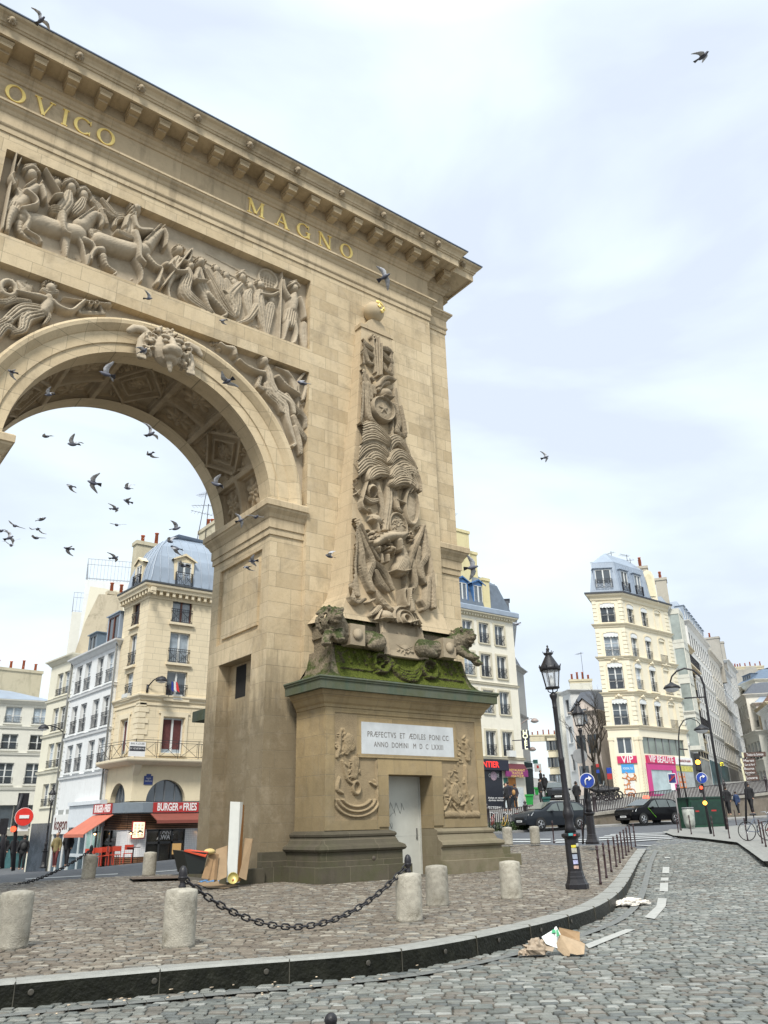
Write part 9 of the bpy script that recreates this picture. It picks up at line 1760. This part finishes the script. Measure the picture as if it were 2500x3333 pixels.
def slabthing(name,label,cat,q4,zf,y,th,m,dz=0,pn='board'):
 P=[onY(*zf(*q),yy) for q,yy in zip(q4,y)];T_=thing(name,label,cat,tuple(P[0]));b=MB();n=th;b.add([tuple(p) for p in P]+[(p[0]+n[0],p[1]+n[1],p[2]) for p in P],[(0,1,2,3),(7,6,5,4),(0,4,5,1),(1,5,6,2),(2,6,7,3),(3,7,4,0)]);part(pn,b,m,T_);return T_
wp=slabthing('leaning_board','tall white furniture panel leaning on the pier','board',[(198,968),(245,972),(262,592),(216,590)],zt3,(-1.1,-1.1,-.35,-.35),(.13,.10),mat('white_laminate',(.50,.50,.46),.4,.05),pn='panel');P=[onY(*zt3(*q),y) for q,y in(((246,972),-1.09),((264,960),-.95),((281,605),-.22),((262,603),-.34))];b=MB();b.add([(p[0]+.004,p[1]-.003,p[2]) for p in P],[(0,1,2,3)]);part('brown_edge',b,mat('brown_edge',(.20,.085,.02),.6),wp)
slabthing('cardboard_sheet','long brown cardboard sheet leaning right of the white panel','cardboard',[(246,940),(290,960),(321,765),(283,762)],zt3,(-1.0,-1.0,-.35,-.35),(.03,.03),CB_);slabthing('cardboard_sheet','wide creased cardboard sheet leaning left of the white panel','cardboard',[(140,968),(198,945),(203,796),(148,815)],zt3,(-1.2,-1.2,-.6,-.6),(.03,.03),CB_)
slabthing('flattened_box','flattened box leaning beside the black crate','cardboard',[(80,950),(112,955),(142,835),(118,832)],zt3,(-1.3,-1.3,-.9,-.9),(.10,.06),mat('darker_cardboard',(.26,.16,.08),.85,.15,5));slabthing('flattened_box','second flattened box tucked behind, nearer the white panel','cardboard',[(112,962),(138,958),(150,838),(142,836)],zt3,(-1.28,-1.28,-.9,-.9),(.10,.06),MATS['darker_cardboard'])
p=[onY(*zt3(*q),-1.15) for q in((22,930),(88,930),(110,830),(-2,824))];CT=thing('black_crate','black open crate with an orange rim tipped on its side','crate',tuple(p[0]));b=MB();b.add([tuple(x) for x in p]+[(x[0]-.05,x[1]+.55,x[2]+.03) for x in p],[(0,1,2,3),(7,6,5,4),(0,4,5,1),(1,5,6,2),(3,7,4,0),(2,6,7,3)]);part('crate_body',b,mat('crate_black',(.010,.012,.010),.5),CT)
b=MB();r4=[onY(*zt3(*q),y) for q,y in(((-2,824),-1.17),((100,852),-1.22),((112,832),-1.1),((20,820),-.6))];b.add([tuple(x) for x in r4]+[(x[0],x[1],x[2]+.03) for x in r4],[(0,1,2,3),(7,6,5,4),(0,4,5,1),(1,5,6,2),(2,6,7,3),(3,7,4,0)]);part('orange_rim',b,mat('orange_plastic',(.50,.06,.02),.5),CT)
b=MB();b.ell(tuple(onY(*zt3(118,825),-.95)),(.14,.14,.07));part('yellow_foam',b,mat('yellow_foam',(.55,.42,.18),.8,.2,8),None,label='crumpled yellow foam on top of the leaning boxes',category='rubbish')
LD=thing('round_lid','round yellow tin lid with a red mark leaning on the ground','lid',tuple(onY(*zt3(228,950),-1.3)));lc_=onY(*zt3(228,950),-1.3);b=MB();b.lathe([(.0,0),(.125,0),(.13,.02),(.118,.02),(.112,.008),(0,.008)],24,tuple(lc_),ax=(-.35,-.9,.15));part('lid',b,mat('brass_lid',(.40,.33,.10),.4,.15,9,metal=.4),LD);b=MB();b.ell((lc_[0]-.0,lc_[1]-.02,lc_[2]-.04),(.025,.008,.025));part('red_mark',b,RED,LD)
b=MB();b.add([tuple(onG(*zt3(*q),.02)) for q in((60,975),(140,950),(255,985),(190,998),(110,996))],[(0,1,2,3,4)]);part('ground_cardboard',b,CB_,None,label='flat cardboard lying on the setts under the rubbish',category='cardboard');b=MB();R_=random.Random(4)
for k in range(14):p=onG(*zt3(95+R_.uniform(-20,100),966+R_.uniform(-6,6)),.03);b.ell(tuple(p),(R_.uniform(.03,.09),R_.uniform(.03,.07),.02),6,4)
part('blue_plastic',b,mat('blue_bag',(.08,.22,.45),.4,.3,12),None,label='scraps of blue plastic bag at the foot of the cardboard',category='rubbish')
b=MB();b.add([tuple(onG(*q,.03)) for q in((420,2856),(590,2850),(600,2858),(430,2862))]+[tuple(onG(*q,.07)) for q in((420,2856),(590,2850),(600,2858),(430,2862))],[(0,1,2,3),(7,6,5,4),(0,4,5,1),(1,5,6,2),(2,6,7,3),(3,7,4,0)]);part('dark_plank',b,mat('plank',(.10,.07,.05),.8),None,label='dark wet plank lying flat left of the rubbish',category='board')
def crumple(c,r,seed,n=22,flat=.0):
 m_=MB();m_.ell((0,0,0),1.0,n,n//2+2);o=[]
 for p in m_.v:
  v=Vector(p);q=v*1.7+Vector((seed,0,0));d=1+.34*(abs(mnoise.noise(q))*2-.6)+.20*abs(mnoise.noise(q*2.7))-.12*abs(mnoise.noise(q*5.3));v=v*d;o.append((c[0]+v.x*r[0],c[1]+v.y*r[1],max(c[2]+v.z*r[2],c[2]-r[2]*.35)))
 m_.v=o;m_.s=[False]*len(m_.f);return m_
K9=lambda u,v:(1300+u*1200/1659,2550+v*1200/1659)
gp=lambda q,h=0.:onG(*K9(*q),-.18)+np.array([0,0,h])
BX=thing('torn_cardboard_box','torn open cardboard box with green and white print in the gutter','cardboard',tuple(gp((760,760))));
def poly3(mb,ps,th=.006):n=len(ps);P=[Vector(tuple(p)) for p in ps];nn=(P[1]-P[0]).cross(P[2]-P[0]).normalized()*th;mb.add([tuple(p) for p in P]+[tuple(p+nn) for p in P],[tuple(range(n)),tuple(range(n,2*n))[::-1]]+[(i,n+i,n+(i+1)%n,(i+1)%n) for i in range(n)])
Dx=dist(gp((770,765)));ax_=lambda u,v,d=0:atd(*K9(u,v),Dx+d)
b=MB();poly3(b,[ax_(700,740,0),ax_(722,680,.0),ax_(835,722,.05),ax_(832,768,-.1),ax_(800,772,-.12),ax_(770,765,-.12),ax_(765,778,-.12),ax_(742,775,-.1)]);part('front_flap',b,mat('pale_cardboard',(.36,.265,.17),.85,.15,14,.3),BX);b=MB();poly3(b,[ax_(722,690,.32),ax_(718,648,.34),ax_(812,668,.36),ax_(812,708,.3)]);poly3(b,[ax_(722,680,.0),ax_(722,690,.32),ax_(812,708,.3),ax_(835,722,.05)]);part('back_flap',b,mat('cardboard_shadow',(.30,.20,.11),.85,.15,9),BX)
b=MB();poly3(b,[ax_(640,690,.0),ax_(690,660,.1),ax_(712,742,-.05),ax_(660,722,-.08)]);poly3(b,[ax_(700,742,0),ax_(697,650,.1),ax_(706,642,.1),ax_(732,690,.02)]);part('white_liner',b,mat('white_carton',(.62,.64,.62),.6,.08,12),BX);b=MB();poly3(b,[ax_(684,672,.05),ax_(690,657,.1),ax_(703,655,.1),ax_(703,672,.05)]);poly3(b,[ax_(706,660,-.01),ax_(712,655,.0),ax_(722,684,-.03),ax_(708,690,-.03)]);part('green_print',b,mat('green_print',(.05,.30,.14),.6,.4,30),BX)
BG=MB();R_=random.Random(8);g0=ax_(650,735,-.05)
BG.join(crumple((g0[0]-.08,g0[1]+.05,g0[2]-.03),(.15,.12,.12),3.1));BG.join(crumple((g0[0]-.2,g0[1]+.12,g0[2]-.06),(.10,.08,.05),8.3))
poly3(BG,[ax_(570,738),ax_(640,700),ax_(700,735,-.05),ax_(690,757,-.1),ax_(640,748,-.1)]);o=part('paper_bag',BG,mat('crumpled_paper',(.33,.26,.19),.8,.15,10,.6,bscale=18),None,label='crumpled brown paper bag beside the torn box',category='paper bag')
BG=MB();g0=gp((1040,545))
BG.join(crumple((g0[0],g0[1],g0[2]+.03),(.30,.16,.10),5.7));BG.join(crumple((g0[0]-.22,g0[1]+.10,g0[2]+.02),(.2,.12,.06),1.9));BG.join(crumple((g0[0]+.25,g0[1]-.14,g0[2]+.02),(.14,.1,.05),2.9))
part('plastic_bag',BG,mat('printed_bag',(.62,.58,.52),.5,.45,22,.5),None,label='flattened white printed bag in the gutter beyond the box',category='plastic bag')
b=MB()
for k in range(30):
 u=R_.uniform(100,1400);v=R_.uniform(3130,3240) if u<1200 else R_.uniform(3020,3100);p=onG(u,3330-(u/1400)*190+R_.uniform(-30,30),-.18);b.ell(tuple(p+np.array([0,0,.012])),(R_.uniform(.008,.03),R_.uniform(.006,.02),.006),6,4)
part('litter',b,mat('litter',(.45,.36,.26),.8,.8,25),None,kind='stuff',label='tiny scraps and cigarette ends along the gutter')
PGB=mat('pigeon_slate',(.075,.08,.11),.6,.3,14);PGW=mat('pigeon_wing',(.40,.41,.44),.6,.7,9);PGT=mat('pigeon_tail_dark',(.03,.03,.04),.6)
def pigeon_set(el,er,sweep_):
 b=MB();q=Vector((0,0,1)).rotation_difference(Vector((1,0,.1)));b.ell((0,0,0),(.055,.055,.13),12,10,q);b.ell((.13,0,.035),(.033,.03,.033),8,6);b.ell((.09,0,.02),(.05,.037,.04),8,6);b.lathe([(.012,0),(0,.03)],6,(.158,0,.032),ax=(1,0,-.1),cap=False)
 w_=[]
 for s,e_ in((-1,el),(1,er)):
  m_=MB();rows_=[(0,.075,-.055),(.10,.095,-.05),(.19,.055-sweep_*.3,-.075-sweep_*.3),(.27,-.02-sweep_*.8,-.10-sweep_),(.335,-.085-sweep_*1.4,-.115-sweep_*1.5)];vs=[]
  for k,(y,xf,xb) in enumerate(rows_):
   a=e_*(1 if k<3 else 1-.18*(k-2));yy=.03+y*math.cos(a);zz=.02+y*math.sin(a);vs+=[(xf,s*yy,zz+.004),(xb,s*yy,zz),(xf,s*yy,zz-.006),(xb,s*yy,zz-.004)]
  fs=[]
  for k in range(4):o_=k*4;fs+=[(o_,o_+4,o_+5,o_+1),(o_+2,o_+3,o_+7,o_+6),(o_,o_+2,o_+6,o_+4),(o_+1,o_+5,o_+7,o_+3)]
  m_.add(vs,fs,True);w_.append(m_.mesh('wing',PGW))
 t=MB();t.add([(-.10,-.025,.0),(-.10,.025,.0),(-.24,.07,-.012),(-.24,-.07,-.012),(-.10,-.025,.012),(-.10,.025,.012),(-.24,.07,-.006),(-.24,-.07,-.006)],[(0,1,2,3),(7,6,5,4),(0,4,5,1),(1,5,6,2),(2,6,7,3),(3,7,4,0)]);return b.mesh('pigeon',PGB),w_,t.mesh('tail',PGT)
PS=[pigeon_set(.95,.75,.05),pigeon_set(.15,.1,.03),pigeon_set(-.5,-.65,.06),pigeon_set(1.25,.25,.02),pigeon_set(.5,-.35,.0)]
BIRDS=[(88,44,42,3,'perching pigeon lifting off the cornice at the top left'),(1518,122,44,1,'lone pigeon high in the upper right sky'),(831,598,42,4,'dark pigeon flying past the end of MAGNO'),(321,645,26,0,'pigeon crossing the band below the big relief'),(481,692,15,2,'small pigeon at the lower edge of the big relief'),(309,758,34,4,'pigeon under the lion keystone'),(229,808,46,3,'pigeon with raised wings against the vault'),(26,803,30,2,'pigeon near the left edge over the archivolt'),(106,853,27,0,'pale winged pigeon low in the left vault'),(491,824,42,4,'blue-grey pigeon over the right of the archivolt'),(654,828,40,1,'white-winged pigeon at the corner of the right spandrel'),(325,938,40,3,'pigeon just inside the arch opening'),(324,981,20,2,'pigeon directly under that one in the opening'),(100,943,26,1,'flat-winged pigeon in the left of the opening'),(157,960,38,0,'V-winged dark pigeon in the left of the opening'),(201,1043,40,1,'wide-winged dark pigeon in the middle sky'),(152,1050,22,2,'pigeon left of the wide-winged one'),(276,1055,26,0,'upper of two pigeons right of centre in the opening'),(275,1083,26,4,'lower of two pigeons right of centre in the opening'),(466,1046,38,3,'pale pigeon beside the right side of the vault'),(248,1099,9,1,'tiny pigeon above the terrace railing'),(252,1134,9,1,'tiny pigeon just below the previous speck'),(519,1124,26,4,'left of two pigeons before the impost'),(553,1117,34,4,'right of two pigeons before the impost'),(90,1122,13,4,'small pigeon upper right of the far left flock'),(81,1143,11,2,'small pigeon in the middle of the far left flock'),(32,1136,12,1,'small flat pigeon of the far left flock'),(20,1162,13,3,'small pigeon low in the far left flock'),(78,1162,11,1,'small pigeon right and low in the far left flock'),(2,1147,12,1,'small pigeon cut by the left edge'),(24,1178,12,0,'lowest small pigeon of the far left flock'),(147,1185,11,2,'lone speck of a pigeon left of the terrace block'),(247,1205,8,1,'speck of a pigeon over the terrace railing'),(380,1142,32,3,'pigeon above the domed roof'),(368,1170,28,0,'upper of two overlapping pigeons over the dome'),(379,1184,38,2,'lower of two overlapping pigeons over the dome'),(396,1222,34,4,'dark pigeon in front of the dormer window'),(533,1225,28,2,'lower left pigeon before the pier panel'),(546,1212,28,4,'upper right pigeon before the pier panel'),(712,1202,30,0,'pigeon flying left of the obelisk foot'),(1020,1226,42,4,'pigeon over the yellow chimneys right of the arch'),(1119,1348,24,4,'small pigeon right of the exchange house roof'),(1178,988,24,0,'pale pigeon in the open sky right of the arch')]
R_=random.Random(17);q5=2500/1659
for x,y,sp_,ps,lb in BIRDS:
 u,v=x*q5,y*q5;zc=.55*FPX/(sp_*q5);d=ray(u,v)
 if 0<x<1010:tw=(-1.6-CAM[1])/d[1]*FPX;zc=min(zc,tw)
 if y>1100 and x<400:zc=min(zc,40)
 if 1020<=x<1130:zc=min(zc,45)
 P=CAM+d*(zc/FPX);sc=(sp_*q5)/(.60*FPX/zc);sc=max(.6,min(1.5,sc*(1.12 if sp_>20 else.95)));bm,wg,tm_=PS[ps];o=bpy.data.objects.new('pigeon',bm);COL.objects.link(o);o.location=tuple(P);o.scale=(sc,)*3
 o.rotation_euler=(R_.uniform(-.7,.7),R_.uniform(-.35,.25),(2.2 if R_.random()<.6 else-.9)+R_.uniform(-.7,.7));setp(o,lb,'pigeon','pigeons wheeling around the arch');[inst('wing',w_,o,(0,0,0)) for w_ in wg];inst('tail',tm_,o,(0,0,0))
print('objects',len(bpy.data.objects))
